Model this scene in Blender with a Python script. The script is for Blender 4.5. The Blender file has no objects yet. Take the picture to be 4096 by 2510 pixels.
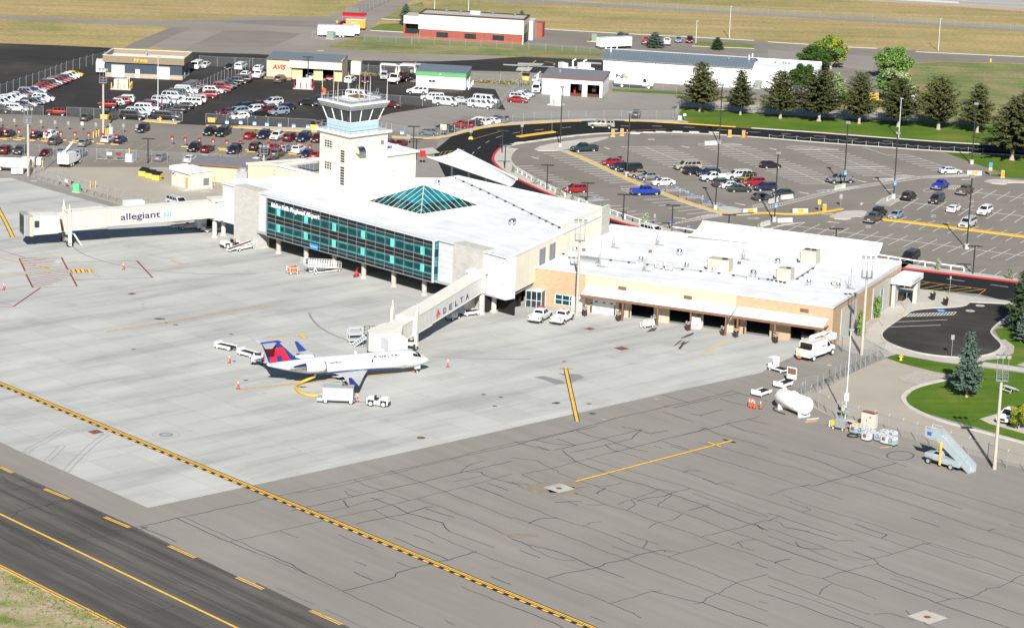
# Airport apron scene. Order: camera, sky, sun, exposure; materials; ground and roads; buildings; aircraft, cars, equipment; fences, lamps, signs, trees.
import bpy,bmesh,math,random
from math import sin,cos,tan,pi,radians,atan2,hypot,sqrt
from mathutils import Vector,Matrix
random.seed(7)
SC=bpy.context.scene
COL=SC.collection
F,TH,RO,CH=11000.0,.24119,.0364,103.41
cd=bpy.data.cameras.new('camera');cam=bpy.data.objects.new('camera',cd);COL.objects.link(cam)
cd.sensor_width=36;cd.lens=F/4096*36;cd.clip_start=5;cd.clip_end=20000
cam.location=(0,0,CH)
cam.rotation_euler=(Matrix.Rotation(pi/2-TH,3,'X')@Matrix.Rotation(RO,3,'Z')).to_euler()
SC.camera=cam
SUN_EL,SUN_AZ=radians(32),radians(-88)
w=bpy.data.worlds.new('World');SC.world=w;w.use_nodes=True
nt=w.node_tree;bg=nt.nodes['Background'];sky=nt.nodes.new('ShaderNodeTexSky')
sky.sky_type='NISHITA';sky.sun_disc=False;sky.sun_elevation=SUN_EL;sky.sun_rotation=pi/2-SUN_AZ
sky.altitude=1400;sky.dust_density=.6
nt.links.new(sky.outputs[0],bg.inputs[0]);bg.inputs[1].default_value=.05
sd=bpy.data.lights.new('sun','SUN');so=bpy.data.objects.new('sun',sd);COL.objects.link(so)
sd.energy=5.0;sd.angle=radians(.5);sd.color=(1,.965,.90)
so.rotation_euler=Vector((-cos(SUN_EL)*cos(SUN_AZ),-cos(SUN_EL)*sin(SUN_AZ),-sin(SUN_EL))).to_track_quat('-Z','Y').to_euler()
vs=SC.view_settings;vs.view_transform='Standard';vs.look='None';vs.exposure=.86;vs.gamma=1;vs.use_curve_mapping=False
def ray(u,v):
 x=u-2048;y=1255-v;c,s=cos(RO),sin(RO)
 x,y=c*x-s*y,s*x+c*y
 return(x,F*cos(TH)+y*sin(TH),-F*sin(TH)+y*cos(TH))
def G(p,z=0.0):
 d=ray(*p);t=(z-CH)/d[2]
 return Vector((d[0]*t,d[1]*t,z))
def proj(q):
 X,Y0,Z0=q[0],q[1],q[2]-CH
 Y=Y0*sin(TH)+Z0*cos(TH);Z=Y0*cos(TH)-Z0*sin(TH)
 x,y=F*X/Z,F*Y/Z;c,s=cos(RO),sin(RO)
 return(2048+c*x+s*y,1255-(-s*x+c*y))
def hgt(b,t,z0=0.0):
 g=G(b,z0);lo,hi=0.0,60.0
 for _ in range(40):
  m=(lo+hi)/2
  if proj((g.x,g.y,z0+m))[1]>t[1]:lo=m
  else:hi=m
 return lo
S=1024/2462
TY=(0,560,1180)
def T(c,r,x,y):return(c*1024+x*S,TY[r]+y*S)
ZO={1:(0,260),2:(580,220),3:(760,440),4:(1100,200),5:(1600,220),6:(2240,560),7:(2680,560),8:(3480,560)}
def Z(k,x,y):return(ZO[k][0]+x/3.995,ZO[k][1]+y/3.995)
def B(x,y,c=0):return(c*1024+x/2.127,1800+y/2.127)
def L2(*pts):return[G(p).xy for p in pts]
def heading(p,d,z=0.0):
 a=G((p[0]-d[0]*20,p[1]-d[1]*20),z);b=G((p[0]+d[0]*20,p[1]+d[1]*20),z)
 return atan2(b.y-a.y,b.x-a.x)
MATS={}
def nodes(name):
 m=bpy.data.materials.new(name);m.use_nodes=True;MATS[name]=m
 return m,m.node_tree,m.node_tree.nodes['Principled BSDF']
def ramp(nt,fac,stops):
 r=nt.nodes.new('ShaderNodeValToRGB');e=r.color_ramp.elements
 e[0].position,e[0].color=stops[0][0],(*stops[0][1],1);e[1].position,e[1].color=stops[-1][0],(*stops[-1][1],1)
 for p,c in stops[1:-1]:
  q=e.new(p);q.color=(*c,1)
 nt.links.new(fac,r.inputs[0]);return r.outputs[0]
def noise(nt,scale,detail=4,rough=.55,vec=None,dist=0):
 n=nt.nodes.new('ShaderNodeTexNoise');n.inputs['Scale'].default_value=scale;n.inputs['Detail'].default_value=detail
 n.inputs['Roughness'].default_value=rough;n.inputs['Distortion'].default_value=dist
 if vec:nt.links.new(vec,n.inputs['Vector'])
 return n.outputs[0]
def coords(nt,rot=0,scale=(1,1,1),loc=(0,0,0),kind='Object'):
 t=nt.nodes.new('ShaderNodeTexCoord');m=nt.nodes.new('ShaderNodeMapping')
 m.inputs['Rotation'].default_value=(0,0,rot);m.inputs['Location'].default_value=loc;nt.links.new(t.outputs[kind],m.inputs[0])
 if scale==(1,1,1):return m.outputs[0]
 k=nt.nodes.new('ShaderNodeMapping');k.inputs['Scale'].default_value=scale;nt.links.new(m.outputs[0],k.inputs[0]);return k.outputs[0]
def mix(nt,a,b,fac,mode='MIX'):
 m=nt.nodes.new('ShaderNodeMix');m.data_type='RGBA';m.blend_type=mode
 for s,v in((0,fac),(6,a),(7,b)):
  if hasattr(v,'links'):nt.links.new(v,m.inputs[s])
  else:m.inputs[s].default_value=v if s==0 else(*v,1)
 return m.outputs[2]
def math_(nt,op,a,b=0.0):
 m=nt.nodes.new('ShaderNodeMath');m.operation=op
 for i,v in enumerate((a,b)):
  if hasattr(v,'links'):nt.links.new(v,m.inputs[i])
  else:m.inputs[i].default_value=v
 return m.outputs[0]
def M(name,col=None,rough=.6,metal=0.0,var=.08,scale=2.0,coat=0.0):
 if name in MATS:return MATS[name]
 m,nt,b=nodes(name);v=coords(nt)
 n=noise(nt,scale,5,.6,v)
 c=ramp(nt,n,[(.3,tuple(x*(1-var)for x in col)),(.7,tuple(min(1,x*(1+var))for x in col))])
 nt.links.new(c,b.inputs['Base Color'])
 b.inputs['Roughness'].default_value=rough;b.inputs['Metallic'].default_value=metal;b.inputs['Coat Weight'].default_value=coat
 return m
M('white',(.664,.664,.656),.5,var=.03);M('offwhite',(.50,.475,.41),.55,var=.04);M('cream',(.624,.568,.44),.7,var=.03,scale=.5)
M('peach',(.45,.36,.27),.75,var=.04,scale=.6);M('beige',(.518,.407,.274),.8,var=.05);M('sand',(.20,.155,.10),.8,var=.05)
M('black',(.012,.012,.013),.45);M('rubber',(.018,.018,.018),.85);M('dark',(.004,.004,.004),.9);M('steel',(.42,.43,.44),.4,.6)
M('rim',(.62,.63,.65),.3,.7);M('galv',(.27,.285,.295),.5,.3,var=.15);M('galv_dark',(.20,.21,.22),.5,.3)
M('concrete_block',(.391,.383,.357),.85,var=.1,scale=1.2);M('concrete_pole',(.357,.332,.281),.8,var=.1)
M('kerb',(.45,.43,.39),.85,var=.12,scale=.8);M('sidewalk',(.40,.375,.33),.9,var=.12,scale=.25)
M('yellow',(.634,.37,.026),.6,var=.12);M('yellow_line',(.70,.40,.05),.7,var=.22,scale=1.5);M('orange_line',(.50,.30,.08),.8,var=.2)
M('white_line',(.53,.52,.49),.8,var=.2,scale=2.5);M('black_line',(.014,.014,.015),.8,var=.3);M('red_line',(.20,.025,.03),.8,var=.25)
M('red_kerb',(.50,.02,.025),.7,var=.15);M('blue_line',(.06,.20,.42),.8,var=.15);M('seal',(.042,.040,.037),.6,var=.3)
M('red',(.34,.010,.012),.45);M('orange',(.80,.12,.03),.5);M('blue',(.03,.09,.38),.45);M('navy',(.012,.018,.09),.4);M('sky_blue',(.20,.40,.58),.6,var=.03)
M('sign_blue',(.03,.22,.62),.5);M('green',(.06,.24,.06),.6);M('brown',(.17,.085,.05),.6,var=.1);M('darkbrown',(.04,.018,.013),.5)
M('wood',(.42,.27,.12),.8,var=.2,scale=5);M('rust',(.17,.06,.035),.8,var=.3,scale=6);M('tan_metal',(.4,.368,.296),.55,var=.05)
M('hose',(.55,.33,.03),.6,var=.2,scale=3);M('grey',(.30,.31,.32),.6);M('palegrey',(.476,.493,.51),.5,var=.04);M('paleblue',(.30,.345,.37),.45,var=.06)
M('bark',(.30,.26,.21),.9,var=.25,scale=6);M('lilac',(.44,.4,.544),.6);M('purple',(.06,.015,.16),.5);M('fed_orange',(.85,.17,.05),.5)
M('lampglass',(.32,.32,.31),.15);M('taillight',(.30,.01,.01),.25);M('headlight',(.70,.70,.68),.12,.3);M('polished',(.675,.684,.702),.14,1.0,var=.03)
M('tail_red',(.62,.015,.03),.3);M('tail_red_dark',(.36,.008,.03),.3);M('tail_blue',(.015,.03,.16),.3);M('air_white',(.52,.52,.515),.3,var=.015,coat=.4)
M('wing_grey',(.40,.415,.43),.35,var=.04);M('olive',(.12,.12,.03),.35);M('sign_grey',(.22,.23,.235),.6);M('sign_red',(.20,.011,.013),.5);M('faint_line',(.085,.078,.07),.9,var=.3);M('bin_yellow',(.60,.40,.07),.6);M('unit_grey',(.33,.35,.36),.5,var=.06);M('ticket_orange',(.60,.24,.015),.5);M('text_blue',(.13,.33,.66),.5);M('cab_blue',(.31,.43,.51),.6);M('gravel_roof',(.34,.32,.29),.95,var=.25,scale=9)
def glass(name,col,rough=.06,spec=.4):
 m,nt,b=nodes(name);v=coords(nt)
 nt.links.new(ramp(nt,noise(nt,.7,2,.5,v),[(.35,tuple(x*.75 for x in col)),(.65,tuple(x*1.25 for x in col))]),b.inputs['Base Color'])
 b.inputs['Roughness'].default_value=rough;b.inputs['Specular IOR Level'].default_value=spec
glass('car_glass',(.010,.013,.016));glass('cab_glass',(.028,.036,.036),.08,.5);glass('teal_glass',(.010,.105,.105),.05,.5)
glass('teal_pane',(.004,.040,.045),.07,.22);glass('dark_pane',(.010,.013,.016),.08,.25);glass('pale_teal',(.10,.46,.41),.4,.3);glass('mid_teal',(.02,.21,.19),.3,.3);glass('window_glass',(.02,.035,.04));glass('sky_teal',(.008,.15,.18),.05,.5)
def paint():
 m,nt,b=nodes('car_paint');o=nt.nodes.new('ShaderNodeObjectInfo')
 n=noise(nt,1.5,3,.5,coords(nt))
 nt.links.new(mix(nt,o.outputs['Color'],(.2,.18,.15),math_(nt,'MULTIPLY',n,.06)),b.inputs['Base Color'])
 b.inputs['Roughness'].default_value=.32;b.inputs['Specular IOR Level'].default_value=.35;b.inputs['Coat Weight'].default_value=.22;b.inputs['Coat Roughness'].default_value=.06
paint()
def mesh_fence():
 m,nt,b=nodes('chain_link');b.inputs['Base Color'].default_value=(.24,.25,.26,1);b.inputs['Metallic'].default_value=.2;b.inputs['Roughness'].default_value=.6
 tr=nt.nodes.new('ShaderNodeBsdfTransparent');mx=nt.nodes.new('ShaderNodeMixShader')
 n=noise(nt,3.0,3,.6,coords(nt));nt.links.new(ramp(nt,n,[(.3,(.09,)*3),(.7,(.17,)*3)]),mx.inputs[0])
 nt.links.new(tr.outputs[0],mx.inputs[1]);nt.links.new(b.outputs[0],mx.inputs[2])
 nt.links.new(mx.outputs[0],nt.nodes['Material Output'].inputs[0])
mesh_fence()
def ground_mat(name,stops,big=.03,fine=2.5,streak=None,rough=.95,fine_amt=.35,extra=None,bump=.0):
 m,nt,b=nodes(name);v=coords(nt)
 a=noise(nt,big,6,.6,v);c=ramp(nt,a,stops)
 f=noise(nt,fine,6,.75,v);g=ramp(nt,f,[(.25,(1-fine_amt,)*3),(.75,(1+fine_amt*.8,)*3)])
 c=mix(nt,c,g,1.0,'MULTIPLY')
 if streak:
  rot,sx,sy,amt,lo,hi=streak
  s=noise(nt,1.0,5,.6,coords(nt,rot,(sx,sy,1)))
  c=mix(nt,c,ramp(nt,s,[(lo,(1-amt,)*3),(hi,(1+amt*.5,)*3)]),1.0,'MULTIPLY')
 if extra:c=extra(nt,c)
 nt.links.new(c,b.inputs['Base Color']);b.inputs['Roughness'].default_value=rough;b.inputs['Specular IOR Level'].default_value=.2
 return m
ground_mat('dry_grass',[(.30,(.205,.205,.07)),(.45,(.31,.25,.105)),(.60,(.36,.27,.125)),(.75,(.235,.225,.085))],.03,.9,(radians(-3),.02,.16,.20,.35,.7),fine_amt=.45)
ground_mat('lawn',[(.32,(.055,.118,.006)),(.5,(.08,.142,.010)),(.68,(.15,.165,.026))],.09,3.0,(radians(-10),.05,.9,.16,.35,.7),fine_amt=.3)
ground_mat('lawn_far',[(.3,(.10,.145,.03)),(.6,(.14,.165,.045)),(.8,(.20,.18,.075))],.12,2.0,fine_amt=.35)
ground_mat('rough_grass',[(.3,(.10,.15,.04)),(.46,(.17,.19,.07)),(.62,(.26,.22,.11)),(.8,(.13,.17,.05))],.07,1.1,(radians(-5),.05,.25,.25,.35,.7),fine_amt=.45)
ground_mat('verge',[(.36,(.13,.17,.045)),(.46,(.26,.24,.12)),(.58,(.36,.29,.20)),(.8,(.30,.25,.16))],.22,2.2,fine_amt=.5)
ground_mat('asphalt_old',[(.3,(.212,.196,.174)),(.7,(.25,.233,.208))],.04,12,(radians(47.5),.02,.5,.10,.3,.7),fine_amt=.22)
ground_mat('asphalt_lot',[(.3,(.165,.147,.128)),(.7,(.215,.195,.172))],.05,9,(radians(-20),.03,.5,.09,.3,.7),fine_amt=.16)
ground_mat('asphalt_far',[(.3,(.20,.18,.155)),(.7,(.26,.235,.205))],.03,5,(radians(-5),.02,.4,.12,.3,.7),fine_amt=.15)
ground_mat('asphalt_dark',[(.3,(.024,.022,.021)),(.55,(.035,.032,.030)),(.8,(.075,.069,.062))],.035,5,(radians(20),.03,.4,.25,.3,.7),fine_amt=.3)
ground_mat('asphalt_new',[(.3,(.0085,.0085,.009)),(.8,(.015,.015,.0155))],.05,6,fine_amt=.2)
ground_mat('asphalt_taxi',[(.3,(.075,.069,.063)),(.7,(.115,.107,.097))],.06,8,(radians(47.8),.012,.55,.42,.34,.66),fine_amt=.3)
ground_mat('asphalt_warm',[(.3,(.30,.268,.223)),(.7,(.36,.33,.28))],.06,8,fine_amt=.18)
ground_mat('gravel',[(.3,(.30,.27,.23)),(.7,(.42,.39,.35))],1.5,7,fine_amt=.5)
ground_mat('far_runway',[(.3,(.30,.28,.26)),(.7,(.36,.34,.31))],.02,3,fine_amt=.1)
ground_mat('dirt',[(.3,(.34,.26,.19)),(.7,(.42,.33,.25))],.05,3,fine_amt=.25)
def slab_concrete():
 def ex(nt,c):
  v=coords(nt,radians(-43))
  br=nt.nodes.new('ShaderNodeTexBrick');br.offset=0;br.inputs['Scale'].default_value=1
  for k,x in(('Mortar Size',.055),('Brick Width',6.1),('Row Height',6.1),('Bias',0),('Mortar Smooth',.1)):br.inputs[k].default_value=x
  br.inputs['Color1'].default_value=(1.05,1.05,1.05,1);br.inputs['Color2'].default_value=(.955,.955,.955,1);br.inputs['Mortar'].default_value=(.80,.80,.79,1)
  nt.links.new(v,br.inputs['Vector']);c=mix(nt,c,br.outputs[0],1.0,'MULTIPLY')
  s=noise(nt,1,6,.62,coords(nt,radians(-43),(.03,.20,1)))
  c=mix(nt,c,ramp(nt,s,[(.34,(.77,.775,.78)),(.48,(.96,.96,.96)),(.66,(1.08,1.08,1.07))]),1.0,'MULTIPLY')
  s2=noise(nt,.11,5,.7,coords(nt,0,(1,1,1),(31,7,0)))
  return mix(nt,c,ramp(nt,s2,[(.56,(1,1,1)),(.70,(.86,.86,.85)),(.82,(.76,.76,.76))]),1.0,'MULTIPLY')
 ground_mat('concrete',[(.3,(.365,.366,.348)),(.7,(.415,.416,.396))],.06,6,None,.85,.06,ex)
slab_concrete()
def roof_mat():
 m,nt,b=nodes('roof_white');v=coords(nt)
 c=ramp(nt,noise(nt,.22,5,.6,v),[(.35,(.57,.575,.585)),(.6,(.66,.66,.655))])
 s=noise(nt,1,4,.6,coords(nt,radians(0),(.06,.8,1)));c=mix(nt,c,ramp(nt,s,[(.33,(.91,.91,.91)),(.5,(1,1,1))]),1.0,'MULTIPLY');sx=nt.nodes.new('ShaderNodeSeparateXYZ');nt.links.new(v,sx.inputs[0]);se=math_(nt,'LESS_THAN',math_(nt,'FRACT',math_(nt,'DIVIDE',sx.outputs[1],2.9)),.05);c=mix(nt,c,(.5,.51,.52),math_(nt,'MULTIPLY',se,.35));s2=noise(nt,.35,5,.7,coords(nt,0,(1,1,1),(9,3,0)));c=mix(nt,c,ramp(nt,s2,[(.62,(1,1,1)),(.78,(.80,.78,.74))]),1.0,'MULTIPLY')
 nt.links.new(c,b.inputs['Base Color']);b.inputs['Roughness'].default_value=.7
roof_mat()
def striped(name,c1,c2,period,axis=0,rough=.5,metal=0.0,duty=.15,line=None):
 m,nt,b=nodes(name);v=coords(nt);sx=nt.nodes.new('ShaderNodeSeparateXYZ');nt.links.new(v,sx.inputs[0])
 f=math_(nt,'FRACT',math_(nt,'DIVIDE',sx.outputs[axis],period));s=math_(nt,'LESS_THAN',f,duty)
 n=ramp(nt,noise(nt,.8,4,.6,v),[(.3,tuple(x*.93 for x in c1)),(.7,tuple(x*1.05 for x in c1))])
 nt.links.new(mix(nt,n,c2,s),b.inputs['Base Color']);b.inputs['Roughness'].default_value=rough;b.inputs['Metallic'].default_value=metal
striped('seam_roof',(.135,.165,.19),(.07,.09,.105),.8,0,.45,.1,.09);striped('seam_roof_dark',(.17,.16,.17),(.09,.085,.09),.5,0,.5,0,.15)
striped('siding_navy',(.032,.052,.075),(.016,.026,.04),.5,0,.5,0,.2);striped('siding_green',(.07,.33,.10),(.045,.22,.07),.4,0,.5,0,.15)
striped('siding_beige',(.517,.403,.274),(.426,.334,.228),.45,0,.6,0,.12);striped('siding_yellow',(.547,.426,.228),(.456,.357,.19),.3,0,.6,0,.12)
striped('panel_white',(.527,.544,.561),(.374,.391,.408),.92,2,.5,.1,.05);striped('tunnel',(.44,.425,.375),(.31,.30,.26),.55,0,.5,0,.22);striped('tunnel_roof',(.607,.582,.525),(.558,.533,.484),.55,0,.5,0,.1)
striped('tunnel_grey',(.54,.535,.51),(.36,.355,.34),.5,0,.5,0,.3)
striped('louvre',(.30,.31,.32),(.08,.08,.09),.2,2,.5,.2,.5);striped('louvre_brown',(.20,.10,.07),(.07,.035,.025),.22,2,.5,0,.5)
striped('cream_panel',(.64,.595,.49),(.50,.46,.38),3.2,0,.7,0,.012);striped('gdoor',(.655,.655,.655),(.521,.521,.521),.55,2,.4,0,.06)
def brick(name,c1,c2,mo,bw,rh,ms=.02):
 m,nt,b=nodes(name);t=nt.nodes.new('ShaderNodeTexCoord');sp=nt.nodes.new('ShaderNodeSeparateXYZ');cb=nt.nodes.new('ShaderNodeCombineXYZ')
 nt.links.new(t.outputs['Object'],sp.inputs[0]);nt.links.new(math_(nt,'ADD',sp.outputs[0],sp.outputs[1]),cb.inputs[0]);nt.links.new(sp.outputs[2],cb.inputs[1])
 br=nt.nodes.new('ShaderNodeTexBrick');br.inputs['Scale'].default_value=1
 for k,x in(('Mortar Size',ms),('Brick Width',bw),('Row Height',rh)):br.inputs[k].default_value=x
 for k,c in(('Color1',c1),('Color2',c2),('Mortar',mo)):br.inputs[k].default_value=(*c,1)
 nt.links.new(cb.outputs[0],br.inputs['Vector']);n=noise(nt,.9,5,.65,t.outputs['Object'])
 nt.links.new(mix(nt,br.outputs[0],ramp(nt,n,[(.3,(.94,)*3),(.7,(1.05,)*3)]),1.0,'MULTIPLY'),b.inputs['Base Color']);b.inputs['Roughness'].default_value=.85
brick('brick_tan',(.385,.265,.16),(.335,.225,.132),(.40,.31,.22),.6,.2,.02);brick('brick_red',(.264,.06,.04),(.216,.048,.032),(.288,.096,.072),.5,.16,.015)
brick('stone',(.43,.415,.385),(.37,.36,.335),(.33,.32,.30),.8,.4,.02);brick('fieldstone',(.352,.264,.184),(.24,.176,.128),(.4,.336,.272),.5,.25,.05);brick('block_tan',(.45,.36,.24),(.413,.323,.217),(.375,.3,.21),.8,.4,.02)
def leaf(name,lo,hi,tr=.0):
 m,nt,b=nodes(name);o=nt.nodes.new('ShaderNodeObjectInfo');v=coords(nt)
 n=noise(nt,1.1,4,.65,v);k=math_(nt,'ADD',math_(nt,'MULTIPLY',n,.85),math_(nt,'MULTIPLY',o.outputs['Random'],.18))
 nt.links.new(ramp(nt,k,[(.30,lo),(.68,hi)]),b.inputs['Base Color']);b.inputs['Roughness'].default_value=.7;b.inputs['Specular IOR Level'].default_value=.2
leaf('spruce',(.028,.036,.012),(.105,.115,.040));leaf('blue_spruce',(.045,.075,.055),(.13,.18,.145));leaf('dark_spruce',(.020,.040,.016),(.060,.085,.038))
leaf('leaf_yellow',(.10,.17,.015),(.46,.38,.03));leaf('leaf_green',(.045,.095,.02),(.15,.25,.06));leaf('leaf_pale',(.12,.17,.06),(.36,.42,.22));leaf('leaf_dark',(.018,.045,.008),(.06,.11,.02))
leaf('leaf_purple',(.02,.015,.012),(.06,.04,.03));leaf('leaf_lime',(.16,.26,.015),(.30,.40,.04));leaf('weeds',(.13,.135,.045),(.30,.22,.10));leaf('shrub_grey',(.12,.16,.10),(.30,.34,.24))
class MB:
 def __init__(s):s.v=[];s.f=[];s.mi=[];s.ms=[];s.sm=[]
 def k(s,m):
  if m not in s.ms:s.ms.append(m)
  return s.ms.index(m)
 def face(s,pts,m,smooth=False):
  i=len(s.v);s.v+=[tuple(p)for p in pts];s.f.append(tuple(range(i,i+len(pts))));s.mi.append(s.k(m));s.sm.append(smooth)
 def grid(s,rows,m,smooth=True,closed=False):
  i=len(s.v);n=len(rows[0]);k=s.k(m)
  for r in rows:s.v+=[tuple(p)for p in r]
  for a in range(len(rows)-1):
   for b in range(n if closed else n-1):
    c=(b+1)%n;s.f.append((i+a*n+b,i+a*n+c,i+(a+1)*n+c,i+(a+1)*n+b));s.mi.append(k);s.sm.append(smooth)
  return s
 def box(s,x0,x1,y0,y1,z0,z1,m,top=None,skip=''):
  p=[(x0,y0,z0),(x1,y0,z0),(x1,y1,z0),(x0,y1,z0),(x0,y0,z1),(x1,y0,z1),(x1,y1,z1),(x0,y1,z1)]
  for n,q in(('b',(0,3,2,1)),('t',(4,5,6,7)),('f',(0,1,5,4)),('r',(1,2,6,5)),('k',(2,3,7,6)),('l',(3,0,4,7))):
   if n not in skip:s.face([p[i]for i in q],top if(n=='t' and top)else m)
  return s
 def hull(s,bot,top,m,mt=None):
  n=len(bot)
  for i in range(n):s.face([bot[i],bot[(i+1)%n],top[(i+1)%n],top[i]],m)
  s.face(top,mt or m);s.face(bot[::-1],m);return s
 def prism(s,pts,z0,z1,m,mt=None):
  a=sum(pts[i][0]*pts[(i+1)%len(pts)][1]-pts[(i+1)%len(pts)][0]*pts[i][1]for i in range(len(pts)))
  if a<0:pts=pts[::-1]
  return s.hull([(p[0],p[1],z0)for p in pts],[(p[0],p[1],z1)for p in pts],m,mt)
 def tube(s,pts,r,m,n=6,cap=True):
  pts=[Vector(p)for p in pts];rows=[]
  rr=r if isinstance(r,(list,tuple))else[r]*len(pts)
  for i,p in enumerate(pts):
   d=(pts[min(i+1,len(pts)-1)]-pts[max(i-1,0)]).normalized()
   a=d.cross(Vector((0,0,1))if abs(d.z)<.9 else Vector((1,0,0))).normalized();b=a.cross(d)
   rows.append([p+(a*cos(2*pi*j/n)+b*sin(2*pi*j/n))*rr[i]for j in range(n)])
  s.grid(rows,m,n>5,True)
  if cap:s.face(rows[0][::-1],m);s.face(rows[-1],m)
  return s
 def cyl(s,x,y,z0,z1,r,m,n=12,r2=None):return s.tube([(x,y,z0),(x,y,z1)],[r,r if r2 is None else r2],m,n)
 def wheel(s,x,y,z,r,w,m='rubber',rim='rim',n=14,ax=1):
  def c(rad,off):return[(x+rad*cos(2*pi*i/n),y+off,z+rad*sin(2*pi*i/n))if ax==1 else(x+off,y+rad*cos(2*pi*i/n),z+rad*sin(2*pi*i/n))for i in range(n)]
  s.grid([c(r*.62,-w/2),c(r*.94,-w/2),c(r,-w*.3),c(r,w*.3),c(r*.94,w/2),c(r*.62,w/2)],m,True,True)
  for sg in(-1,1):
   a,b=c(r*.62,sg*w/2),c(r*.52,sg*w*.42)
   s.grid([a,b],rim,False,True);s.face(b,rim)
  return s
 def rib(s,pts,wd,z0,z1,m,closed=False):
  n=len(pts);Lp,Rp=[],[]
  for i,p in enumerate(pts):
   a=Vector(pts[i-1]if(i>0 or closed)else pts[i]);b=Vector(pts[(i+1)%n]if(i<n-1 or closed)else pts[i])
   p=Vector(p[:2]);d1=(p-a.xy);d2=(b.xy-p);d1=d1.normalized()if d1.length>1e-6 else d2.normalized();d2=d2.normalized()if d2.length>1e-6 else d1
   t=(d1+d2);t=t.normalized()if t.length>1e-6 else d1;q=Vector((-t.y,t.x));h=wd/2/max(.5,q.dot(Vector((-d1.y,d1.x))))
   Lp.append(p+q*h);Rp.append(p-q*h)
  for i in range(n if closed else n-1):
   j=(i+1)%n;A,Bq,C,D=Lp[i],Rp[i],Rp[j],Lp[j]
   s.face([(*A,z1),(*Bq,z1),(*C,z1),(*D,z1)],m)
   if z1-z0>.02:
    s.face([(*Bq,z0),(*C,z0),(*C,z1),(*Bq,z1)],m);s.face([(*D,z0),(*A,z0),(*A,z1),(*D,z1)],m)
  if not closed and z1-z0>.02:
   for A,Bq in((Lp[0],Rp[0]),(Rp[-1],Lp[-1])):s.face([(*A,z0),(*Bq,z0),(*Bq,z1),(*A,z1)],m)
  return s
 def mesh(s,name):
  me=bpy.data.meshes.new(name);me.from_pydata(s.v,[],s.f)
  for m in s.ms:me.materials.append(MATS[m])
  me.polygons.foreach_set('material_index',s.mi);me.polygons.foreach_set('use_smooth',s.sm);me.update();return me
 def build(s,name,parent=None,loc=None,**kw):
  o=bpy.data.objects.new(name,s.mesh(name));COL.objects.link(o)
  if parent:o.parent=parent
  if loc is not None:o.location=loc
  if kw:tag(o,**kw)
  return o
def weld(o,d=.001):
 bm=bmesh.new();bm.from_mesh(o.data);bmesh.ops.remove_doubles(bm,verts=bm.verts,dist=d);bmesh.ops.recalc_face_normals(bm,faces=bm.faces);bm.to_mesh(o.data);bm.free();return o
def tag(o,label=None,cat=None,group=None,kind=None):
 if label:o['label']=label
 if cat:o['category']=cat
 if group:o['group']=group
 if kind:o['kind']=kind
 return o
def thing(name,p,rz=0,label=None,cat=None,group=None,z=0.0):
 o=bpy.data.objects.new(name,None);COL.objects.link(o);o.empty_display_size=.5
 o.location=(p[0],p[1],z);o.rotation_euler=(0,0,rz);return tag(o,label,cat,group)
def dup(o,loc=None,rz=None,label=None,parent=None):
 c=o.copy();COL.objects.link(c)
 if parent:c.parent=parent
 if loc is not None:c.location=loc
 if rz is not None:c.rotation_euler=(0,0,rz)
 if label:c['label']=label
 for ch in KIDS(o):dup(ch,parent=c)
 return c
def KIDS(o):return[c for c in COL.objects if c.parent==o]if o.type=='EMPTY' or o.children else[]
KIDS=lambda o:list(o.children)
class Fr:
 """local frame of a thing: x along its front (left to right), y into it; reads photo pixels on its planes"""
 def __init__(s,p,a):s.o=Vector((p[0],p[1]));s.a=a;s.x=Vector((cos(a),sin(a)));s.y=Vector((-sin(a),cos(a)))
 def loc(s,q):d=Vector((q[0],q[1]))-s.o;return Vector((d.dot(s.x),d.dot(s.y)))
 def g(s,p,z=0.0):return s.loc(G(p,z))
 def f(s,p,y=0.0):
  d=Vector(ray(*p));o=Vector((0,0))-s.o;dy=d.xy.dot(s.y);t=(y-o.dot(s.y))/dy
  return Vector((o.dot(s.x)+t*d.xy.dot(s.x),CH+t*d.z))
 def side(s,p,x=0.0):
  d=Vector(ray(*p));o=Vector((0,0))-s.o;dx=d.xy.dot(s.x);t=(x-o.dot(s.x))/dx
  return Vector((o.dot(s.y)+t*d.xy.dot(s.y),CH+t*d.z))
def text_mesh(txt,size,mat,bold=0.0,shear=0.0,ext=.01,align='LEFT',space=1.0):
 c=bpy.data.curves.new('lettering','FONT');c.body=txt;c.size=size;c.extrude=ext;c.offset=bold;c.shear=shear;c.align_x=align;c.space_character=space
 o=bpy.data.objects.new('lettering',c);COL.objects.link(o);bpy.context.view_layer.update()
 me=bpy.data.meshes.new_from_object(o.evaluated_get(bpy.context.evaluated_depsgraph_get()));bpy.data.objects.remove(o);bpy.data.curves.remove(c)
 me.materials.clear();me.materials.append(MATS[mat]);return me
def text(parent,txt,size,mat,loc,width=None,rz=0,face='front',bold=0.0,shear=0.0,ext=.02,align='LEFT',space=1.0,name='lettering'):
 me=text_mesh(txt,size,mat,bold,shear,ext,align,space)
 if width:
  xs=[v.co.x for v in me.vertices];k=width/max(1e-6,max(xs)-min(xs));me.transform(Matrix.Scale(k,4,(1,0,0)))
 o=bpy.data.objects.new(name,me);COL.objects.link(o);o.parent=parent;o.location=loc
 o.rotation_euler=(pi/2 if face=='front' else 0,0,rz);return o
def sheet(name,pts,mat,z):
 mb=MB();mb.face([(p[0],p[1],z)for p in pts],mat);o=mb.build(name,kind='structure')
 bm=bmesh.new();bm.from_mesh(o.data);bmesh.ops.triangulate(bm,faces=bm.faces,ngon_method='EAR_CLIP')
 for f in bm.faces:
  if f.normal.z<0:f.normal_flip()
 bm.to_mesh(o.data);bm.free();return o
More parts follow.
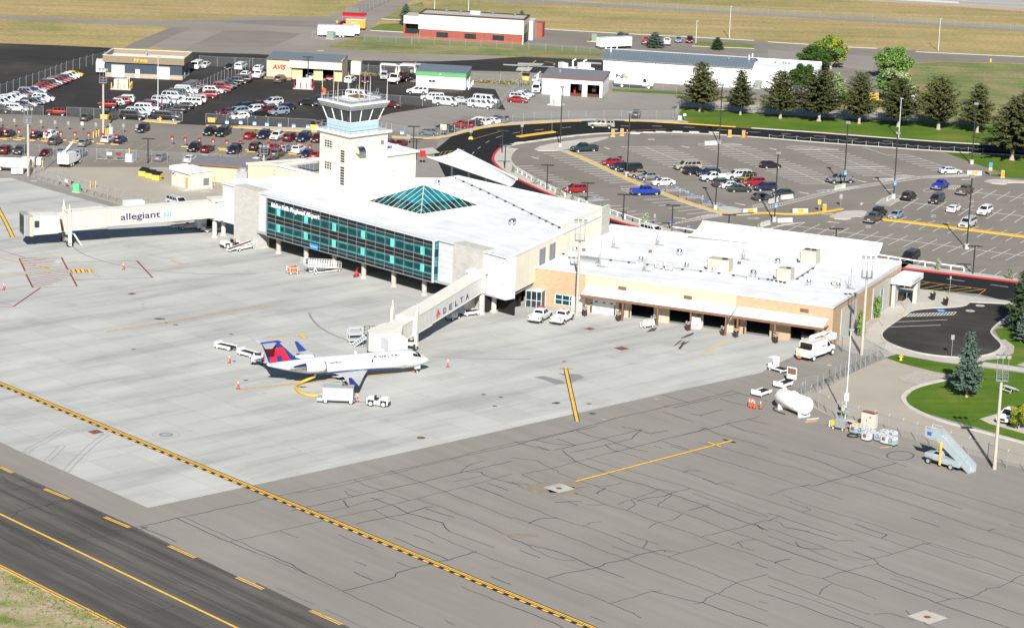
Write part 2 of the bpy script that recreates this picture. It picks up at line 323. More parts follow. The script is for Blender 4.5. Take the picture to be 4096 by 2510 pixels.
def smooth(pts,k=2):
 pts=[Vector(p[:2])for p in pts]
 for _ in range(k):
  o=[pts[0]]
  for a,b in zip(pts,pts[1:]):o+=[a*.75+b*.25,a*.25+b*.75]
  pts=o+[pts[-1]]
 return pts
def off(pts,d):
 o=[]
 for i,p in enumerate(pts):
  t=(pts[min(i+1,len(pts)-1)]-pts[max(i-1,0)]).normalized();o.append(p+Vector((-t.y,t.x))*d)
 return o
mb=MB();R=9000
mb.face([(-R,-R,0),(R,-R,0),(R,R,0),(-R,R,0)],'dry_grass');mb.build('ground',kind='structure')
sheet('apron_asphalt',L2(T(0,0,-300,1000),T(0,0,980,600),T(1,0,0,620),T(1,0,1540,700),T(2,0,0,700),T(2,0,870,740),T(2,0,1640,900),T(2,0,1600,1170),T(3,0,0,1300),T(3,1,1660,110),T(3,1,2280,320),T(3,1,2900,390),T(3,1,2900,1500),T(3,2,2700,200),T(3,2,2700,1700),B(3600,1700,3),B(3600,2700,3),B(1500,2700,1),B(-300,0,0)),'asphalt_old',.004)
sheet('car_park_asphalt',L2(T(1,0,1650,1450),T(2,0,0,1390),T(2,0,1000,1280),T(2,0,2462,1330),T(3,0,1000,1405),T(3,1,1660,118),T(3,1,2280,322),T(3,1,2900,395),T(3,1,2900,1425),T(3,1,1280,1235),T(2,1,1700,990),T(2,1,930,770),T(2,1,0,360)),'asphalt_lot',.008)
sheet('rental_lot_asphalt',L2(T(0,1,-200,60),T(0,1,-200,-500),T(0,0,900,1130),T(1,0,600,1210),T(1,0,1500,1290),T(1,0,2000,1120),T(2,0,1600,1170),T(2,0,200,1190),T(1,0,1760,1350),T(1,0,1700,1500),T(1,1,600,190),T(0,1,2400,260),T(0,1,280,260),T(0,1,-200,180)),'asphalt_lot',.009)
sheet('service_yard_asphalt',L2(T(0,1,280,262),T(0,1,2400,262),T(1,1,0,400),T(0,1,2130,620),T(0,1,1200,640),T(0,1,290,360)),'asphalt_warm',.013)
CONC=L2(T(0,1,-500,375),T(0,1,110,365),T(0,1,470,478),T(0,1,830,575),T(0,1,1190,672),T(0,1,1700,800),T(0,1,2300,700),T(1,1,2300,700),T(2,1,120,1400),T(3,2,0,300),T(3,2,640,420),T(3,2,300,560),T(3,2,0,700),T(2,2,2400,745),T(2,2,1900,850),T(2,2,1640,905),T(2,2,0,1275),B(1340,0,1),B(0,292,1),B(1257,488,0),B(150,0,0),T(0,2,0,1410),T(0,2,-500,1180))
sheet('concrete_apron',CONC,'concrete',.012)
sheet('taxiway',L2(B(-300,-40),B(0,130),B(1160,655),B(2178,1150),B(0,1120,1),B(850,1530,1),B(1500,1850,1),B(1200,1900,0),B(1070,1530),B(0,985),B(-300,840)),'asphalt_taxi',.012)
sheet('verge',L2(B(-300,850),B(0,1005),B(1050,1535),B(1300,1700),B(0,1900),B(-400,1700)),'verge',.013)
sheet('dark_lot',L2(T(0,0,-200,410),T(0,0,500,435),T(0,0,1200,468),T(0,0,1915,505),T(1,0,0,520),T(1,0,300,540),T(1,0,760,575),T(1,0,1340,590),T(1,0,1760,592),T(1,0,2100,578),T(2,0,0,552),T(2,0,130,548),T(2,0,690,572),T(2,0,860,576),T(2,0,1000,745),T(2,0,0,690),T(1,0,2100,682),T(1,0,1540,655),T(1,0,1480,790),T(1,0,2300,860),T(1,0,2400,1060),T(1,0,1900,1000),T(1,0,1300,1090),T(1,0,800,1240),T(1,0,590,1240),T(1,0,0,1215),T(0,0,1975,1205),T(0,0,1750,1195),T(0,0,1380,1160),T(0,0,900,1135),T(0,0,450,1108),T(0,0,-200,1090)),'asphalt_dark',.016)
sheet('far_yard_asphalt',L2(T(0,0,-200,150),T(0,0,0,146),T(0,0,700,180),T(0,0,1560,205),T(0,0,2100,185),T(1,0,0,160),T(1,0,700,160),T(1,0,900,90),T(1,0,1080,-30),T(1,0,1560,-30),T(1,0,1200,190),T(1,0,1100,270),T(1,0,1150,300),T(1,0,1520,320),T(1,0,1490,400),T(1,0,900,370),T(1,0,680,455),T(1,0,1000,490),T(1,0,2000,520),T(1,0,2460,545),T(1,0,2100,580),T(1,0,1760,594),T(1,0,1340,592),T(1,0,760,577),T(1,0,0,522),T(0,0,1915,507),T(0,0,1480,455),T(0,0,1200,466),T(0,0,1280,410),T(0,0,1620,280),T(0,0,1560,255),T(0,0,700,222),T(0,0,0,180),T(0,0,-200,175)),'asphalt_far',.012)
sheet('far_yard_patch',L2(T(0,0,1760,478),T(0,0,1900,410),T(0,0,2150,295),T(1,0,100,300),T(1,0,440,325),T(1,0,300,390),T(1,0,0,515),T(0,0,2100,500)),'asphalt_lot',.016)
sheet('far_yard_patch',L2(T(1,0,-420,205),T(1,0,100,190),T(1,0,700,195),T(1,0,800,215),T(1,0,560,265),T(1,0,120,245)),'asphalt_lot',.017)
sheet('dirt_shoulder',L2(T(0,0,1190,466),T(0,0,1280,410),T(0,0,1640,268),T(0,0,1790,262),T(0,0,1840,285),T(0,0,1700,330),T(0,0,1420,462)),'asphalt_lot',.02)
sheet('back_lot_asphalt',L2(T(1,0,1540,656),T(1,0,2100,683),T(2,0,0,692),T(2,0,1000,748),T(2,0,900,960),T(2,0,0,800),T(1,0,2460,850),T(1,0,2090,770),T(1,0,2100,700)),'asphalt_far',.021)
sheet('station_drive',L2(T(2,0,250,278),T(2,0,1000,320),T(2,0,1700,358),T(2,0,2462,400),T(3,0,400,430),T(3,0,1050,465),T(3,0,2462,545),T(3,0,2700,560),T(3,0,2700,620),T(3,0,2462,610),T(3,0,1700,590),T(3,0,1400,605),T(3,0,1200,850),T(3,0,1000,1000),T(3,0,0,1000),T(2,0,1650,905),T(2,0,960,850),T(2,0,880,620),T(2,0,0,425),T(2,0,0,330)),'asphalt_lot',.012)
sheet('drive_patch',L2(T(3,0,0,480),T(3,0,380,500),T(3,0,1040,540),T(3,0,1000,680),T(3,0,0,570)),'asphalt_old',.016)
mb=MB()
for pts in([T(2,0,250,278),T(2,0,1000,322),T(2,0,1700,358),T(2,0,2330,392)],[T(3,0,0,405),T(3,0,390,430)],[T(3,0,730,455),T(3,0,1050,468)],[T(3,0,1420,500),T(3,0,2700,560)],[T(2,0,720,400),T(2,0,880,410)],[T(2,0,1730,445),T(2,0,2330,470)],[T(1,0,1210,185),T(1,0,1600,205)],[T(1,0,1100,295),T(1,0,1520,318)]):
 mb.rib(L2(*pts),.35,0,.12,'kerb')
mb.build('drive_kerb',kind='structure')
for pts,m,z in(([T(1,0,1210,185),T(1,0,1400,80),T(1,0,1600,20),T(1,0,1660,190)],'rough_grass',.02),([T(1,0,1095,280),T(1,0,1200,230),T(1,0,1420,225),T(1,0,1600,315),T(1,0,1130,298)],'lawn_far',.02),([T(1,0,900,375),T(1,0,1000,358),T(1,0,1500,372),T(1,0,2462,428),T(2,0,900,480),T(2,0,880,525),T(2,0,0,480),T(1,0,2462,470),T(1,0,1500,425)],'lawn_far',.02),([T(1,0,680,450),T(1,0,900,375),T(1,0,1500,420),T(1,0,2462,465),T(2,0,0,475),T(2,0,880,520),T(2,0,800,570),T(2,0,100,548),T(1,0,2462,540),T(1,0,1300,510),T(1,0,950,485)],'rough_grass',.024),([T(2,0,720,400),T(2,0,780,348),T(2,0,920,350),T(2,0,940,372),T(2,0,880,408)],'lawn_far',.02),([T(2,0,1740,445),T(2,0,1780,402),T(2,0,2200,412),T(2,0,2330,440),T(2,0,2320,468),T(2,0,2000,466)],'lawn_far',.02),([T(2,0,960,852),T(2,0,1640,880),T(2,0,1640,912),T(2,0,960,878)],'lawn',.02),([T(3,0,1380,615),T(3,0,1700,595),T(3,0,2700,625),T(3,1,2900,-100),T(3,0,2100,1210),T(3,0,1330,1170),T(3,0,1360,900)],'rough_grass',.02),([T(2,0,1570,1170),T(2,0,1640,1040),T(2,0,2462,1080),T(3,0,400,1130),T(3,0,1400,1170),T(3,0,2300,1215),T(3,1,2900,-20),T(3,1,2900,95),T(3,1,2100,45),T(3,1,1500,0),T(3,0,1000,1315),T(3,0,300,1262),T(3,0,0,1240),T(2,0,2250,1230),T(2,0,1700,1195)],'lawn',.024),([T(3,1,1660,105),T(3,1,2000,105),T(3,1,2900,150),T(3,1,2900,385),T(3,1,2462,372),T(3,1,2080,342),T(3,1,2280,322),T(3,1,1950,215)],'lawn',.02),([T(3,0,590,690),T(3,0,680,1000),T(3,0,1380,1060),T(3,0,1340,900),T(3,0,1000,1010),T(3,0,900,1000)],'lawn',.03),([T(2,0,2280,810),T(2,0,2462,820),T(2,0,2462,855),T(2,0,2280,845)],'lawn',.03)):
 sheet('lawn' if m=='lawn' else 'grass',L2(*pts),m,z)
sheet('gravel_path',L2(T(2,0,1640,960),T(2,0,2300,1000),T(3,0,0,1040),T(3,0,1400,1060),T(3,0,1450,1165),T(3,0,900,1150),T(3,0,0,1100),T(2,0,1640,1030)),'gravel',.032)
sheet('gravel_bed',L2(T(2,0,1560,1165),T(2,0,1600,1150),T(2,0,1700,1170),T(2,0,1690,1185)),'gravel',.032)
sheet('perimeter_road',L2(T(1,0,2200,-25),T(2,0,500,12),T(2,0,1300,60),T(2,0,2462,122),T(3,0,1000,180),T(3,0,2700,275),T(3,0,2700,318),T(3,0,1000,212),T(2,0,2462,156),T(2,0,1300,92),T(2,0,500,45),T(1,0,2100,5)),'asphalt_far',.012)
sheet('runway_shoulder',L2(T(3,0,-500,-60),T(3,0,950,10),T(3,0,1400,38),T(3,0,2462,112),T(3,0,2800,140),T(3,0,2800,-90)),'dirt',.01)
sheet('far_runway',L2(T(3,0,0,-60),T(3,0,1215,8),T(3,0,1840,42),T(3,0,2800,105),T(3,0,2800,-10),T(3,0,1600,-60)),'far_runway',.014)
mb=MB();mb.face([(*p,.02)for p in L2(T(3,0,1220,2),T(3,0,1834,36),T(3,0,1836,18),T(3,0,1300,-14))],'white_line');mb.rib(L2(T(3,0,1830,40),T(3,0,2700,88)),.6,0,.02,'white_line');mb.rib(L2(T(3,0,1700,0),T(3,0,2700,52)),.6,0,.02,'white_line');mb.build('runway_marking',kind='structure')
OUT=smooth(L2(T(1,0,1310,1330),T(1,0,1650,1345),T(1,0,1850,1325),T(1,0,2050,1265),T(1,0,2300,1215),T(2,0,0,1208),T(2,0,300,1185),T(2,0,730,1166),T(2,0,1000,1163),T(2,0,1550,1185),T(2,0,2250,1233),T(3,0,300,1265),T(3,0,1000,1320),T(3,0,1700,1372),T(3,1,2000,42),T(3,1,2900,100)))
INN=smooth(L2(T(3,1,1300,1237),T(2,1,1800,990),T(2,1,1260,858),T(2,1,930,770),T(2,1,330,520),T(1,1,2400,330),T(1,1,2290,240),T(1,1,2255,170),T(1,1,2330,75),T(1,0,2462,1385),T(2,0,200,1358),T(2,0,500,1312),T(2,0,800,1285),T(2,0,1100,1276),T(2,0,1600,1274),T(2,0,2040,1298),T(2,0,2462,1328),T(3,0,500,1372),T(3,0,1000,1406),T(3,0,1660,1456),T(3,1,2900,170)))
FRT=L2(T(1,0,1800,1380),T(1,1,1700,110),T(2,1,-500,640),T(2,1,900,1000),T(2,1,1700,1250),T(3,1,1300,1420),T(3,1,2020,1480),T(3,2,2300,60),T(3,2,2900,120))
sheet('loop_road',[p for p in OUT if p.x>G(T(1,0,1840,1325)).x-.1]+INN[::-1]+L2(T(3,1,2390,1372),T(3,1,2900,1440))+FRT[::-1],'asphalt_new',.02)
mb=MB()
mb.rib(off([p for p in OUT if p.x<G(T(2,0,740,1166)).x],.25),.5,0,.16,'yellow');mb.rib(off([p for p in OUT if G(T(2,0,1000,1163)).x<p.x<G(T(2,0,2280,1234)).x],.25),.5,0,.16,'yellow')
mb.rib(off([p for p in OUT if p.x>=G(T(2,0,2280,1234)).x],.25),.5,0,.15,'kerb')
mb.rib(smooth(L2(T(0,0,1380,1165),T(0,0,1520,1178),T(0,0,1700,1190))),.55,0,.16,'yellow');mb.rib(smooth(L2(T(0,0,1985,1210),T(0,0,2462,1240),T(1,0,300,1258),T(1,0,590,1272))),.5,0,.16,'yellow')
mb.rib(L2(T(2,0,60,1318),T(2,0,180,1300),T(2,0,415,1270)),1.4,0,.16,'yellow')
mb.rib(smooth(L2(T(1,1,2462,395),T(2,1,-10,385))),.6,0,.05,'red_kerb')
mb.build('yellow_kerb',kind='structure')
mb=MB();q=[p for p in INN if p.y<G(T(1,1,2330,75)).y+1 and p.x<G(T(3,1,1400,1240)).x]
mb.rib(off(q,-.3),.5,0,.16,'red_kerb');mb.rib(L2(T(3,1,1260,1232),T(3,1,2420,1372)),.6,0,.16,'red_kerb');mb.build('red_kerb',kind='structure')
mb=MB();q2=[p for p in INN if p.y>=G(T(1,1,2330,75)).y-3];mb.rib(off(q2,-.2),.4,0,.15,'kerb');mb.build('kerb',kind='structure')
sheet('sidewalk',off(q,-.5)+off(q,-4.0)[::-1],'sidewalk',.14)
sheet('sidewalk',L2(T(3,1,1275,1228),T(3,1,2400,1364),T(3,1,2462,1345),T(3,1,1275,1185)),'sidewalk',.14)
sheet('sidewalk',off(q2,-.4)+off(q2,-1.6)[::-1],'sidewalk',.1)
sheet('sidewalk',L2(T(1,0,1300,1310),T(1,0,1650,1325),T(1,0,1850,1300),T(1,0,2050,1235),T(1,0,2300,1190),T(2,0,0,1180),T(2,0,300,1162),T(2,0,740,1146),T(2,0,1540,1160),T(2,0,1640,1190),T(2,0,1000,1164),T(2,0,730,1167),T(2,0,300,1186),T(2,0,0,1209),T(1,0,2300,1216),T(1,0,2050,1266),T(1,0,1850,1326),T(1,0,1650,1346),T(1,0,1310,1331)),'sidewalk',.13)
sheet('sidewalk',L2(T(0,0,1985,1210),T(0,0,2462,1240),T(1,0,300,1258),T(1,0,590,1272),T(1,0,590,1240),T(1,0,0,1217),T(0,0,1975,1203)),'sidewalk',.13)
sheet('sidewalk',L2(T(0,0,1380,1165),T(0,0,1700,1190),T(0,0,1750,1172),T(0,0,1400,1150)),'sidewalk',.13)
sheet('sidewalk',L2(T(1,0,1520,1440),T(1,0,1700,1420),T(1,0,1770,1470),T(1,1,1650,140),T(1,1,1540,120)),'sidewalk',.03)
for pts,z in((smooth(L2(T(2,0,215,1440),T(2,0,280,1405),T(2,0,560,1355),T(2,0,920,1318),T(2,0,930,1330),T(2,0,800,1365),T(2,0,500,1440),T(2,0,480,1452),T(2,0,260,1455),T(2,0,215,1440)),1),.15),(smooth(L2(T(2,1,1960,650),T(2,1,2080,640),T(2,1,2200,665),T(2,1,2330,690),T(2,1,2330,715),T(2,1,2150,725),T(2,1,2000,690)),1),.15),(smooth(L2(T(3,1,590,740),T(3,1,700,690),T(3,1,880,682),T(3,1,960,690),T(3,1,920,745),T(3,1,830,735),T(3,1,780,770),T(3,1,640,760)),1),.15),(smooth(L2(T(3,1,2080,400),T(3,1,2150,380),T(3,1,2300,385),T(3,1,2600,405),T(3,1,2600,420),T(3,1,2310,410),T(3,1,2290,432),T(3,1,2150,420)),1),.15)):
 mb=MB();mb.prism([tuple(p)for p in pts],0,z,'sidewalk');mb.build('traffic_island',kind='structure')
MED=smooth(L2(T(2,1,495,105),T(2,1,700,185),T(2,1,1000,330),T(2,1,1250,437),T(2,1,1440,512),T(2,1,1650,595),T(2,1,1960,690),T(2,1,2080,722)),1)
mb=MB();mb.rib(MED,1.7,0,.13,'sidewalk');mb.build('median',kind='structure')
mb=MB();mb.rib(off(MED[1:],.0),.75,.12,.20,'yellow');mb.build('median_stripe',kind='structure')
mb=MB();mb.rib(L2(T(3,1,1075,760),T(3,1,1380,795),T(3,1,2462,930),T(3,1,2900,985)),1.5,0,.15,'yellow');mb.rib(smooth(L2(T(2,1,2090,722),T(2,1,2300,708),T(2,1,2462,700),T(3,1,160,715),T(3,1,400,712),T(3,1,600,685),T(3,1,710,663))),.8,0,.15,'yellow');mb.rib(L2(T(3,1,600,735),T(3,1,640,760)),.3,.1,.17,'yellow');mb.build('yellow_median',kind='structure')
mb=MB()
for a in((65,1380),(190,1367),(320,1350),(435,1337),(560,1320),(690,1306),(1180,1288),(1310,1280),(1430,1275),(1590,1274),(1750,1276),(1940,1280)):
 p=G(T(2,0,*a));d=heading(T(2,0,*a),(1,-.1 if a[0]<800 else.02));e=Vector((cos(d),sin(d),0))*1.1;mb.rib([(p-e).xy,(p+e).xy],.35,0,.3,'concrete_block')
mb.build('kerb_blocks',kind='structure')
BAY=smooth(L2(T(3,2,1940,70),T(3,2,1880,118),T(3,2,1410,132),T(3,2,1300,205),T(3,2,1100,345),T(3,2,1085,400),T(3,2,1150,465),T(3,2,1400,550),T(3,2,1650,590),T(3,2,1900,603),T(3,2,2120,580),T(3,2,2230,530),T(3,2,2255,480),T(3,2,2160,390),T(3,2,2140,350),T(3,2,2200,285),T(3,2,2330,190),T(3,2,2420,90),T(3,2,1940,70)),2)
sheet('pavement',L2(T(3,1,1300,1425),T(3,1,1560,1440),T(3,2,1950,10),T(3,2,2290,50),T(3,2,2450,90),T(3,2,2330,230),T(3,2,2200,300),T(3,2,2140,350),T(3,2,2290,470),T(3,2,2300,520),T(3,2,2240,580),T(3,2,2050,640),T(3,2,2462,700),T(3,2,2700,730),T(3,2,2700,775),T(3,2,2462,742),T(3,2,2000,680),T(3,2,1650,640),T(3,2,1200,560),T(3,2,900,400),T(3,2,820,330),T(3,2,980,200),T(3,2,1100,60)),'sidewalk',.024)
sheet('drop_off_bay',BAY,'asphalt_dark',.03)
mb=MB();mb.rib(off(BAY,.0),.3,0,.14,'kerb');mb.build('kerb',kind='structure')
sheet('lawn',L2(T(3,2,1140,600),T(3,2,1230,568),T(3,2,1650,645),T(3,2,2000,690),T(3,2,2700,780),T(3,2,2900,1500),T(3,2,2462,1400),T(3,2,1900,1240),T(3,2,1500,1130),T(3,2,1340,1040),T(3,2,1330,980),T(3,2,1420,890),T(3,2,1720,815),T(3,2,1700,760),T(3,2,1480,705),T(3,2,1280,655)),'lawn',.02)
sheet('lawn',L2(T(3,2,2180,330),T(3,2,2300,300),T(3,2,2700,400),T(3,2,2700,720),T(3,2,2462,690),T(3,2,2050,635),T(3,2,2300,590),T(3,2,2370,500),T(3,2,2230,420)),'lawn',.02)
sheet('lawn',L2(T(3,1,1310,1470),T(3,1,1390,1478),T(3,1,1330,1510),T(3,1,1305,1510)),'lawn',.03)
for pts in([T(3,2,1245,795),T(3,2,1480,712),T(3,2,1790,775),T(3,2,1700,812),T(3,2,1450,868),T(3,2,1280,820)],[T(3,2,2050,630),T(3,2,2270,570),T(3,2,2310,510),T(3,2,2230,430),T(3,2,2280,425),T(3,2,2370,490),T(3,2,2360,560),T(3,2,2250,610)],[T(3,2,640,470),T(3,2,700,400),T(3,2,900,230),T(3,2,990,190),T(3,2,1060,250),T(3,2,900,370),T(3,2,1080,520),T(3,2,1240,570),T(3,2,1120,600),T(3,2,800,560)],[T(3,2,2390,670),T(3,2,2462,645),T(3,2,2600,680),T(3,2,2462,690)]):
 sheet('gravel_bed',L2(*pts),'gravel',.036)
mb=MB();mb.rib(smooth(L2(T(3,2,1720,812),T(3,2,1420,880),T(3,2,1305,960),T(3,2,1300,1020),T(3,2,1370,1090),T(3,2,1600,1190),T(3,2,1900,1275),T(3,2,2462,1420),T(3,2,2800,1510))),.7,0,.14,'kerb');mb.build('kerb',kind='structure')
sheet('drive_asphalt',L2(T(3,2,1130,610),T(3,2,1280,650),T(3,2,1700,760),T(3,2,1720,815),T(3,2,1400,890),T(3,2,1310,970),T(3,2,1310,1020),T(3,2,1390,1090),T(3,2,1900,1275),T(3,2,2800,1510),T(3,3-1,2800,1760),T(3,2,1400,1390),T(3,2,660,1190),T(3,2,240,985)),'asphalt_warm',.014)
sheet('pavement',L2(T(3,2,2035,1190),T(3,2,2200,1140),T(3,2,2700,1290),T(3,2,2700,1400),T(3,2,2130,1235)),'sidewalk',.03)
mk=MB()
def bar(a,b,wd,m,z=.02):mk.rib([G(a).xy,G(b).xy],wd,0,z,m)
def bordered(pts,wd,bd,z=.02,m='yellow_line'):
 q=[p if isinstance(p,Vector)else G(p).xy for p in pts];mk.rib(q,wd+2*bd,0,z,'black_line');mk.rib(q,wd,0,z+.005,m)
h0,h1=G(T(0,2,-60,815)).xy,G(B(760,1530,2)).xy;hd=(h1-h0).normalized();hn=Vector((-hd.y,hd.x))
h1=h1+hd*12;Lh=(h1-h0).length
mk.rib([h0-hn*.35,h1-hn*.35],1.35,0,.020,'black_line')
mk.rib([h0+hn*.02,h1+hn*.02],.22,0,.025,'yellow_line');mk.rib([h0-hn*.30,h1-hn*.30],.18,0,.025,'yellow_line')
s=0
while s<Lh:mk.rib([h0+hd*s-hn*.75,h0+hd*(s+.95)-hn*.75],.34,0,.026,'yellow_line');s+=1.85
for c,a,b in((0,(0,140),(105,190)),(0,(380,327),(590,413)),(0,(893,566),(1105,655)),(0,(1440,811),(1662,912)),(0,(2015,1078),(2240,1178)),(1,(465,1360),(730,1480)),(1,(1150,1690),(1430,1820))):
 p,q=G(B(*a,c)).xy,G(B(*b,c)).xy;d=(q-p).normalized();n=Vector((-d.y,d.x));mk.rib([p+n*.13,q+n*.13],.16,0,.026,'yellow_line');mk.rib([p-n*.2,q-n*.2],.16,0,.026,'yellow_line')
mk.rib([G(B(-300,385)).xy,G(B(0,540)).xy,G(B(2040,1520)).xy,G(B(700,1830,1)).xy],.30,0,.026,'yellow_line')
p,q=G(B(-300,830)).xy,G(B(1060,1512)).xy;q=q+(q-p).normalized()*25;n=(q-p).normalized();n=Vector((-n.y,n.x))
for o in(.12,-.28):mk.rib([p+n*o,q+n*o],.18,0,.026,'yellow_line')
bordered([T(2,2,515,700),T(2,2,628,1213)],.42,.14);bordered([T(2,2,455,707),T(2,2,578,709)],.22,.12,.03)
bordered([B(545,262,2),T(2,2,2120,1395)],.38,.08);bordered([T(2,2,1885,1412),T(2,2,2010,1457)],.36,.10,.03);bar(T(2,2,2030,1385),T(2,2,2150,1418),.5,'black_line',.016)
bordered([T(0,2,1010,353),T(0,2,2462,118),T(1,2,120,105)],.16,.07);bordered([T(1,2,45,92),T(1,2,80,115)],.25,.05,.03)
bordered([T(1,2,95,404),T(1,2,490,392)],.18,.06);bordered([T(1,2,430,380),T(1,2,465,408)],.7,.05,.03)
bordered([T(1,2,-170,908),T(1,2,1560,722)],.22,.09);bordered([T(1,2,1480,713),T(1,2,1530,742)],.36,.08,.03)
bordered([T(0,1,-60,560),T(0,1,0,690),T(0,1,60,800),T(0,1,125,938)],.50,.15);bordered([T(0,1,75,936),T(0,1,178,934)],.2,.08,.03)
bordered([T(0,1,-100,1120),T(0,1,200,1175),T(0,1,470,1228)],.20,.06);bordered([T(0,1,-100,1285),T(0,1,300,1275),T(0,1,890,1255)],.22,.07)
for x in(705,752,797,860):bordered([T(0,1,x-8,1243),T(0,1,x+10,1275)],.55,.12,.03)
bordered([T(0,1,415,1236),T(0,1,490,1220)],.2,.05,.03);bordered([T(0,1,440,1220),T(0,1,470,1238)],.2,.05,.03)
bordered([T(0,1,1640,1155),T(0,1,1770,1195)],.3,.03,m='orange_line');bordered([T(0,1,1725,1195),T(0,1,1810,1188)],.25,.03,.03,'orange_line')
for pts in([(185,1140),(590,1127)],[(185,1140),(242,1260)],[(590,1127),(652,1247)],[(250,1290),(315,1417)],[(672,1277),(740,1405)],[(315,1417),(740,1405)],[(640,1178),(1315,1158)],[(1315,1158),(1468,1323)],[(720,1345),(1468,1323)],[(-40,1045),(250,1135)],[(390,1420),(130,1600)],[(130,1600),(-60,1608)]):
 thick=(pts[0]in((590,1127),(672,1277),(1315,1158),(185,1140),(250,1290),(390,1420))and pts[1]not in((590,1127),))
 bar(T(0,1,*pts[0]),T(0,1,*pts[1]),.28 if thick else.16,'red_line')
for i in range(10):
 f=i/9
 bar(T(0,1,195+50*f,1145+105*f),T(0,1,min(600,260+400*f+90),max(1128,1150-30+105*f)),.17,'red_line')if i%2==0 else None
for i in range(8):
 f=i/7.0;bar(T(0,1,262+52*f,1300+112*f),T(0,1,270+52*f+(400*(1-abs(f-.45))),1298+105*f-40*(1-abs(f-.45))),.17,'red_line')
for i in range(6):
 f=i/5.0;bar(T(0,1,200+48*f,1165+90*f),T(0,1,230+48*f+330*(1-.4*f),1160+90*f-20),.17,'red_line')
mk.build('apron_marking',kind='structure')
pk=MB()
def pl(a,b,wd=.11,m='white_line',z=.026):pk.rib([G(a).xy,G(b).xy],wd,0,z,m)
def row(c,r,a,b,st,n,wd=.11,m='white_line',f=T,i0=0):
 for i in range(i0,n):pl(f(c,r,a[0]+st[0]*i,a[1]+st[1]*i),f(c,r,b[0]+st[0]*i,b[1]+st[1]*i),wd,m)
row(2,1,(305,133),(830,117),(48.5,21.4),14);row(2,1,(1040,448),(1240,441),(50,22),2);row(2,1,(1265,573),(1640,562),(78,29),2);row(2,1,(1415,631),(1700,602),(90,27),5)
row(2,1,(55,254),(205,249),(48.5,21.6),16);row(2,1,(900,640),(1050,627),(70,28),9)
row(2,1,(1050,68),(1505,61),(49,20.5),7);row(2,1,(1395,214),(1860,205),(53,21),14)
pl(T(2,1,1275,65),T(2,1,1620,205));pl(T(2,1,1620,205),T(2,1,2420,530))
row(2,1,(1855,74),(2300,66),(53.5,20.3),18)
pl(T(2,1,2020,45),T(2,1,2462,200));pl(T(3,1,0,200),T(3,1,640,445))
row(3,1,(245,98),(680,91),(55,20.3),13);pl(T(3,1,405,75),T(3,1,1250,365))
row(3,1,(1203,167),(1410,162),(61,20.6),7);row(3,1,(720,264),(1145,255),(60,22),1)
for a,b in(((905,65),(1145,147)),((1145,147),(1360,143)),((1360,143),(1700,255)),((1860,310),(1900,328))):pl(T(3,1,*a),T(3,1,*b))
row(3,1,(1298,655),(1445,560),(134,17.2),9,.12);pl(T(3,1,1250,586),T(3,1,2800,775))
row(3,1,(1803,527),(1935,450),(131,16.3),7,.12,i0=1);pl(T(3,1,1990,503),T(3,1,2800,600));row(3,1,(1560,500),(1590,482),(1,1),1)
row(3,1,(890,792),(945,758),(1,1),1);row(3,1,(1028,808),(1095,770),(140,18),11,.12);row(3,1,(1250,770),(1330,738),(139,18),9,.12)
row(3,1,(170,880),(357,791),(141,18.4),16,.12);pl(T(3,1,130,808),T(3,1,2800,1158));row(3,1,(0,860),(132,811),(1,1),1,.12)
row(3,1,(1130,1158),(1200,1112),(149,21),9,.12)
def hatch(a0,a1,b0,b1,n,wd=.10,m='white_line',h=0.0):
 A0,A1,B0,B1=(G(q).xy for q in(a0,a1,b0,b1))
 pk.rib([A0,A1],wd,0,.026+h,m);pk.rib([B0,B1],wd,0,.026+h,m)
 for i in range(n+1):
  pk.rib([A0.lerp(A1,i/n),B0.lerp(B1,i/n)],wd,0,.029+h,m)
hatch(T(2,1,1500,815),T(2,1,1900,712),T(2,1,1430,828),T(2,1,2060,722),18);hatch(T(3,1,0,640),T(3,1,600,480),T(3,1,0,662),T(3,1,660,500),28);hatch(T(3,1,620,475),T(3,1,1430,352),T(3,1,680,492),T(3,1,1480,368),34);hatch(T(3,1,1440,352),T(3,1,1900,330),T(3,1,1480,368),T(3,1,2050,345),18)
hatch(T(2,1,1050,470),T(2,1,1140,470),T(2,1,1130,515),T(2,1,1160,515),2);hatch(T(2,1,1440,480),T(2,1,1640,470),T(2,1,1460,495),T(2,1,1670,488),8);hatch(T(2,1,1600,548),T(2,1,1800,537),T(2,1,1640,565),T(2,1,1825,555),8);hatch(T(2,1,1800,615),T(2,1,1990,605),T(2,1,1830,632),T(2,1,2030,622),8)
hatch(T(2,1,720,575),T(2,1,850,562),T(2,1,730,590),T(2,1,880,578),6)
def loop(pts,wd=.10):pk.rib(smooth([G(p).xy for p in pts],2),wd,0,.027,'white_line')
loop([T(2,1,1900,35),T(2,1,1800,35),T(2,1,1785,45),T(2,1,1830,55),T(2,1,2240,52),T(2,1,2160,38),T(2,1,2020,35)]);loop([T(3,1,680,95),T(3,1,500,70),T(3,1,320,57),T(3,1,190,62),T(3,1,175,75),T(3,1,220,84),T(3,1,420,92),T(3,1,680,95)])
for i in range(8):pl(T(3,1,250+45*i,64+3*i),T(3,1,330+40*i,86+1*i),.08)
for i in range(7):pl(T(2,1,2020+26*i,40),T(2,1,2060+26*i,52),.08)
loop([T(3,1,1570,465),T(3,1,1500,475),T(3,1,1490,488),T(3,1,1510,498),T(3,1,1545,500)]);hatch(T(3,1,1760,440),T(3,1,1850,440),T(3,1,1730,470),T(3,1,1820,475),4)
hatch(T(3,1,1100,560),T(3,1,1280,535),T(3,1,1035,617),T(3,1,1170,635),1);hatch(T(3,1,1035,617),T(3,1,1120,560),T(3,1,1170,635),T(3,1,1275,570),8)
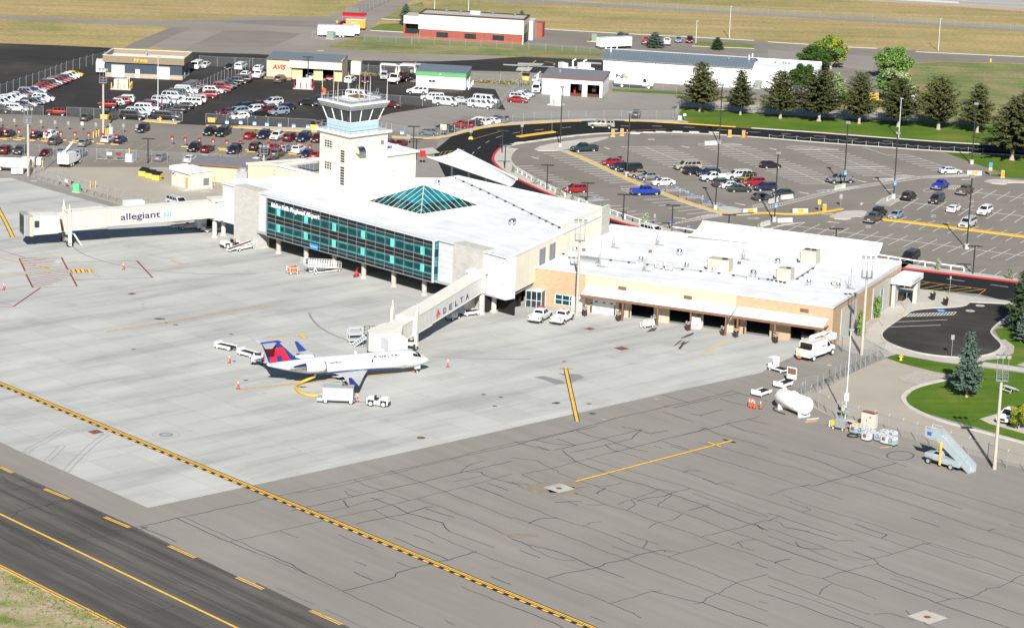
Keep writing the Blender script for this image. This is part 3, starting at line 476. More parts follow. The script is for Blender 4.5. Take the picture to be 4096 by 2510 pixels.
hatch(T(3,1,1010,372),T(3,1,1110,402),T(3,1,1180,368),T(3,1,1230,372),5);hatch(T(3,1,1240,345),T(3,1,1410,342),T(3,1,1120,400),T(3,1,1300,368),5)
hatch(T(3,1,470,487),T(3,1,880,448),T(3,1,520,510),T(3,1,780,470),8);loop([T(2,1,2462,815),T(2,1,2390,800),T(2,1,2358,825),T(2,1,2400,845),T(2,1,2462,858)]);hatch(T(3,1,0,845),T(3,1,350,790),T(3,1,0,870),T(3,1,130,812),8)
hatch(T(2,1,2310,630),T(2,1,2440,605),T(2,1,2330,655),T(2,1,2462,632),6)
def arrow(p,dx,dy,ln=2.6):
 g=G(p).xy;a=heading(p,(dx,dy));e=Vector((cos(a),sin(a)));n=Vector((-e.y,e.x));pk.rib([g-e*ln/2,g+e*ln*.15],.28,0,.026,'white_line')
 pk.face([(*(g+e*ln*.12+n*.5),.027),(*(g+e*ln*.12-n*.5),.027),(*(g+e*ln*.5),.027)][::-1],'white_line')
for c,r,x,y,dx,dy in((2,1,915,80,1,.35),(2,1,1670,67,1,.2),(3,1,50,87,1,.3),(2,1,225,172,1,.3),(2,1,1620,752,1,.1),(2,1,2200,618,1,.2),(2,1,2330,753,1,.0),(3,1,350,510,1,.2),(3,1,905,398,1,.2),(3,1,900,615,.3,-1),(3,1,1905,380,-1,.05),(3,1,620,790,-1,-.1),(3,1,580,712,1,0),(3,1,1170,478,-1,.1)):arrow(T(c,r,x,y),dx,dy)
for c,r,x,y in((3,1,1590,730),(3,1,965,833),(3,1,1955,587)):
 for k in(-6,8):pl(T(c,r,x-26,y+k),T(c,r,x+24,y+k*.9-2),.2)
for c,r,x,y in((2,1,1585,457),(2,1,1675,498),(2,1,1730,523),(2,1,1830,567),(2,1,1905,590),(2,1,2035,630),(2,1,795,550),(2,1,870,590),(2,1,1695,832),(2,1,1530,790)):
 p=T(c,r,x,y);pl(T(c,r,x-26,y),T(c,r,x+26,y-1),1.5,'blue_line',.03);pk.rib(smooth([G(T(c,r,x-8,y-4)).xy,G(T(c,r,x-4,y+5)).xy,G(T(c,r,x+10,y+2)).xy,G(T(c,r,x+14,y-4)).xy],1),.16,0,.034,'white_line')
p=[G(T(3,2,*q)).xy for q in((1615,138),(1690,136),(1712,157),(1640,160))];pk.face([(*q,.04)for q in p],'sign_blue');pk.rib(smooth([G(T(3,2,1650,142)).xy,G(T(3,2,1640,152)).xy,G(T(3,2,1690,154)).xy,G(T(3,2,1672,146)).xy]),.15,0,.045,'white_line')
hatch(T(3,2,1350,182),T(3,2,1812,163),T(3,2,1308,208),T(3,2,1780,190),15,.16,h=.012);pl(T(3,2,1812,163),T(3,2,1780,190),.16,z=.040)
pl(T(3,2,1240,258),T(3,2,1722,237),.14,z=.036);pl(T(3,2,1175,306),T(3,2,1660,288),.14,z=.036)
pk.face([(*G(T(3,2,*q)).xy,.03)for q in((1270,180),(1310,175),(1325,192),(1285,198))],'yellow')
for a,b in(((1310,1420),(1340,1342)),((1340,1342),(2095,1437)),((2095,1437),(2010,1500)),((1350,1420),(1560,1368)),((1430,1438),(1700,1385)),((1520,1450),(1830,1402)),((1640,1460),(1960,1420)),((1770,1470),(2060,1436))):pl(T(3,1,*a),T(3,1,*b),.12,'orange_line',.032)
for c,r,a,b in((1,0,(2080,1340),(2360,1262)),(1,0,(2310,1325),(2365,1308)),(1,0,(2210,1375),(2245,1355)),(1,0,(2135,1432),(2160,1412)),(1,0,(2080,1483),(2097,1462)),(2,0,(10,1283),(80,1270)),(2,0,(220,1253),(305,1245)),(2,0,(478,1230),(568,1223)),(2,0,(1045,1212),(1140,1214)),(2,0,(1345,1212),(1440,1215)),(2,0,(1655,1222),(1755,1228)),(2,0,(1970,1245),(2070,1252)),(2,0,(2280,1270),(2390,1274)),(3,0,(130,1287),(220,1292)),(3,0,(440,1308),(560,1313)),(3,0,(770,1333),(870,1338)),(3,0,(1100,1357),(1200,1363)),(3,1,(1310,1280),(1480,1303)),(3,1,(1720,1333),(1890,1358)),(3,1,(2140,1390),(2310,1413))):
 pl(T(c,r,*a),T(c,r,*b),.10,'orange_line' if(c,a)==(1,(2080,1340))else 'white_line',.032)
pl(T(2,0,1140,1258),T(2,0,1480,1242),.1,'orange_line',.032);hatch(T(1,0,1790,1460),T(1,0,2000,1440),T(1,0,1760,1500),T(1,0,1930,1505),5,.1,m='orange_line')
for i in range(13):pl(Z(1,-60+218*i,1262+13*i),Z(1,160+218*i,1130+13*i),.09,'orange_line')
for i in range(11):pl(Z(1,90+220*i,1008+9*i),Z(1,230+220*i,935+9*i),.09,'orange_line')
for i in range(11):pl(Z(3,-120+220*i,430+14*i),Z(3,-10+220*i,370+14*i),.09,'orange_line')
for i in range(11):pl(Z(3,-100+220*i,720+13*i),Z(3,80+220*i,610+13*i),.09,'orange_line')
for i in range(12):pl(Z(1,-40+220*i,1490+8*i),Z(1,90+220*i,1420+8*i),.09,'orange_line')
for i in range(8):pl(Z(1,760+20*i,440+32*i),Z(1,1260-30*i,462+31*i),.09,'faint_line')
for i in range(7):pl(Z(2,700+20*i-90*(i//4),930-30*i),Z(2,830+20*i,935-30*i),.09,'faint_line')
for i in range(12):pl(Z(4,-250+10*i,800+25*i),Z(4,420+30*i,850+25*i),.09,'faint_line')
for a,b in(((470,525),(620,570)),((530,530),(690,585)),((590,530),(760,600)),((680,535),(830,605)),((760,542),(880,605)),((840,550),(940,600)),((900,555),(1000,590)),((440,525),(1060,575))):pl(Z(5,*a),Z(5,*b),.07,'orange_line')
pk.build('parking_marking',kind='structure')
mb=MB()
for c,r,x,y,x2,y2,x3,y3,x4,y4 in((1,0,1412,605,1635,612,1600,632,1395,622),(2,0,60,605,310,612,280,632,50,622),(2,0,60,645,200,650,165,690,35,680),(2,0,660,595,860,605,860,620,665,612),(1,0,2375,617,2600,628,2580,640,2380,628),(3,1,-3000,0,0,0,0,0,0,0)):
 if x<-100:continue
 mb.face([(*G(T(c,r,*q)).xy,.024)for q in((x,y),(x2,y2),(x3,y3),(x4,y4))],'concrete')
mb.rib(L2(T(2,0,65,718),T(2,0,230,585)),.3,0,.03,'orange_line');mb.rib(L2(T(1,0,1470,655),T(1,0,1540,600)),.25,0,.03,'orange_line');mb.rib(smooth(L2(T(2,0,310,592),T(2,0,420,610),T(2,0,400,630))),.25,0,.03,'orange_line');mb.rib(L2(T(2,0,0,628),T(2,0,410,645)),.9,0,.022,'palegrey')
mb.build('concrete_pads',kind='structure')
ck=MB()
def jit(p,q,n=9,a=.18,sd=0):
 rn=random.Random(sd);d=q-p;nn=Vector((-d.y,d.x)).normalized();o=[p];k=0
 for i in range(1,n):k=k*.6+rn.uniform(-a,a);o.append(p+d*(i/n)+nn*k)
 return o+[q]
def crack(pts,wd=.09,a=.12,sd=1,z=.011):
 for i,(p,q)in enumerate(zip(pts,pts[1:])):
  p,q=G(p).xy,G(q).xy;ck.rib(jit(p,q,max(3,int((q-p).length/1.4)),a,sd*31+i),wd,0,z,'seal')
CR=[(0,[(1160,652),(1500,575),(2178,432)]),(1,[(0,430),(180,388),(330,357),(820,250),(1120,185),(1640,70),(2178,-60)]),(1,[(340,360),(480,350),(860,265),(1200,190),(1430,130),(2178,-40)]),(1,[(300,515),(850,388),(1410,268),(1780,180),(2178,90)]),(1,[(500,522),(630,518),(700,500),(790,480),(980,430),(1090,402)]),(1,[(0,728),(200,682),(560,600),(1000,503),(1300,425),(1610,350),(1760,315),(2178,200)]),(1,[(850,627),(1110,568),(1290,535),(1440,485),(1505,478)]),(1,[(830,250),(920,295),(1060,340),(1300,425)]),(1,[(1140,172),(1400,268),(1610,350),(2178,580)]),(1,[(980,402),(1160,465),(1290,535),(1450,575),(1590,620),(1650,690)]),(1,[(1000,503),(1120,568),(1260,605),(1540,725),(1850,860),(2178,990)]),(1,[(1370,412),(1650,510),(1980,645),(2178,750)]),(1,[(735,1195),(970,1135),(1160,1085),(1210,1035),(1340,1000),(1560,945),(1650,930),(1750,895),(1880,858)]),(1,[(1650,690),(2030,828)]),(1,[(700,715),(1000,838)]),(1,[(1170,740),(1640,932)]),(1,[(1345,720),(1505,785)]),(1,[(830,943),(940,985)]),(1,[(830,1030),(995,1107)]),(1,[(1200,948),(1340,1000)]),(1,[(1745,1155),(2178,1330)]),(1,[(1995,1073),(2170,1140)]),(1,[(1605,1440),(1695,1487)]),(1,[(200,682),(360,743)]),(1,[(740,425),(795,485)]),(1,[(750,343),(790,380),(850,390)]),(1,[(780,325),(830,345),(905,355)]),(0,[(1500,575),(1955,778),(2178,870)]),(0,[(1560,567),(2010,765),(2178,842)]),(1,[(0,872),(430,1050),(735,1195),(1100,1370),(1450,1520)]),(1,[(0,842),(300,965),(430,1050)]),(0,[(1955,778),(2178,730)]),(1,[(1740,185),(1800,130),(1930,90)]),(1,[(1780,180),(1920,185),(1955,215),(2060,250),(2178,280)]),(1,[(1670,268),(1830,240),(1950,212)]),(1,[(1880,310),(2178,430)]),(1,[(1970,280),(2140,340)]),(1,[(1840,300),(2100,390)]),(1,[(1390,560),(1500,590),(1620,618)]),(1,[(1440,495),(1600,545),(1685,570)]),(2,[(0,430),(380,575),(600,640),(900,745),(1060,815),(1200,865),(1330,905),(2178,1230)]),(2,[(0,568),(250,650),(760,848),(980,925),(1500,1130),(1740,1215),(2178,1370)]),(2,[(0,750),(120,800),(350,850),(560,930),(720,998),(955,1083)]),(2,[(120,800),(200,850),(320,905),(440,935),(540,930)]),(2,[(0,985),(290,1087),(500,1175),(660,1225),(840,1305),(1030,1380),(1100,1425)]),(2,[(0,1328),(440,1510)]),(2,[(80,205),(300,300),(640,395),(860,480),(1010,520),(1250,612),(1600,735),(1740,785),(2178,940)]),(2,[(0,60),(210,85),(330,150),(400,190),(640,280),(830,345),(1060,415),(1340,500),(1560,570),(1840,680),(2178,790)]),(2,[(430,0),(540,95),(740,165),(960,250),(1150,300),(1640,470),(1950,600),(2178,680)]),(2,[(630,65),(860,135),(1100,200),(1420,290),(1800,420),(2178,560)]),(2,[(880,0),(1190,100),(1500,190),(1760,290),(2080,400),(2178,430)]),(2,[(1350,-40),(1600,30),(1870,110),(2178,205)]),(2,[(1580,-70),(1900,10),(2178,90)]),(2,[(80,205),(330,155),(540,95),(720,50),(900,5)]),(2,[(300,1087),(530,1030),(720,998),(790,960),(970,925),(1180,865),(1310,850)]),(2,[(1320,905),(1440,870),(1740,787)]),(2,[(840,1303),(1030,1250),(1190,1195),(1270,1190)]),(2,[(1190,1195),(1450,1260),(1620,1293),(1870,1380),(1950,1410),(2178,1490)]),(2,[(1540,1303),(1620,1293),(1690,1240),(1760,1215),(1850,1160),(1920,1120),(2178,1050)]),(2,[(1610,735),(1700,715),(1950,655),(2060,622),(2178,590)]),(2,[(140,620),(250,580),(380,575)]),(2,[(600,640),(660,615),(760,605)]),(2,[(850,815),(1070,890)]),(2,[(65,850),(240,913)]),(2,[(665,1410),(793,1463)]),(2,[(1160,662),(1220,620),(1380,585),(1445,540)]),(2,[(1500,510),(1680,465)]),(2,[(900,460),(1010,420),(1140,375),(1250,330),(1400,350),(1520,320)]),(2,[(1010,420),(1050,460),(980,510)]),(2,[(1060,430),(1200,400),(1300,390),(1410,350)]),(2,[(910,695),(1040,735),(1150,770),(1250,797)]),(2,[(1150,770),(1120,830)]),(2,[(150,290),(60,285),(0,270)]),(2,[(0,280),(60,300),(100,320)]),(2,[(690,295),(780,310),(860,295),(940,272)]),(2,[(720,370),(770,340),(800,320)]),(2,[(1540,370),(1640,400),(1810,460),(1940,510),(2178,570)]),(2,[(1620,240),(1740,290),(1820,270),(1900,290)]),(2,[(1450,185),(1500,170),(1600,175)]),(2,[(1870,805),(1920,780),(2065,757)]),(2,[(1920,780),(1960,825),(2055,850)]),(2,[(2060,622),(2140,676)]),(2,[(1360,375),(1290,430),(1240,470)]),(2,[(1430,870),(1300,850),(1300,865)]),(2,[(360,445),(470,435),(600,435)]),(2,[(470,435),(560,467)]),(2,[(630,460),(700,465),(790,460)]),(2,[(2070,960),(2178,1000)]),(2,[(2100,1280),(2178,1300)]),(3,[(0,380),(70,362),(200,320),(290,303),(360,283)]),(3,[(290,303),(400,300),(530,260),(720,208),(850,178),(900,155),(1095,107)]),(3,[(0,90),(290,165),(540,262),(900,360),(1340,500),(1520,570),(1870,683),(2178,780)]),(3,[(0,212),(290,303),(635,415)]),(3,[(120,0),(430,90),(720,208),(1100,325),(1650,497)]),(3,[(390,0),(680,75),(900,155),(1250,262),(1600,370),(2000,490),(2178,545)]),(3,[(720,0),(880,45),(1180,137)]),(3,[(1215,573),(1465,650)]),(3,[(1630,738),(2178,915)]),(3,[(2050,625),(2178,662)]),(3,[(1870,683),(1940,667)]),(3,[(0,430),(290,525),(640,640),(960,745),(1210,830),(1640,970),(2060,1110),(2178,1155)]),(3,[(120,375),(400,480),(800,600),(1200,730),(1700,885),(2178,1050)]),(3,[(0,530),(110,565),(400,665),(590,722)]),(3,[(0,660),(230,740),(500,835),(700,905),(830,935),(890,915)]),(3,[(0,725),(120,770),(250,815),(410,870),(520,915),(605,940)]),(3,[(0,800),(660,1025),(1000,1135),(1430,1295),(1700,1390),(2178,1550)]),(3,[(0,930),(130,985),(290,1050),(480,1095),(620,1155),(800,1210),(920,1265)]),(3,[(0,1145),(400,1280),(800,1435),(1000,1510)]),(3,[(0,1225),(700,1465),(860,1520)]),(3,[(0,1075),(300,1185),(870,1395)]),(3,[(460,1090),(570,1050),(660,1027),(800,995),(930,965),(900,918),(1060,880),(1210,832),(1310,797),(1385,783)]),(3,[(930,965),(1100,1050),(1400,1145),(1700,1250),(2178,1400)]),(3,[(1040,1088),(1300,1180),(1560,1268)]),(3,[(1430,1295),(1560,1258),(1690,1257),(1800,1215),(1860,1175),(1960,1165),(2070,1115),(2140,1070),(2178,1060)]),(3,[(720,858),(890,920)]),(3,[(860,815),(1060,880)]),(3,[(1310,785),(1500,840),(1640,890),(1760,917)]),(3,[(230,780),(300,830),(400,840),(500,835)]),(3,[(0,600),(100,560)]),(3,[(0,590),(90,610),(150,655),(350,690)]),(3,[(150,655),(330,690),(580,770),(740,770)]),(3,[(440,1225),(460,1180),(545,1135)]),(3,[(180,430),(300,475),(365,500),(290,525)]),(3,[(740,625),(900,685),(1010,715),(970,745)]),(3,[(900,1393),(1050,1385),(1250,1445)]),(3,[(1170,1355),(1210,1400),(1260,1400)]),(3,[(1380,1360),(1350,1380),(1240,1385)]),(3,[(1450,1415),(1545,1418)]),(3,[(1340,1440),(1335,1475),(1420,1510)]),(3,[(60,960),(100,940),(195,925)]),(2,[(260,305),(350,315)]),(2,[(270,270),(330,290)]),(2,[(415,262),(400,290),(340,295)]),(2,[(490,330),(570,320),(660,305)]),(2,[(330,370),(390,350)]),(2,[(470,340),(560,375)])]
for i,(c,pts)in enumerate(CR):crack([B(x,y,c)for x,y in pts],.10 if i%3 else.15,.15,i+1)
for i,pts in enumerate(([(0,1450),(250,1375),(620,1290),(1000,1180),(1680,1030),(2110,925)],[(1550,1080),(1920,995)],[(1940,990),(2180,942)],[(620,1298),(820,1258)],[(0,1420),(230,1390),(620,1298)],[(230,1390),(400,1430),(620,1440),(880,1380),(1240,1290)],[(620,1300),(740,1350),(880,1375),(1000,1420),(1180,1480),(1310,1500)],[(1050,1263),(1230,1300),(1330,1332),(1495,1300)],[(400,1490),(620,1440)],[(560,1510),(900,1440),(1150,1380),(1250,1290)],[(1000,1505),(1290,1430),(1430,1390),(1650,1340),(1870,1290),(2060,1235),(2380,1170)],[(1650,1340),(1780,1310),(1860,1275),(1800,1272)],[(1860,1275),(2000,1340),(2200,1390),(2462,1470)],[(2060,1235),(2230,1300),(2462,1345)],[(1450,1122),(1740,1212)],[(1725,1140),(1830,1160)],[(1800,1155),(2030,1098)],[(1430,950),(1690,1028)],[(1440,1400),(1700,1480)],[(2000,993),(2200,1050),(2270,1058)],[(430,1380),(500,1400),(610,1445)],[(240,1450),(370,1490)],[(30,1410),(350,1490)],[(1365,1448),(1440,1472)],[(900,1440),(1000,1505)],[(2270,1195),(2462,1240)],[(2110,920),(2462,1020)])):crack([T(2,2,*q)for q in pts],.14,.12,200+i)
for i,pts in enumerate(([(0,325),(130,395),(220,440),(500,560),(780,680),(880,735),(1240,890),(2178,1330)],[(0,600),(90,580),(150,520),(320,480),(460,455),(600,415)],[(30,540),(150,520)],[(130,455),(220,497)],[(220,420),(390,470),(500,545),(770,668)],[(400,475),(470,430),(600,430)],[(380,850),(540,800),(760,738),(880,735),(1100,685),(1255,655)],[(75,675),(260,760),(380,850),(700,980),(1020,1140),(1400,1330)],[(580,703),(720,762),(1120,955)],[(1200,650),(1500,780)],[(540,1022),(810,1155),(1110,1310),(1270,1380),(1490,1320)],[(0,735),(345,920)],[(1280,1030),(1510,1135)],[(1440,1075),(1690,1192)],[(1500,1227),(1630,1198),(1900,1330),(2178,1460)],[(885,660),(975,685),(1100,675)],[(975,685),(990,700)],[(1120,770),(1210,805),(1320,850),(1410,885)],[(105,338),(200,310),(320,300)],[(0,210),(70,265),(190,315),(330,365)],[(40,270),(110,290)],[(115,268),(210,250)],[(190,245),(230,275),(330,310)],[(1660,1510),(1775,1475)],[(1200,650),(1260,655)])):crack([B(x,y)for x,y in pts],.13,.14,300+i,.018)
for pts in([(155,1158),(500,1310)],[(590,1353),(940,1510)]):crack([B(x,y,1)for x,y in pts],.06,.1,9)
ck.build('crack_sealant',kind='stuff')
st=MB()
M('stain',(.20,.20,.20),.85,var=.2,scale=3);M('stain_dark',(.045,.042,.040),.7,var=.4,scale=4);M('stain_rust',(.44,.36,.25),.9,var=.1,scale=1);M('tyre_mark',(.25,.25,.25),.9,var=.15,scale=2);M('rubber_mark',(.085,.080,.075),.9,var=.3,scale=3)
def blob(p,rx,ry,m,sd,z=.017,n=18,ang=0):
 rn=random.Random(sd);g=G(p);ps=[]
 for i in range(n):
  k=rn.uniform(.65,1.15);a=2*pi*i/n;x,y=rx*k*cos(a),ry*k*sin(a);ps.append((g.x+x*cos(ang)-y*sin(ang),g.y+x*sin(ang)+y*cos(ang),z))
 st.face(ps,m)
for i,(c,r,x,y,rx,ry,m,a)in enumerate(((0,2,1533,228,.85,.5,'stain_dark',0),(0,2,1690,284,.5,.35,'stain_dark',0),(0,2,1600,266,.3,.2,'stain_dark',0),(0,2,1375,88,.35,.25,'stain',0),(0,2,1390,122,.3,.25,'stain',0),(2,2,425,1037,.6,.5,'stain_dark',0),(2,2,738,1043,.4,.3,'stain_dark',0),(2,2,770,1137,.6,.45,'stain_dark',0),(1,2,450,882,.7,.4,'stain_dark',0),(1,2,330,805,.9,.5,'stain_dark',0),(3,2,590,672,.5,.4,'stain_rust',0),(0,2,2252,636,.3,.3,'stain_dark',0))):blob(T(c,r,x,y),rx,ry,m,i,ang=a)
for pts,m in(([(210,790),(300,775),(480,820),(515,850),(420,858),(330,820)],'stain'),([(440,752),(640,760),(695,790),(600,830),(560,850),(540,790)],'stain'),([(1290,355),(1340,320),(1400,310),(1370,345)],'stain_dark'),([(1610,420),(1680,385),(1750,355),(1740,380),(1660,410)],'stain_dark'),([(1545,495),(1610,440),(1650,425),(1580,480)],'stain_dark'),([(1595,515),(1640,460),(1715,440),(1650,480),(1620,520)],'stain_dark'),([(1600,475),(1670,435),(1650,460)],'stain_dark'),([(1800,560),(2030,430),(2110,420),(1980,500),(1830,585)],'stain_rust')):
 st.face([(*G(T(2,2,*q)).xy,.018)for q in pts],m)
def tyre(pts,wd=.2,gap=0,m='tyre_mark'):
 q=smooth([G(p).xy for p in pts],3);st.rib(q,wd,0,.0165,m)
 if gap:st.rib(off(q,gap),wd,0,.0165,m)
tyre([T(0,1,705,1030),T(0,1,800,1100),T(0,1,980,1165),T(0,1,1250,1225),T(0,1,1600,1270),T(0,1,2000,1290),T(0,1,2462,1288)],.3,0,'stain');tyre([T(1,2,880,432),T(1,2,720,375),T(1,2,600,300),T(1,2,530,220),T(1,2,510,170)],.35,.0,'stain')
tyre([T(1,2,1690,590),T(1,2,2000,608),T(1,2,2462,615),T(2,2,180,612)],.25,0,'stain');tyre([B(245,35),B(270,-10),T(0,2,480,1400),T(0,2,640,1290)],.16,.8);tyre([B(420,100),B(560,-40)],.16,.8);tyre([B(580,190),B(640,120),B(760,0),T(0,2,940,1420),T(0,2,1050,1340)],.16,.8)
tyre([T(0,1,1340,1100),T(0,1,1400,1085),T(0,1,1500,1130),T(0,1,1700,1150)],.14,.6);tyre([T(0,1,890,1270),T(0,1,930,1320),T(0,1,1010,1310)],.14,.5)
q=[B(1010+230*.5+115*cos(2*pi*i/24),45+38*sin(2*pi*i/24),3)for i in range(25)];st.rib([G(p).xy for p in q],.22,0,.0165,'rubber_mark')
for pts,k in(([(0,640),(500,850),(1100,1130),(1900,1510)],1.4),([(0,770),(700,1090),(1500,1490)],1.1)):st.rib([G(B(*p)).xy for p in pts],k,0,.0145,'rubber_mark')if 0 else None
M('stain_earth',(.215,.175,.13),.9,var=.15,scale=1.2);[blob(B(x,y,2),a,b_,'stain_earth',70+i,.0155,22)for i,(x,y,a,b_)in enumerate(((260,325,2.6,2.4),(440,345,2.2,2.0),(480,290,1.8,1.8),(60,720,2.5,.7)))]
st.build('pavement_stain',kind='structure')
dr=MB()
def ring(p,r0,r1,m,z,n=24):
 g=G(p);dr.grid([[(g.x+r*cos(2*pi*i/n),g.y+r*sin(2*pi*i/n),z)for i in range(n)]for r in(r1,r0)],m,False,True)
def disc(p,r,m,z,n=20):g=G(p);dr.face([(g.x+r*cos(2*pi*i/n),g.y+r*sin(2*pi*i/n),z)for i in range(n)],m)
def sq(p,s,m,z,a=radians(-47)):
 g=G(p);c,q=cos(a)*s,sin(a)*s;dr.face([(g.x+x*c-y*q,g.y+x*q+y*c,z)for x,y in((-1,-1),(1,-1),(1,1),(-1,1))],m)
for p,s in((T(0,2,918,1314),.8),(T(0,1,1268,1478),.55),(T(2,2,748,324),.65),(T(2,2,1055,513),.9)):disc(p,s*2.1,'concrete',.0165)or ring(p,s*2.05,s*2.1,'stain',.017)or sq(p,s,'rust',.02)
for p in(T(0,2,1597,1340),):ring(p,1.75,1.82,'stain',.017);ring(p,.6,.95,'stain',.018);disc(p,.6,'grey',.018)
for p in(T(1,2,1588,1370),):disc(p,.6,'brown',.018)
for c,r,x,y in((1,2,83,943),(1,2,2190,955),(1,2,2353,980),(1,2,2135,1045),(1,2,2295,1066),(2,2,501,638),(2,2,1387,997),(2,2,885,1193),(2,2,1485,1068),(1,2,365,53),(0,2,1285,520),(0,2,2225,376),(0,2,1240,392),(0,2,2365,818)):disc(T(c,r,x,y),.35,'brown' if(x+y)%2 else 'grey',.018)
sq(B(402,320,2),1.45,'concrete',.018);disc(B(400,322,2),.42,'rust',.022);sq(B(1357,1416,3),1.6,'sidewalk',.018);disc(B(1355,1416,3),.42,'rust',.022)
for p,s in((T(0,1,325,395),.7),(T(0,1,1978,500),.8),(T(2,0,985,1245),.8),(T(2,0,1340,1343),.8),(T(3,2,1945,152),.75),(T(3,2,2040,102),.75),(T(1,0,620,490),.9),(T(2,0,1170,1270),.6)):disc(p,s,'kerb',.034);disc(p,s*.55,'grey',.038)
dr.build('drain_cover',kind='structure')
def building(name,pl_,pr,label,cat='building',ang=None):
 a,b=G(pl_),G(pr);ang=atan2(b.y-a.y,b.x-a.x)if ang is None else ang
 fr=Fr(a.xy,ang);t=thing(name,a.xy,ang,label,cat);return t,fr,fr.g(pr).x
def part(p,name,fn,**kw):
 mb=MB();fn(mb);return mb.build(name,p,**kw)
def bx(p,name,m,*boxes):
 mb=MB()
 for q in boxes:mb.box(*q,m)
 return mb.build(name,p)
FT=Fr((-42.18,457.47),atan2(-29.93,29.35))
term=thing('terminal_building',FT.o,FT.a,'airport terminal with a two-storey teal glass front raised on columns and white roof','building')
LT,RZ=41.9,9.75
OUTL=[(-13.6,.9),(57.9,.6),(49,21.9),(41.2,40.8),(36.3,40),(10.8,38.7),(5.9,38.7),(5.9,13.4),(-5,13.4),(-8,14.5),(-13.6,3)]
def roof(mb):
 mb.face([(x,y,RZ)for x,y in OUTL],'roof_white')
o=part(term,'roof',roof)
bm=bmesh.new();bm.from_mesh(o.data);bmesh.ops.triangulate(bm,faces=bm.faces,ngon_method='EAR_CLIP');bm.to_mesh(o.data);bm.free()
def parapet(mb):
 mb.rib(OUTL[2:9]+OUTL[9:],.3,RZ-.3,RZ+.45,'white');mb.rib([(57.75,.9),(49,21.7)],.3,RZ-.3,RZ+.18,'white')
 mb.box(-13.6,57.8,.75,1.05,RZ-.05,RZ+.22,'palegrey')
part(term,'parapet',parapet)
Z0=3.0
for q in((-13.5,-9.7,1.0,6,Z0,RZ-.04),(-3.0,-.2,1.0,3,Z0,RZ-.04),(42.0,45.9,1.0,3,Z0,RZ-.04),(52.8,57.7,.9,3,Z0,RZ-.04)):bx(term,'metal_panel_wall','panel_white',q)
bx(term,'stone_pier','stone',(-9.7,-3.0,.55,3,0,RZ+.35));bx(term,'stone_pier','stone',(45.9,52.8,.55,3,0,RZ+.35))
def side(mb):
 a,b,c=(57.75,1.0),(49,21.9),(41.2,40.8)
 for p,q,z in((a,b,3.6),(b,c,.0)):
  mb.face([(*p,z),(*q,z if q!=c else 0),(*q,RZ+.4 if q==c else RZ),(*p,RZ)],'cream_panel')
 mb.prism([(49,21.9),(41.2,40.8),(40.9,40.7),(48.7,21.8)],RZ,RZ+1.0,'cream');mb.prism([(48.7,21.8),(46,28.2),(42,29.5),(42,29.2),(45.5,28)],RZ,RZ+.75,'white')
 mb.prism([(41.2,40.8),(42.6,37.4),(42.75,37.45),(41.35,40.85)],0,RZ+1.02,'stone')
 mb.face([(-13.4,6,0),(-13.4,12,0),(-13.4,12,RZ),(-13.4,6,RZ)],'cream');mb.face([(-13.4,11.9,0),(5.8,38.4,0),(5.8,38.4,RZ),(-13.4,11.9,RZ)],'cream')
 mb.face([(41.2,40.6,0),(36.3,39.8,0),(36.3,39.8,RZ),(41.2,40.6,RZ)],'cream');mb.face([(36.3,39.8,0),(5.9,38.5,0),(5.9,38.5,RZ),(36.3,39.8,RZ)],'cream')
part(term,'side_wall',side)
def under(mb):
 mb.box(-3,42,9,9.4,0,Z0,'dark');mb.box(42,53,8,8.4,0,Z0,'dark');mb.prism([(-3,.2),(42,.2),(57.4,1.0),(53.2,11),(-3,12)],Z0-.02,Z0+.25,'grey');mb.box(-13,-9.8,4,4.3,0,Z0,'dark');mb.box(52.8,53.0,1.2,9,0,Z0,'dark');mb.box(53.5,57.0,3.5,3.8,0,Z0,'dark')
part(term,'undercroft',under)
dS=(Vector((49,21.9))-Vector((57.75,1.0))).normalized();nS=Vector((dS.y,-dS.x))
for s in(13.0,14.3,17.2,18.5):
 def lv(mb,s=s):
  p,q=Vector((57.75,1.0))+dS*s+nS*.02,Vector((57.75,1.0))+dS*(s+1.05)+nS*.02
  mb.prism([tuple(p),tuple(q),tuple(q+nS*.1),tuple(p+nS*.1)],5.6 if s<15 else 5.2,8.6,'louvre')
 part(term,'wall_louvre',lv)
ROWS=[('dark_pane',.62),('teal_pane',.62),('v',1.42),('dark_pane',.72),('dark_pane',.68),('v',1.36),('teal_pane',.62),('dark_pane',.56)]
CW=thing('curtain_wall',(0,0));CW.parent=term
rn=random.Random(3)
def panes(mb):
 z=9.6
 for m,h in ROWS:
  for i in range(18):
   x0,x1=i*LT/18,(i+1)*LT/18
   mm=m if m!='v' else 'teal_pane'
   if m=='teal_pane' and rn.random()<.25:mm='dark_pane'
   mb.face([(x0,0,z-h),(x1,0,z-h),(x1,0,z),(x0,0,z)],mm)
  z-=h
 z=9.6
 for m,h in ROWS:
  mb.face([(LT,0,z-h),(LT,1.0,z-h),(LT,1.0,z),(LT,0,z)],'teal_pane' if m=='v' else 'sky_teal');z-=h
 mb.face([(0,1,3),(0,0,3),(0,0,9.6),(0,1,9.6)],'teal_pane')
part(CW,'glass_panel',panes)
def mull(mb):
 z=9.6
 for m,h in ROWS+[('',0)]:
  mb.box(0,LT,-.05,-.003,z-.035,z+.035,'galv');mb.box(LT+.003,LT+.05,0,1,z-.03,z+.03,'galv');z-=h
 for i in range(19):mb.box(i*LT/18-.03,i*LT/18+.03,-.075,-.052,3.0,9.6,'galv')
 mb.box(-.12,LT+.12,-.15,1.0,9.62,9.86,'palegrey');mb.box(-.2,.0,-.15,.9,3.0,9.6,'galv');mb.box(LT-.12,LT+.3,-.17,-.08,2.95,9.7,'palegrey');mb.box(-.1,LT+.1,-.1,1.2,2.88,2.96,'galv_dark')
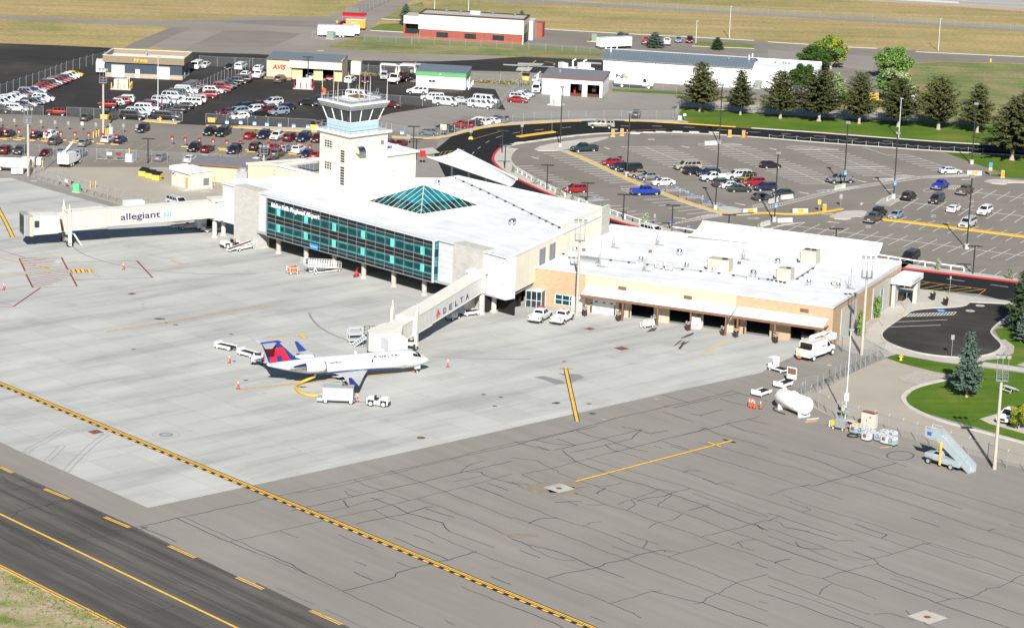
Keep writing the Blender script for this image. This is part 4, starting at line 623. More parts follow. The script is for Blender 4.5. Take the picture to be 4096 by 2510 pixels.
part(CW,'mullion_frame',mull)
def sills(mb,z,h,low):
 for i in range(18):
  x0,x1=i*LT/18,(i+1)*LT/18;q=lambda a,b,c,d,y,m:mb.face([(a,y,c),(b,y,c),(b,y,d),(a,y,d)],m)
  q(x0+.05,x1,z-.28,z-.05,-.006,'teal_glass' if(i*5)%7<4 else 'mid_teal');q(x0+.05,x1,z-h+.05,z-h+.22,-.006,'mid_teal' if low else 'teal_glass');q(x0+.05,x0+.24,z-h,z-.05,-.007,'teal_glass')
part(CW,'window_band',lambda mb:sills(mb,8.36,1.42,0));part(CW,'window_band',lambda mb:sills(mb,5.54,1.36,1))
for i in range(6):
 x=(1+3.12*i)*LT/18+.65
 for z0,z1 in((6.98,8.33),(4.22,5.53)):part(CW,'column_behind_glass',lambda mb:mb.grid([[(x-.5+.5*(1-cos(pi*k/6)),-.008-.03*sin(pi*k/6),z)for k in range(7)]for z in(z0,z1)],'pale_teal'))
for i in range(6):
 p=FT.g(T(1,1,*((217,1088),(482,1168),(755,1245),(1035,1325),(1323,1408),(1617,1490))[i]))
 mb=MB();mb.cyl(p.x,p.y,.35,Z0,.42,'concrete_pole',16);mb.cyl(p.x,p.y,0,.36,.6,'concrete_block',16);mb.build('column',term)
text(term,'Idaho Falls Regional Airport',1.0,'white',(1.2,-.12,8.28),width=12.6,bold=.035,ext=.05,name='lettering')
sg=bx(term,'sign_board','sign_blue',(11.45,13.55,-.12,-.06,3.02,3.85));text(sg,'Terminal Entrance',.36,'white',(11.62,-.125,3.30),width=1.75,ext=.004)
sk=thing('skylight',(0,0));sk.parent=term
kx0,kx1,ky0,ky1,kz=15.2,29.2,8.6,22.5,RZ+.72
part(sk,'skylight_kerb',lambda mb:mb.box(kx0-.1,kx1+.1,ky0-.1,ky1+.1,RZ-.1,kz,'white').box(kx0+.3,kx1-.3,ky0+.3,ky1-.3,kz,kz+.18,'offwhite'))
ap=Vector(((kx0+kx1)/2,(ky0+ky1)/2,0));ap.z=CH-100
for z in[12+.1*i for i in range(40)]:
 if proj((*(FT.o+FT.x*ap.x+FT.y*ap.y),z))[1]<T(1,1,1617,434)[1]:break
ap.z=z
cs=[Vector((x,y,kz+.2))for x,y in((kx0+.4,ky0+.4),(kx1-.4,ky0+.4),(kx1-.4,ky1-.4),(kx0+.4,ky1-.4))]
def skg(mb):
 for i in range(4):
  a,b=cs[i],cs[(i+1)%4]
  m1,m2=a.lerp(ap,.32),b.lerp(ap,.32);mb.face([a,b,m2,m1],'teal_pane' if i<2 else 'teal_glass');mb.face([m1,m2,ap],'sky_teal')
  for k in range(9):
   t0,t1=(k+.15)/9,(k+.62)/9;n=(b-a).cross(ap-a).normalized()*.02
   mb.face([a.lerp(b,t0).lerp(ap,.05)+n,a.lerp(b,t1).lerp(ap,.05)+n,a.lerp(b,t1).lerp(ap,.2)+n,a.lerp(b,t0).lerp(ap,.2)+n],'teal_glass' if(k*7+i)%3 else 'dark_pane')
part(sk,'skylight_glass',skg)
def skf(mb):
 for i in range(4):
  a,b=cs[i],cs[(i+1)%4];mb.tube([a,ap],.085,'offwhite',5);mb.tube([a,b],.08,'offwhite',5)
  for k in range(1,11):
   t=k/11;p=a.lerp(b,t);top=a.lerp(ap,2*t)if t<=.5 else b.lerp(ap,2*(1-t))
   top=a.lerp(b,.5).lerp(ap,1);h=min(t,1-t)*2;q=Vector((p.x,p.y,p.z));mid=a.lerp(b,.5);q=p+(ap-mid)*h
   mb.tube([p,q],.045,'offwhite',4)
  for f in(.32,.64):mb.tube([a.lerp(ap,f),b.lerp(ap,f)],.045,'teal_glass',4)
part(sk,'skylight_frame',skf)
def vent(p,x,y,z,r=.45,h=.9,name='roof_vent'):
 mb=MB();mb.box(x-r*1.25,x+r*1.25,y-r*1.25,y+r*1.25,z,z+h*.3,'white');mb.tube([(x,y,z+h*.3),(x,y,z+h*.5),(x,y,z+h*.55),(x,y,z+h*.85),(x,y,z+h)],[r,r*.8,r*1.05,r*.95,r*.75],'polished',14);return mb.build(name,p)
for q in(T(1,1,1742,450),T(1,1,2456,835),T(2,1,8,825)):
 p=FT.g(q,RZ);vent(term,p.x,p.y,RZ,.55,1.2)
def conduit(mb):
 q=[FT.g(T(1,1,1915,370),RZ),FT.g(T(1,1,2180,490),RZ),FT.g(T(1,1,2440,615),RZ),FT.g(T(2,1,250,748),RZ),FT.g(T(2,1,455,848),RZ)]
 mb.tube([(p.x,p.y,RZ+.22)for p in q],.05,'galv_dark',5)
 for i in range(14):
  t=i/13*(len(q)-1);k=min(int(t),len(q)-2);p=q[k].lerp(q[k+1],t-k);mb.box(p.x-.16,p.x+.16,p.y-.16,p.y+.16,RZ,RZ+.25,'black')
part(term,'roof_conduit',conduit)
for x,y in((75,500),(480,632),(960,760),(1555,912)):
 p=FT.g(T(1,1,x,y),RZ);bx(term,'roof_drain','palegrey',(p.x-.5,p.x+.5,p.y-.12,p.y+.12,RZ,RZ+.16))
ct=thing('control_tower',FT.o,FT.a,'cream control tower with slanted glass cab, balcony rails and roof antennas','control tower')
tx0,tx1,ty0,ty1=-2.5,5.5,13.5,22.0
EX=(tx1-.5,ty1,28.8)
def shaft(mb):
 mb.box(tx0,tx1,ty0,ty1,0,19.6,'cream',skip='bt')
part(ct,'shaft',shaft)
ez=FT.side(T(1,1,1420,130),tx1-.3).y
part(ct,'annex_wall',lambda mb:mb.box(tx0,tx1-.3,ty1,29.0,0,ez,'cream'))
part(ct,'annex_roof',lambda mb:mb.hull([(tx0-.3,ty1+.01,ez),(tx1+.2,ty1+.01,ez),(tx1+.2,29.4,ez),(tx0-.3,29.4,ez)],[(tx0-.3,ty1+.01,ez+.45),(tx1+.2,ty1+.01,ez+.3),(tx1+.2,29.4,ez+.3),(tx0-.3,29.4,ez+.45)],'white','roof_white'))
def win(parent,x0,x1,z0,z1,y,nx,nz,fm='offwhite',side=None,gm='window_glass',name='window'):
 """a framed window on the front plane y (or on the plane x = side, then x0, x1 are y values)"""
 mb=MB();d=.05
 if side is None:mb.box(x0,x1,y-d,y,z0,z1,gm)
 else:mb.box(side,side+d,x0,x1,z0,z1,gm)
 o=mb.build(name,parent);mb=MB()
 for i in range(nx+1):
  x=x0+(x1-x0)*i/nx;w_=.09 if i in(0,nx)else.065
  mb.box(x-w_,x+w_,y-d-.06,y-d-.003,z0,z1,fm)if side is None else mb.box(side+d+.003,side+d+.06,x-w_,x+w_,z0,z1,fm)
 for k in range(nz+1):
  z=z0+(z1-z0)*k/nz;w_=.08 if k in(0,nz)else.055
  mb.box(x0-.07,x1+.07,y-d-.08,y-d-.061,z-w_,z+w_,fm)if side is None else mb.box(side+d+.061,side+d+.08,x0-.07,x1+.07,z-w_,z+w_,fm)
 mb.build('window_frame',o);return o
def wpx(parent,fr,a,b,y,nx,nz,**kw):
 p,q=fr.f(a,y),fr.f(b,y);return win(parent,p.x,q.x,q.y,p.y,y,nx,nz,**kw)
wpx(ct,FT,T(1,0,662,1335),T(1,0,735,1425),ty0,3,3);wpx(ct,FT,T(1,1,662,195),T(1,1,730,288),ty0,3,3)
wpx(ct,FT,T(1,1,815,90),T(1,1,857,222),ty0,1,5);wpx(ct,FT,T(1,1,812,248),T(1,1,853,440),ty0,1,7)
for a,b,n in(((1298,200),(1342,285),1),((1425,185),(1512,265),3)):
 p,q=FT.side(T(1,1,*a),tx1-.3),FT.side(T(1,1,*b),tx1-.3);win(ct,p.x,q.x,q.y,p.y,0,n,3,side=tx1-.3,gm='palegrey')
p,q=FT.side(T(1,0,1200,1350),tx1),FT.side(T(1,0,1228,1388),tx1);part(ct,'wall_louvre',lambda mb:mb.box(tx1+.01,tx1+.06,p.x,q.x,q.y,p.y,'louvre'))
for x in(1035,1090):
 p,q=FT.side(T(1,0,x,1302),tx1),FT.side(T(1,0,x+32,1322),tx1);part(ct,'wall_louvre',lambda mb:mb.box(tx1+.01,tx1+.05,p.x,q.x,q.y,p.y,'palegrey'))
def cowl(mb):
 p,q=FT.side(T(1,0,950,1400),tx1),FT.side(T(1,0,1010,1490),tx1)
 rows=[[(tx1+.05+1.3*sin(a),y,p.y-1.3+1.3*cos(a))for a in[pi/2*k/8 for k in range(9)]]for y in(p.x,q.x)]
 mb.grid(rows,'polished')
 for r in rows:mb.face(r+[(tx1+.05,r[0][1],p.y-1.3)],'polished',False)
part(ct,'exhaust_cowl',cowl)
part(ct,'balcony_slab',lambda mb:mb.box(tx0-.6,tx1+.6,ty0-.6,ty1+.5,19.6,20.0,'white','palegrey'))
part(ct,'cab_base',lambda mb:mb.box(-1.2,5.0,13.9,20.3,20.0,21.8,'cab_blue'))
lo_=[(-1.15,13.95),(4.95,13.95),(4.95,20.25),(-1.15,20.25)];hi_=[(-1.7,13.2),(5.75,13.2),(5.75,20.9),(-1.7,20.9)]
cab=part(ct,'cab_glazing',lambda mb:mb.hull([(*p,21.8)for p in lo_],[(*p,24.1)for p in hi_],'cab_glass'))
def mul(mb):
 for i in range(4):
  a0,a1,b0,b1=Vector((*lo_[i],21.8)),Vector((*lo_[(i+1)%4],21.8)),Vector((*hi_[i],24.1)),Vector((*hi_[(i+1)%4],24.1))
  for k in range(3):mb.tube([a0.lerp(a1,k/3),b0.lerp(b1,k/3)],.1,'white',4)
  mb.tube([a0,a1],.1,'white',4)
part(cab,'cab_mullion',mul)
def fas(mb):
 mb.box(-2.0,6.0,12.95,21.2,24.1,24.4,'galv_dark');mb.hull([(x,y,24.4)for x,y in((-2.05,12.9),(6.05,12.9),(6.05,21.3),(-2.05,21.3))],[(x,y,24.95)for x,y in((-2.3,12.65),(6.3,12.65),(6.3,21.6),(-2.3,21.6))],'galv','white')
 mb.box(-2.3,6.3,12.65,21.6,24.95,25.15,'white');mb.box(-1.5,5.5,13.4,20.9,25.15,25.35,'galv');mb.box(-.6,4.6,14.4,20,25.35,25.5,'palegrey');mb.box(.4,3.6,15.8,18.0,25.5,25.75,'white');mb.box(1.5,3.8,16.2,18.6,25.75,25.95,'rust')
part(ct,'cab_roof',fas)
def rails(mb,x0,x1,y0,y1,z,h=1.1,n=7):
 c=[(x0,y0),(x1,y0),(x1,y1),(x0,y1)]
 for i in range(4):
  a,b=Vector((*c[i],0)),Vector((*c[(i+1)%4],0))
  for k in range(n):
   p=a.lerp(b,k/n);mb.tube([(p.x,p.y,z),(p.x,p.y,z+h)],.035,'galv',4)
  for f in(.5,1):mb.tube([(a.x,a.y,z+h*f),(b.x,b.y,z+h*f)],.03,'galv',4)
part(ct,'balcony_railing',lambda mb:rails(mb,tx0-.5,tx1+.5,ty0-.5,ty1+.4,20.0));part(ct,'roof_railing',lambda mb:rails(mb,-1.9,5.9,13.1,21.1,25.15,1.1,5))
for x,y,h,m in((-1.9,13.3,4.6,'palegrey'),(1.2,13.2,6.6,'tan_metal'),(-.4,15.5,2.6,'galv'),(2.6,13.0,3.8,'tan_metal'),(3.6,14.4,5.2,'palegrey'),(4.9,17,5.0,'tan_metal'),(5.6,15.2,6.0,'tan_metal'),(5.2,18.0,4.4,'palegrey'),(6.0,21.2,3.9,'palegrey'),(.4,17.5,2.8,'galv'),(3.0,20.0,3.0,'galv'),(1.9,20.3,2.6,'galv')):
 part(ct,'antenna_mast',lambda mb:mb.tube([(x,y,25.2),(x+.02,y,25.2+h*.55),(x+.03,y,25.2+h)],[.07,.055,.03],m,5))
for x,y in((4.3,20.5),(5.7,19.0),(2.0,18.9),(-.6,20.2)):
 part(ct,'loop_antenna',lambda mb:mb.tube([(x,y,25.3),(x,y,26.2),(x-.28,y,26.4),(x-.28,y,27.0),(x,y,27.15),(x+.28,y,27.0),(x+.28,y,26.4),(x,y,26.2)],.03,'galv',4))
def beacon(mb):
 mb.tube([(-.9,12.9,25.2),(-.9,12.9,26.6)],.05,'galv',5);mb.tube([(-1.2,12.8,27.0),(-.55,12.8,26.8)],[.25,.3],'orange',8);mb.tube([(-.9,12.8,26.5),(-.75,12.8,26.0)],[.3,.3],'orange',8);mb.box(-1.0,-.7,12.7,12.95,26.3,26.7,'navy')
part(ct,'beacon_light',beacon)
ow=thing('terminal_annex',FT.o,FT.a,'low cream and peach annex with gravel roof between the tower and the pump house','building')
pz=11.0
A=FT.g(T(1,1,250,240),11.3)
zt=11.3
part(ow,'wall',lambda mb:mb.box(A.x,tx0,13.9,14.2,0,zt,'cream').box(A.x,A.x+.3,14.2,27,0,zt,'peach'))
part(ow,'coping',lambda mb:mb.box(A.x-.2,tx0,13.7,14.3,zt,zt+.3,'white').box(A.x-.2,A.x+.35,14.3,27,zt,zt+.3,'white'))
part(ow,'roof',lambda mb:mb.box(A.x+.3,tx0,14.2,30,zt-.6,zt-.3,'gravel_roof').box(A.x+.3,tx0+.1,29.7,30,zt-.3,zt+.1,'white'))
def deck(mb):
 x0=A.x+2.5;mb.box(x0,x0+4.5,16.5,20.5,zt,zt+.15,'galv_dark')
 for i in range(5):mb.tube([(x0+1.1*i,16.6,zt-.3),(x0+1.1*i,16.6,zt+1.5+.8*(i%2))],.05,'galv',4)
 mb.tube([(x0,18.5,zt+1.2),(x0+4.5,18.5,zt+1.2)],.04,'galv',4)
part(ow,'antenna_deck',deck)
pb=thing('peach_block',FT.o,FT.a,'flat-roofed peach block behind the terminal with a white stair rail','building')
P0,P1=FT.g(T(0,1,2385,235),5.5),FT.g(T(1,1,250,250),5.5)
part(pb,'wall',lambda mb:mb.prism([tuple(P0),tuple(P1),(P1.x+3,P1.y+14),(P0.x+3,P0.y+14)],0,5.5,'peach','gravel_roof'))
part(pb,'parapet',lambda mb:mb.rib([tuple(P0),tuple(P1),(P1.x+3,P1.y+14),(P0.x+3,P0.y+14)],.4,5.45,5.9,'sidewalk',True))
part(pb,'stair_railing',lambda mb:[mb.tube([(P1.x-5+i*1.2,P1.y-1.2,3.4),(P1.x-5+i*1.2,P1.y-1.2,4.8)],.05,'white',4)for i in range(5)]+[mb.tube([(P1.x-5,P1.y-1.2,z),(P1.x-.2,P1.y-1.2,z)],.05,'white',4)for z in(4.1,4.8)]+[mb.box(P1.x-5,P1.x-.2,P1.y-1.3,P1.y-.4,3.2,3.4,'galv')])
sh,fr,w_=building('storage_shed',T(0,1,1890,390),T(0,1,2390,425),'long beige metal shed with a dark brown roof beside the pump house','shed')
hz=fr.f(T(0,1,1895,240)).y
part(sh,'wall',lambda mb:mb.box(-1,w_+1,0,5,0,hz,'siding_beige'));part(sh,'roof',lambda mb:mb.hull([(-1.3,-.4,hz),(w_+1.2,-.4,hz),(w_+1.2,5.3,hz+.6),(-1.3,5.3,hz+.6)],[(-1.3,-.4,hz+.3),(w_+1.2,-.4,hz+.3),(w_+1.2,5.3,hz+.95),(-1.3,5.3,hz+.95)],'brown','seam_roof_dark'))
def cooler(mb):
 p=fr.g(T(0,1,2335,440));mb.box(p.x-1.1,p.x+1.1,p.y-1,p.y+1,0,2.9,'grey');mb.cyl(p.x,p.y,2.9,3.4,.8,'grey',14,.75)
cu=thing('cooling_unit',fr.o,fr.a,'grey cooling tower unit with round fan beside the storage shed','cooling unit');part(cu,'casing',cooler);p=fr.g(T(0,1,2335,440));part(cu,'maker_plate',lambda mb:mb.box(p.x-.4,p.x+.4,p.y-1.03,p.y-1.005,1.2,1.5,'white'))
ph,fr,w_=building('pump_house',T(0,1,1650,440),T(0,1,1835,492),'small cream pump house with a white roof, louvre and brown door','building')
dp=fr.g(T(0,1,2020,462)).y;hz=fr.f(T(0,1,1645,270)).y
part(ph,'wall',lambda mb:mb.box(0,w_,0,dp,.35,hz,'cream').box(-.05,w_+.05,-.05,dp+.05,0,.35,'concrete_block'))
part(ph,'roof',lambda mb:mb.box(-.2,w_+.2,-.3,dp+.2,hz,hz+.2,'white','roof_white').box(-.25,w_+.05,-.35,-.1,hz-.2,hz+.55,'white').box(-.3,-.05,-.3,dp*.8,hz+.2,hz+.55,'white'))
a,b=fr.f(T(0,1,1785,360)),fr.f(T(0,1,1808,470));dd=part(ph,'door',lambda mb:mb.box(a.x,b.x,-.06,-.01,.4,a.y,'wood'));bx(dd,'door_handle','steel',(b.x-.15,b.x-.08,-.1,-.06,1.2,1.35));part(ph,'door_step',lambda mb:mb.box(a.x-.4,b.x+.4,-1.2,-.05,0,.35,'concrete_block'))
a,b=fr.side(T(0,1,1955,370),w_),fr.side(T(0,1,2008,430),w_);part(ph,'wall_louvre',lambda mb:mb.box(w_+.01,w_+.08,a.x,b.x,b.y,a.y,'louvre'))
part(ph,'exhaust_pipe',lambda mb:mb.tube([(1.0,-.02,3.0),(1.0,-.4,3.0),(1.0,-.5,2.8)],.28,'steel',10))
for x in(1.5,3.0,4.2):part(ph,'roof_vent',lambda mb:mb.cyl(x,dp*.4,hz+.2,hz+.45,.3,'white',10))
FL=Fr((10.94,424.21),radians(-24.1));RL=6.0
lw=thing('baggage_wing',FL.o,FL.a,'low tan brick baggage wing with white roof, lean-to canopy and open garage bays','building')
XR,DP=41.6,35.6
BAYS=[(8.5,12.35),(14.95,18.9),(20.6,24.6),(27.7,31.6),(34.95,38.85)]
part(lw,'roof',lambda mb:mb.box(-10,XR,0,DP,RL-.3,RL,'roof_white'))
def lwall(mb):
 def run(x0,x1,m):mb.box(x0,x1,-.05,.3,0,RL-.02,m,skip='')
 run(-9.95,.55,'brick_tan');run(.55,1.95,'peach');run(5.9,8.5,'peach')
 mb.box(1.95,5.9,-.04,.3,2.62,RL-.02,'peach')
 for i,(a,b)in enumerate(BAYS):
  m='peach' if i<3 else 'brick_tan';mb.box(a,b,-.04,.3,2.66,RL-.02,m)
  nxt=BAYS[i+1][0]if i<4 else XR
  if i==2:mb.box(b,25.9,-.05,.3,0,RL-.02,'peach');mb.box(25.9,nxt,-.05,.3,0,RL-.02,'brick_tan')
  else:mb.box(b,nxt,-.05,.3,0,RL-.02,m)
 mb.box(XR-.3,XR,.3,12,0,RL-.02,'brick_tan');mb.box(XR-.3,XR-.02,12,DP,0,RL-.02,'brick_tan');mb.box(-9.95,XR,DP-.3,DP-.01,0,RL-.02,'brick_tan');mb.box(-9.95,-9.65,.3,DP,0,RL-.02,'brick_tan')
part(lw,'wall',lwall)
part(lw,'parapet',lambda mb:mb.box(-10.05,XR+.05,-.12,.25,RL,RL+.22,'white').box(-10.0,XR,DP-.3,DP,RL,RL+.55,'white').box(-9.9,-9.5,8,DP-.3,RL,RL+.5,'white').box(XR-.2,XR+.1,.25,DP-.3,RL,RL+.2,'palegrey'))
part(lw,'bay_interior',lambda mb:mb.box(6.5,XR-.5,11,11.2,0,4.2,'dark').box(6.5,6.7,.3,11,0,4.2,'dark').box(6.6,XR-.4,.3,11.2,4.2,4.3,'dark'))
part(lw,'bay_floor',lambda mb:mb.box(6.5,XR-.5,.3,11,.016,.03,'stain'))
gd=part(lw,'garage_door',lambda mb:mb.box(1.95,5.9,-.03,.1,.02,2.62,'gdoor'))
for x in(2.6,3.9,5.2):bx(gd,'door_window','black',(x-.22,x+.22,-.05,-.032,1.75,1.95))
for x,n in((6.45,1),(25.75,1),(39.3,1)):
 d=bx(lw,'door','brown',(x,x+.95,-.11,-.055,.05,2.15));bx(d,'door_window','window_glass',(x+.2,x+.75,-.125,-.112,1.3,1.95));bx(d,'door_handle','steel',(x+.08,x+.18,-.16,-.112,1.0,1.1))
for q in(T(2,1,1025,1402),T(2,1,1655,1490),T(3,2,312,125)):
 p=FL.f(q);bx(lw,'wall_vent','louvre_brown',(p.x,p.x+1.35,-.12,-.055,p.y-.55,p.y))
win(lw,-4.5,-.75,.55,2.2,-.05,3,2,fm='palegrey',gm='teal_pane')
def cano(x0,x1,y1=-2.6):
 mb=MB();mb.hull([(x0,y1,3.12),(x1,y1,3.12),(x1,-.06,3.95),(x0,-.06,3.95)],[(x0,y1,3.38),(x1,y1,3.38),(x1,-.06,4.25),(x0,-.06,4.25)],'white','roof_white');o=mb.build('canopy_roof',lw)
 mb=MB();mb.box(x0-.05,x1+.05,y1-.14,y1-.003,2.95,3.34,'brown');mb.box(x0-.08,x0-.003,y1,-.1,2.95,3.1,'brown');mb.box(x1+.003,x1+.1,y1,-.1,3.0,3.2,'brown');mb.build('fascia',o)
cano(.9,26.0);cano(26.3,40.9)
for x in(1.5,8.1,14.0,19.5,25.3,27.2,33.3,40.2):bx(lw,'canopy_post','brown',(x-.12,x+.12,-2.62,-2.4,0,2.96))
def lside(mb):
 for a,b,m in(((695,160),(838,430),'concrete_block'),((1000,-140+20,),(1150,60),'concrete_block')):pass
y0,y1=FL.side(T(3,2,695,300),XR).x,FL.side(T(3,2,838,260),XR).x
part(lw,'stone_panel',lambda mb:mb.box(XR+.01,XR+.14,y0,y1,0,5.0,'concrete_block'))
y2,y3=FL.side(T(3,1,1005,1500),XR).x,FL.side(T(3,1,1165,1430),XR).x
part(lw,'stone_panel',lambda mb:mb.box(XR+.01,XR+.14,y2,y3,0,5.0,'concrete_block'));win(lw,y2+3.6,y2+5.2,.8,4.2,0,1,3,side=XR+.15,gm='teal_glass',fm='palegrey')
part(lw,'entrance_porch',lambda mb:mb.box(XR+.2,XR+3.6,y3,y3+7,4.0,4.9,'white').box(XR+.3,XR+.9,y3+.5,y3+2.3,0,4.0,'concrete_block').box(XR+2.6,XR+3.3,y3+5.0,y3+6.5,0,4.0,'concrete_block').box(XR+.05,XR+.3,y3+2.4,y3+4.9,0,3.2,'window_glass'))
text(lw,'DEPARTURES',.4,'galv_dark',(XR+3.61,y3+1.8,4.25),rz=pi/2,width=3.4)
def rt(name,label,cat,q,fn,fr=FL,z=RL,grp=None):
 p=fr.g(q,z);t=thing(name,fr.o+fr.x*p.x+fr.y*p.y,fr.a,label,cat,grp,z);fn(t);return t
def ac(w_,d,h,n):
 def f(t):
  bx(t,'plinth','white',(-w_/2-.5,w_/2+.5,-d/2-.4,d/2+.4,0,.12));bx(t,'casing','tan_metal',(-w_/2,w_/2,-d/2,d/2,.12,h));bx(t,'intake_hood','tan_metal',(-w_/2-.5,-w_/2-.01,-d*.3,d*.3,.5,h*.75));bx(t,'curb','palegrey',(-w_/2+.05,w_/2+.25,-d/2-.02,d/2+.02,.121,.35))
  for i in range(n):part(t,'fan',lambda mb:mb.cyl(w_*.2-i*w_*.42,0,h,h+.1,min(.5,w_*.17),'black',14))
  bx(t,'access_panel','palegrey',(w_*.05,w_*.35,-d/2-.03,-d/2-.003,.5,h*.8))
 return f
rt('rooftop_unit','tan rooftop air unit standing on a wide white pad in the roof middle','air unit',T(2,1,2000,1262),ac(3.6,1.9,2.1,1),grp='rooftop air units')
rt('rooftop_unit','large tan rooftop air unit with two fans, nearest the long canopy','air unit',T(3,1,405,1192),ac(2.6,2.4,2.4,2),grp='rooftop air units')
rt('rooftop_unit','smaller single-fan tan air unit at the corner of the roof conduit','air unit',T(3,1,165,1352),ac(2.3,1.8,2.1,1),grp='rooftop air units')
def gravent(t):
 bx(t,'curb','white',(-1.5,1.5,-.9,.9,0,.3));mb=MB();mb.grid([[(x,.95*cos(a),.3+.75*sin(a))for a in[pi*k/8 for k in range(9)]]for x in(-1.6,1.6)],'steel');[mb.face([(x,.95*cos(pi*k/8),.3+.75*sin(pi*k/8))for k in range(9)],'steel')for x in(-1.6,1.6)];mb.build('hood',t)
rt('gravity_vent','long grey half-round roof ventilator near the terminal side wall','roof vent',T(2,1,735,1185),gravent)
for i,(q,r,h)in enumerate(((T(2,1,603,1090),.5,1.1),(T(2,1,1608,1125),.55,1.3),(T(2,1,1238,1192),.42,1.2),(T(2,1,1676,1243),.4,1.1),(T(2,1,1940,1270),.35,.8),(T(2,1,2316,1340),.55,1.5),(T(3,1,90,1205),.5,1.1),(T(3,1,388,1420),.4,1.3),(T(3,1,672,1445),.4,1.2),(T(2,1,230,1205),.3,.5))):
 rt('roof_fan',('round polished vent beside the floodlight mast','big round vent alone in the middle of the white roof','twin-ring vent left of the two small condensers','twin-ring vent right of the two small condensers','small vent tucked beside the tan air unit on its pad','tall silver vent near the front edge of the white roof','bell-shaped vent left of the two-fan air unit','silver pipe vent on a white base near the front corner','vent beside the boxy condenser near the right edge','tiny vent by the front left corner of the roof')[i],'roof vent',q,lambda t:vent(t,0,0,0,r,h,'vent_body'),grp='roof vents')
for i,q in enumerate((T(2,1,985,1040),T(2,1,848,1222),T(2,1,1285,1265),T(2,1,1410,1015),T(2,1,2235,1155),T(3,1,790,1435))):
 def ant(t):
  bx(t,'ballast_base','concrete_block',(-.75,.75,-.6,.6,0,.12));part(t,'mast',lambda mb:(mb.tube([(0,0,.1),(0,0,(2.4,4.2,2.6,3.4,3.2,3.6)[i])],.045,'galv',5),mb.tube([(-.6,0,.12),(0,0,1.0)],.03,'galv',4),mb.tube([(.6,0,.12),(0,0,1.0)],.03,'galv',4),mb.tube([(0,-.5,.12),(0,0,1.0)],.03,'galv',4),mb.tube([(-.45,.1,.1),(-.3,.1,2.0)],.025,'black',4)))
 rt('roof_antenna',('tripod antenna with coiled cable nearest the terminal','tall white whip antenna near the front edge','tripod antenna in front of the small condensers','antenna farthest back, by the white truck on the road','lone tripod antenna near the long white canopy','lattice antenna close to the right front roof corner')[i],'antenna',q,ant,grp='roof antennas')
for i,q in enumerate((T(2,1,1415,1235),T(2,1,1510,1250),T(3,1,655,1400))):
 rt('condenser',('small pale condenser left of its twin on the white roof','small pale condenser right of its twin on the white roof','boxy louvred condenser near the right edge of the roof')[i],'condenser',q,lambda t:(bx(t,'casing','offwhite',(-.6,.6,-.3,.3,.15,1.15)),part(t,'fan_grille',lambda mb:mb.cyl(-.15,-.31,0,0,.01,'grey')if 0 else mb.face([(-.15+.38*cos(2*pi*k/14),-.312,.65+.38*sin(2*pi*k/14))for k in range(14)],'grey')),bx(t,'feet','black',(-.55,-.4,-.3,.3,0,.15),(.4,.55,-.3,.3,0,.15))),grp='small condensers')
for i,q in enumerate((T(2,1,1330,1080),T(2,1,690,1065),T(2,1,2185,1190),T(2,1,2155,970))):
 rt('roof_hatch',('red drain cap in the middle of the white roof','red drain cap near the silver vent and mast','red drain cap right of the tan air unit','red drain cap at the back by the long canopy')[i],'roof cap',q,lambda t:part(t,'cap',lambda mb:mb.tube([(0,0,0),(0,0,.35),(0,0,.4)],[.3,.3,.15],'rust',8)),grp='red roof caps')
def cond(mb):
 q=[FL.g(T(2,1,*p),RL)for p in((495,1100),(950,1160),(1300,1202),(1640,1248),(1990,1285),(2270,1328),(2462,1345))]+[FL.g(T(3,1,*p),RL)for p in((80,1360),(160,1375),(280,1340),(380,1275),(480,1205))]
 mb.tube([(p.x,p.y,RL+.25)for p in q],.055,'galv',5)
 for a,b in zip(q,q[1:]):
  for k in range(2):p=a.lerp(b,k/2);mb.box(p.x-.18,p.x+.18,p.y-.18,p.y+.18,RL,RL+.22,'black')
part(lw,'roof_conduit',cond)
def canopy(name,label,n0,n1,f0,f1,zn,zf,sag,posts):
 N0,N1,F0,F1=(G(q,z)for q,z in((n0,zn),(n1,zn),(f0,zf),(f1,zf)))
 t=thing(name,N0.xy,0,label,'canopy');o=Vector((N0.x,N0.y,0))
 def sf(dz):
  return[[(N0.lerp(N1,i/16)).lerp(F0.lerp(F1,i/16),k/10)-o+Vector((0,0,dz-sag*4*(k/10)*(1-k/10)))for k in range(11)]for i in range(17)]
 mb=MB();mb.grid(sf(.12),'roof_white');mb.grid([r[::-1]for r in sf(-.12)],'white');a,b=sf(.12),sf(-.12)
 mb.grid([[q[0]for q in a],[q[0]for q in b]],'white',False);mb.grid([[q[-1]for q in b],[q[-1]for q in a]],'white',False);mb.grid([a[0],b[0]],'white',False);mb.grid([b[-1],a[-1]],'white',False);mb.build('canopy_shell',t)
 part(t,'edge_tube',lambda mb:(mb.tube([F0-o,F1-o],.28,'white',8),mb.tube([N0-o,N1-o],.22,'white',8)))
 for i in range(posts):
  p=N0.lerp(N1,(i+.5)/posts).lerp(F0.lerp(F1,(i+.5)/posts),.55)-o
  part(t,'canopy_post',lambda mb:mb.cyl(p.x,p.y,0,p.z-.9*sag,.22,'white',10))
 return t
canopy('kerbside_canopy','sagging white canopy roof over the kerb behind the glass-fronted terminal',T(1,1,1650,162),T(1,1,2425,432),T(1,1,1943,95),T(1,1,2505,372),6.2,7.8,.55,4)
canopy('kerbside_canopy','sagging white canopy roof over the kerb behind the baggage wing',T(2,1,1700,910),T(3,1,1030,1122),T(2,1,1832,787),T(3,1,1100,1003),6.6,8.6,.5,5)
hz_,fr,w_=building('rental_office',T(0,0,1015,738),T(0,0,1752,772),'navy metal rental office with a beige parapet band and yellow lettering')
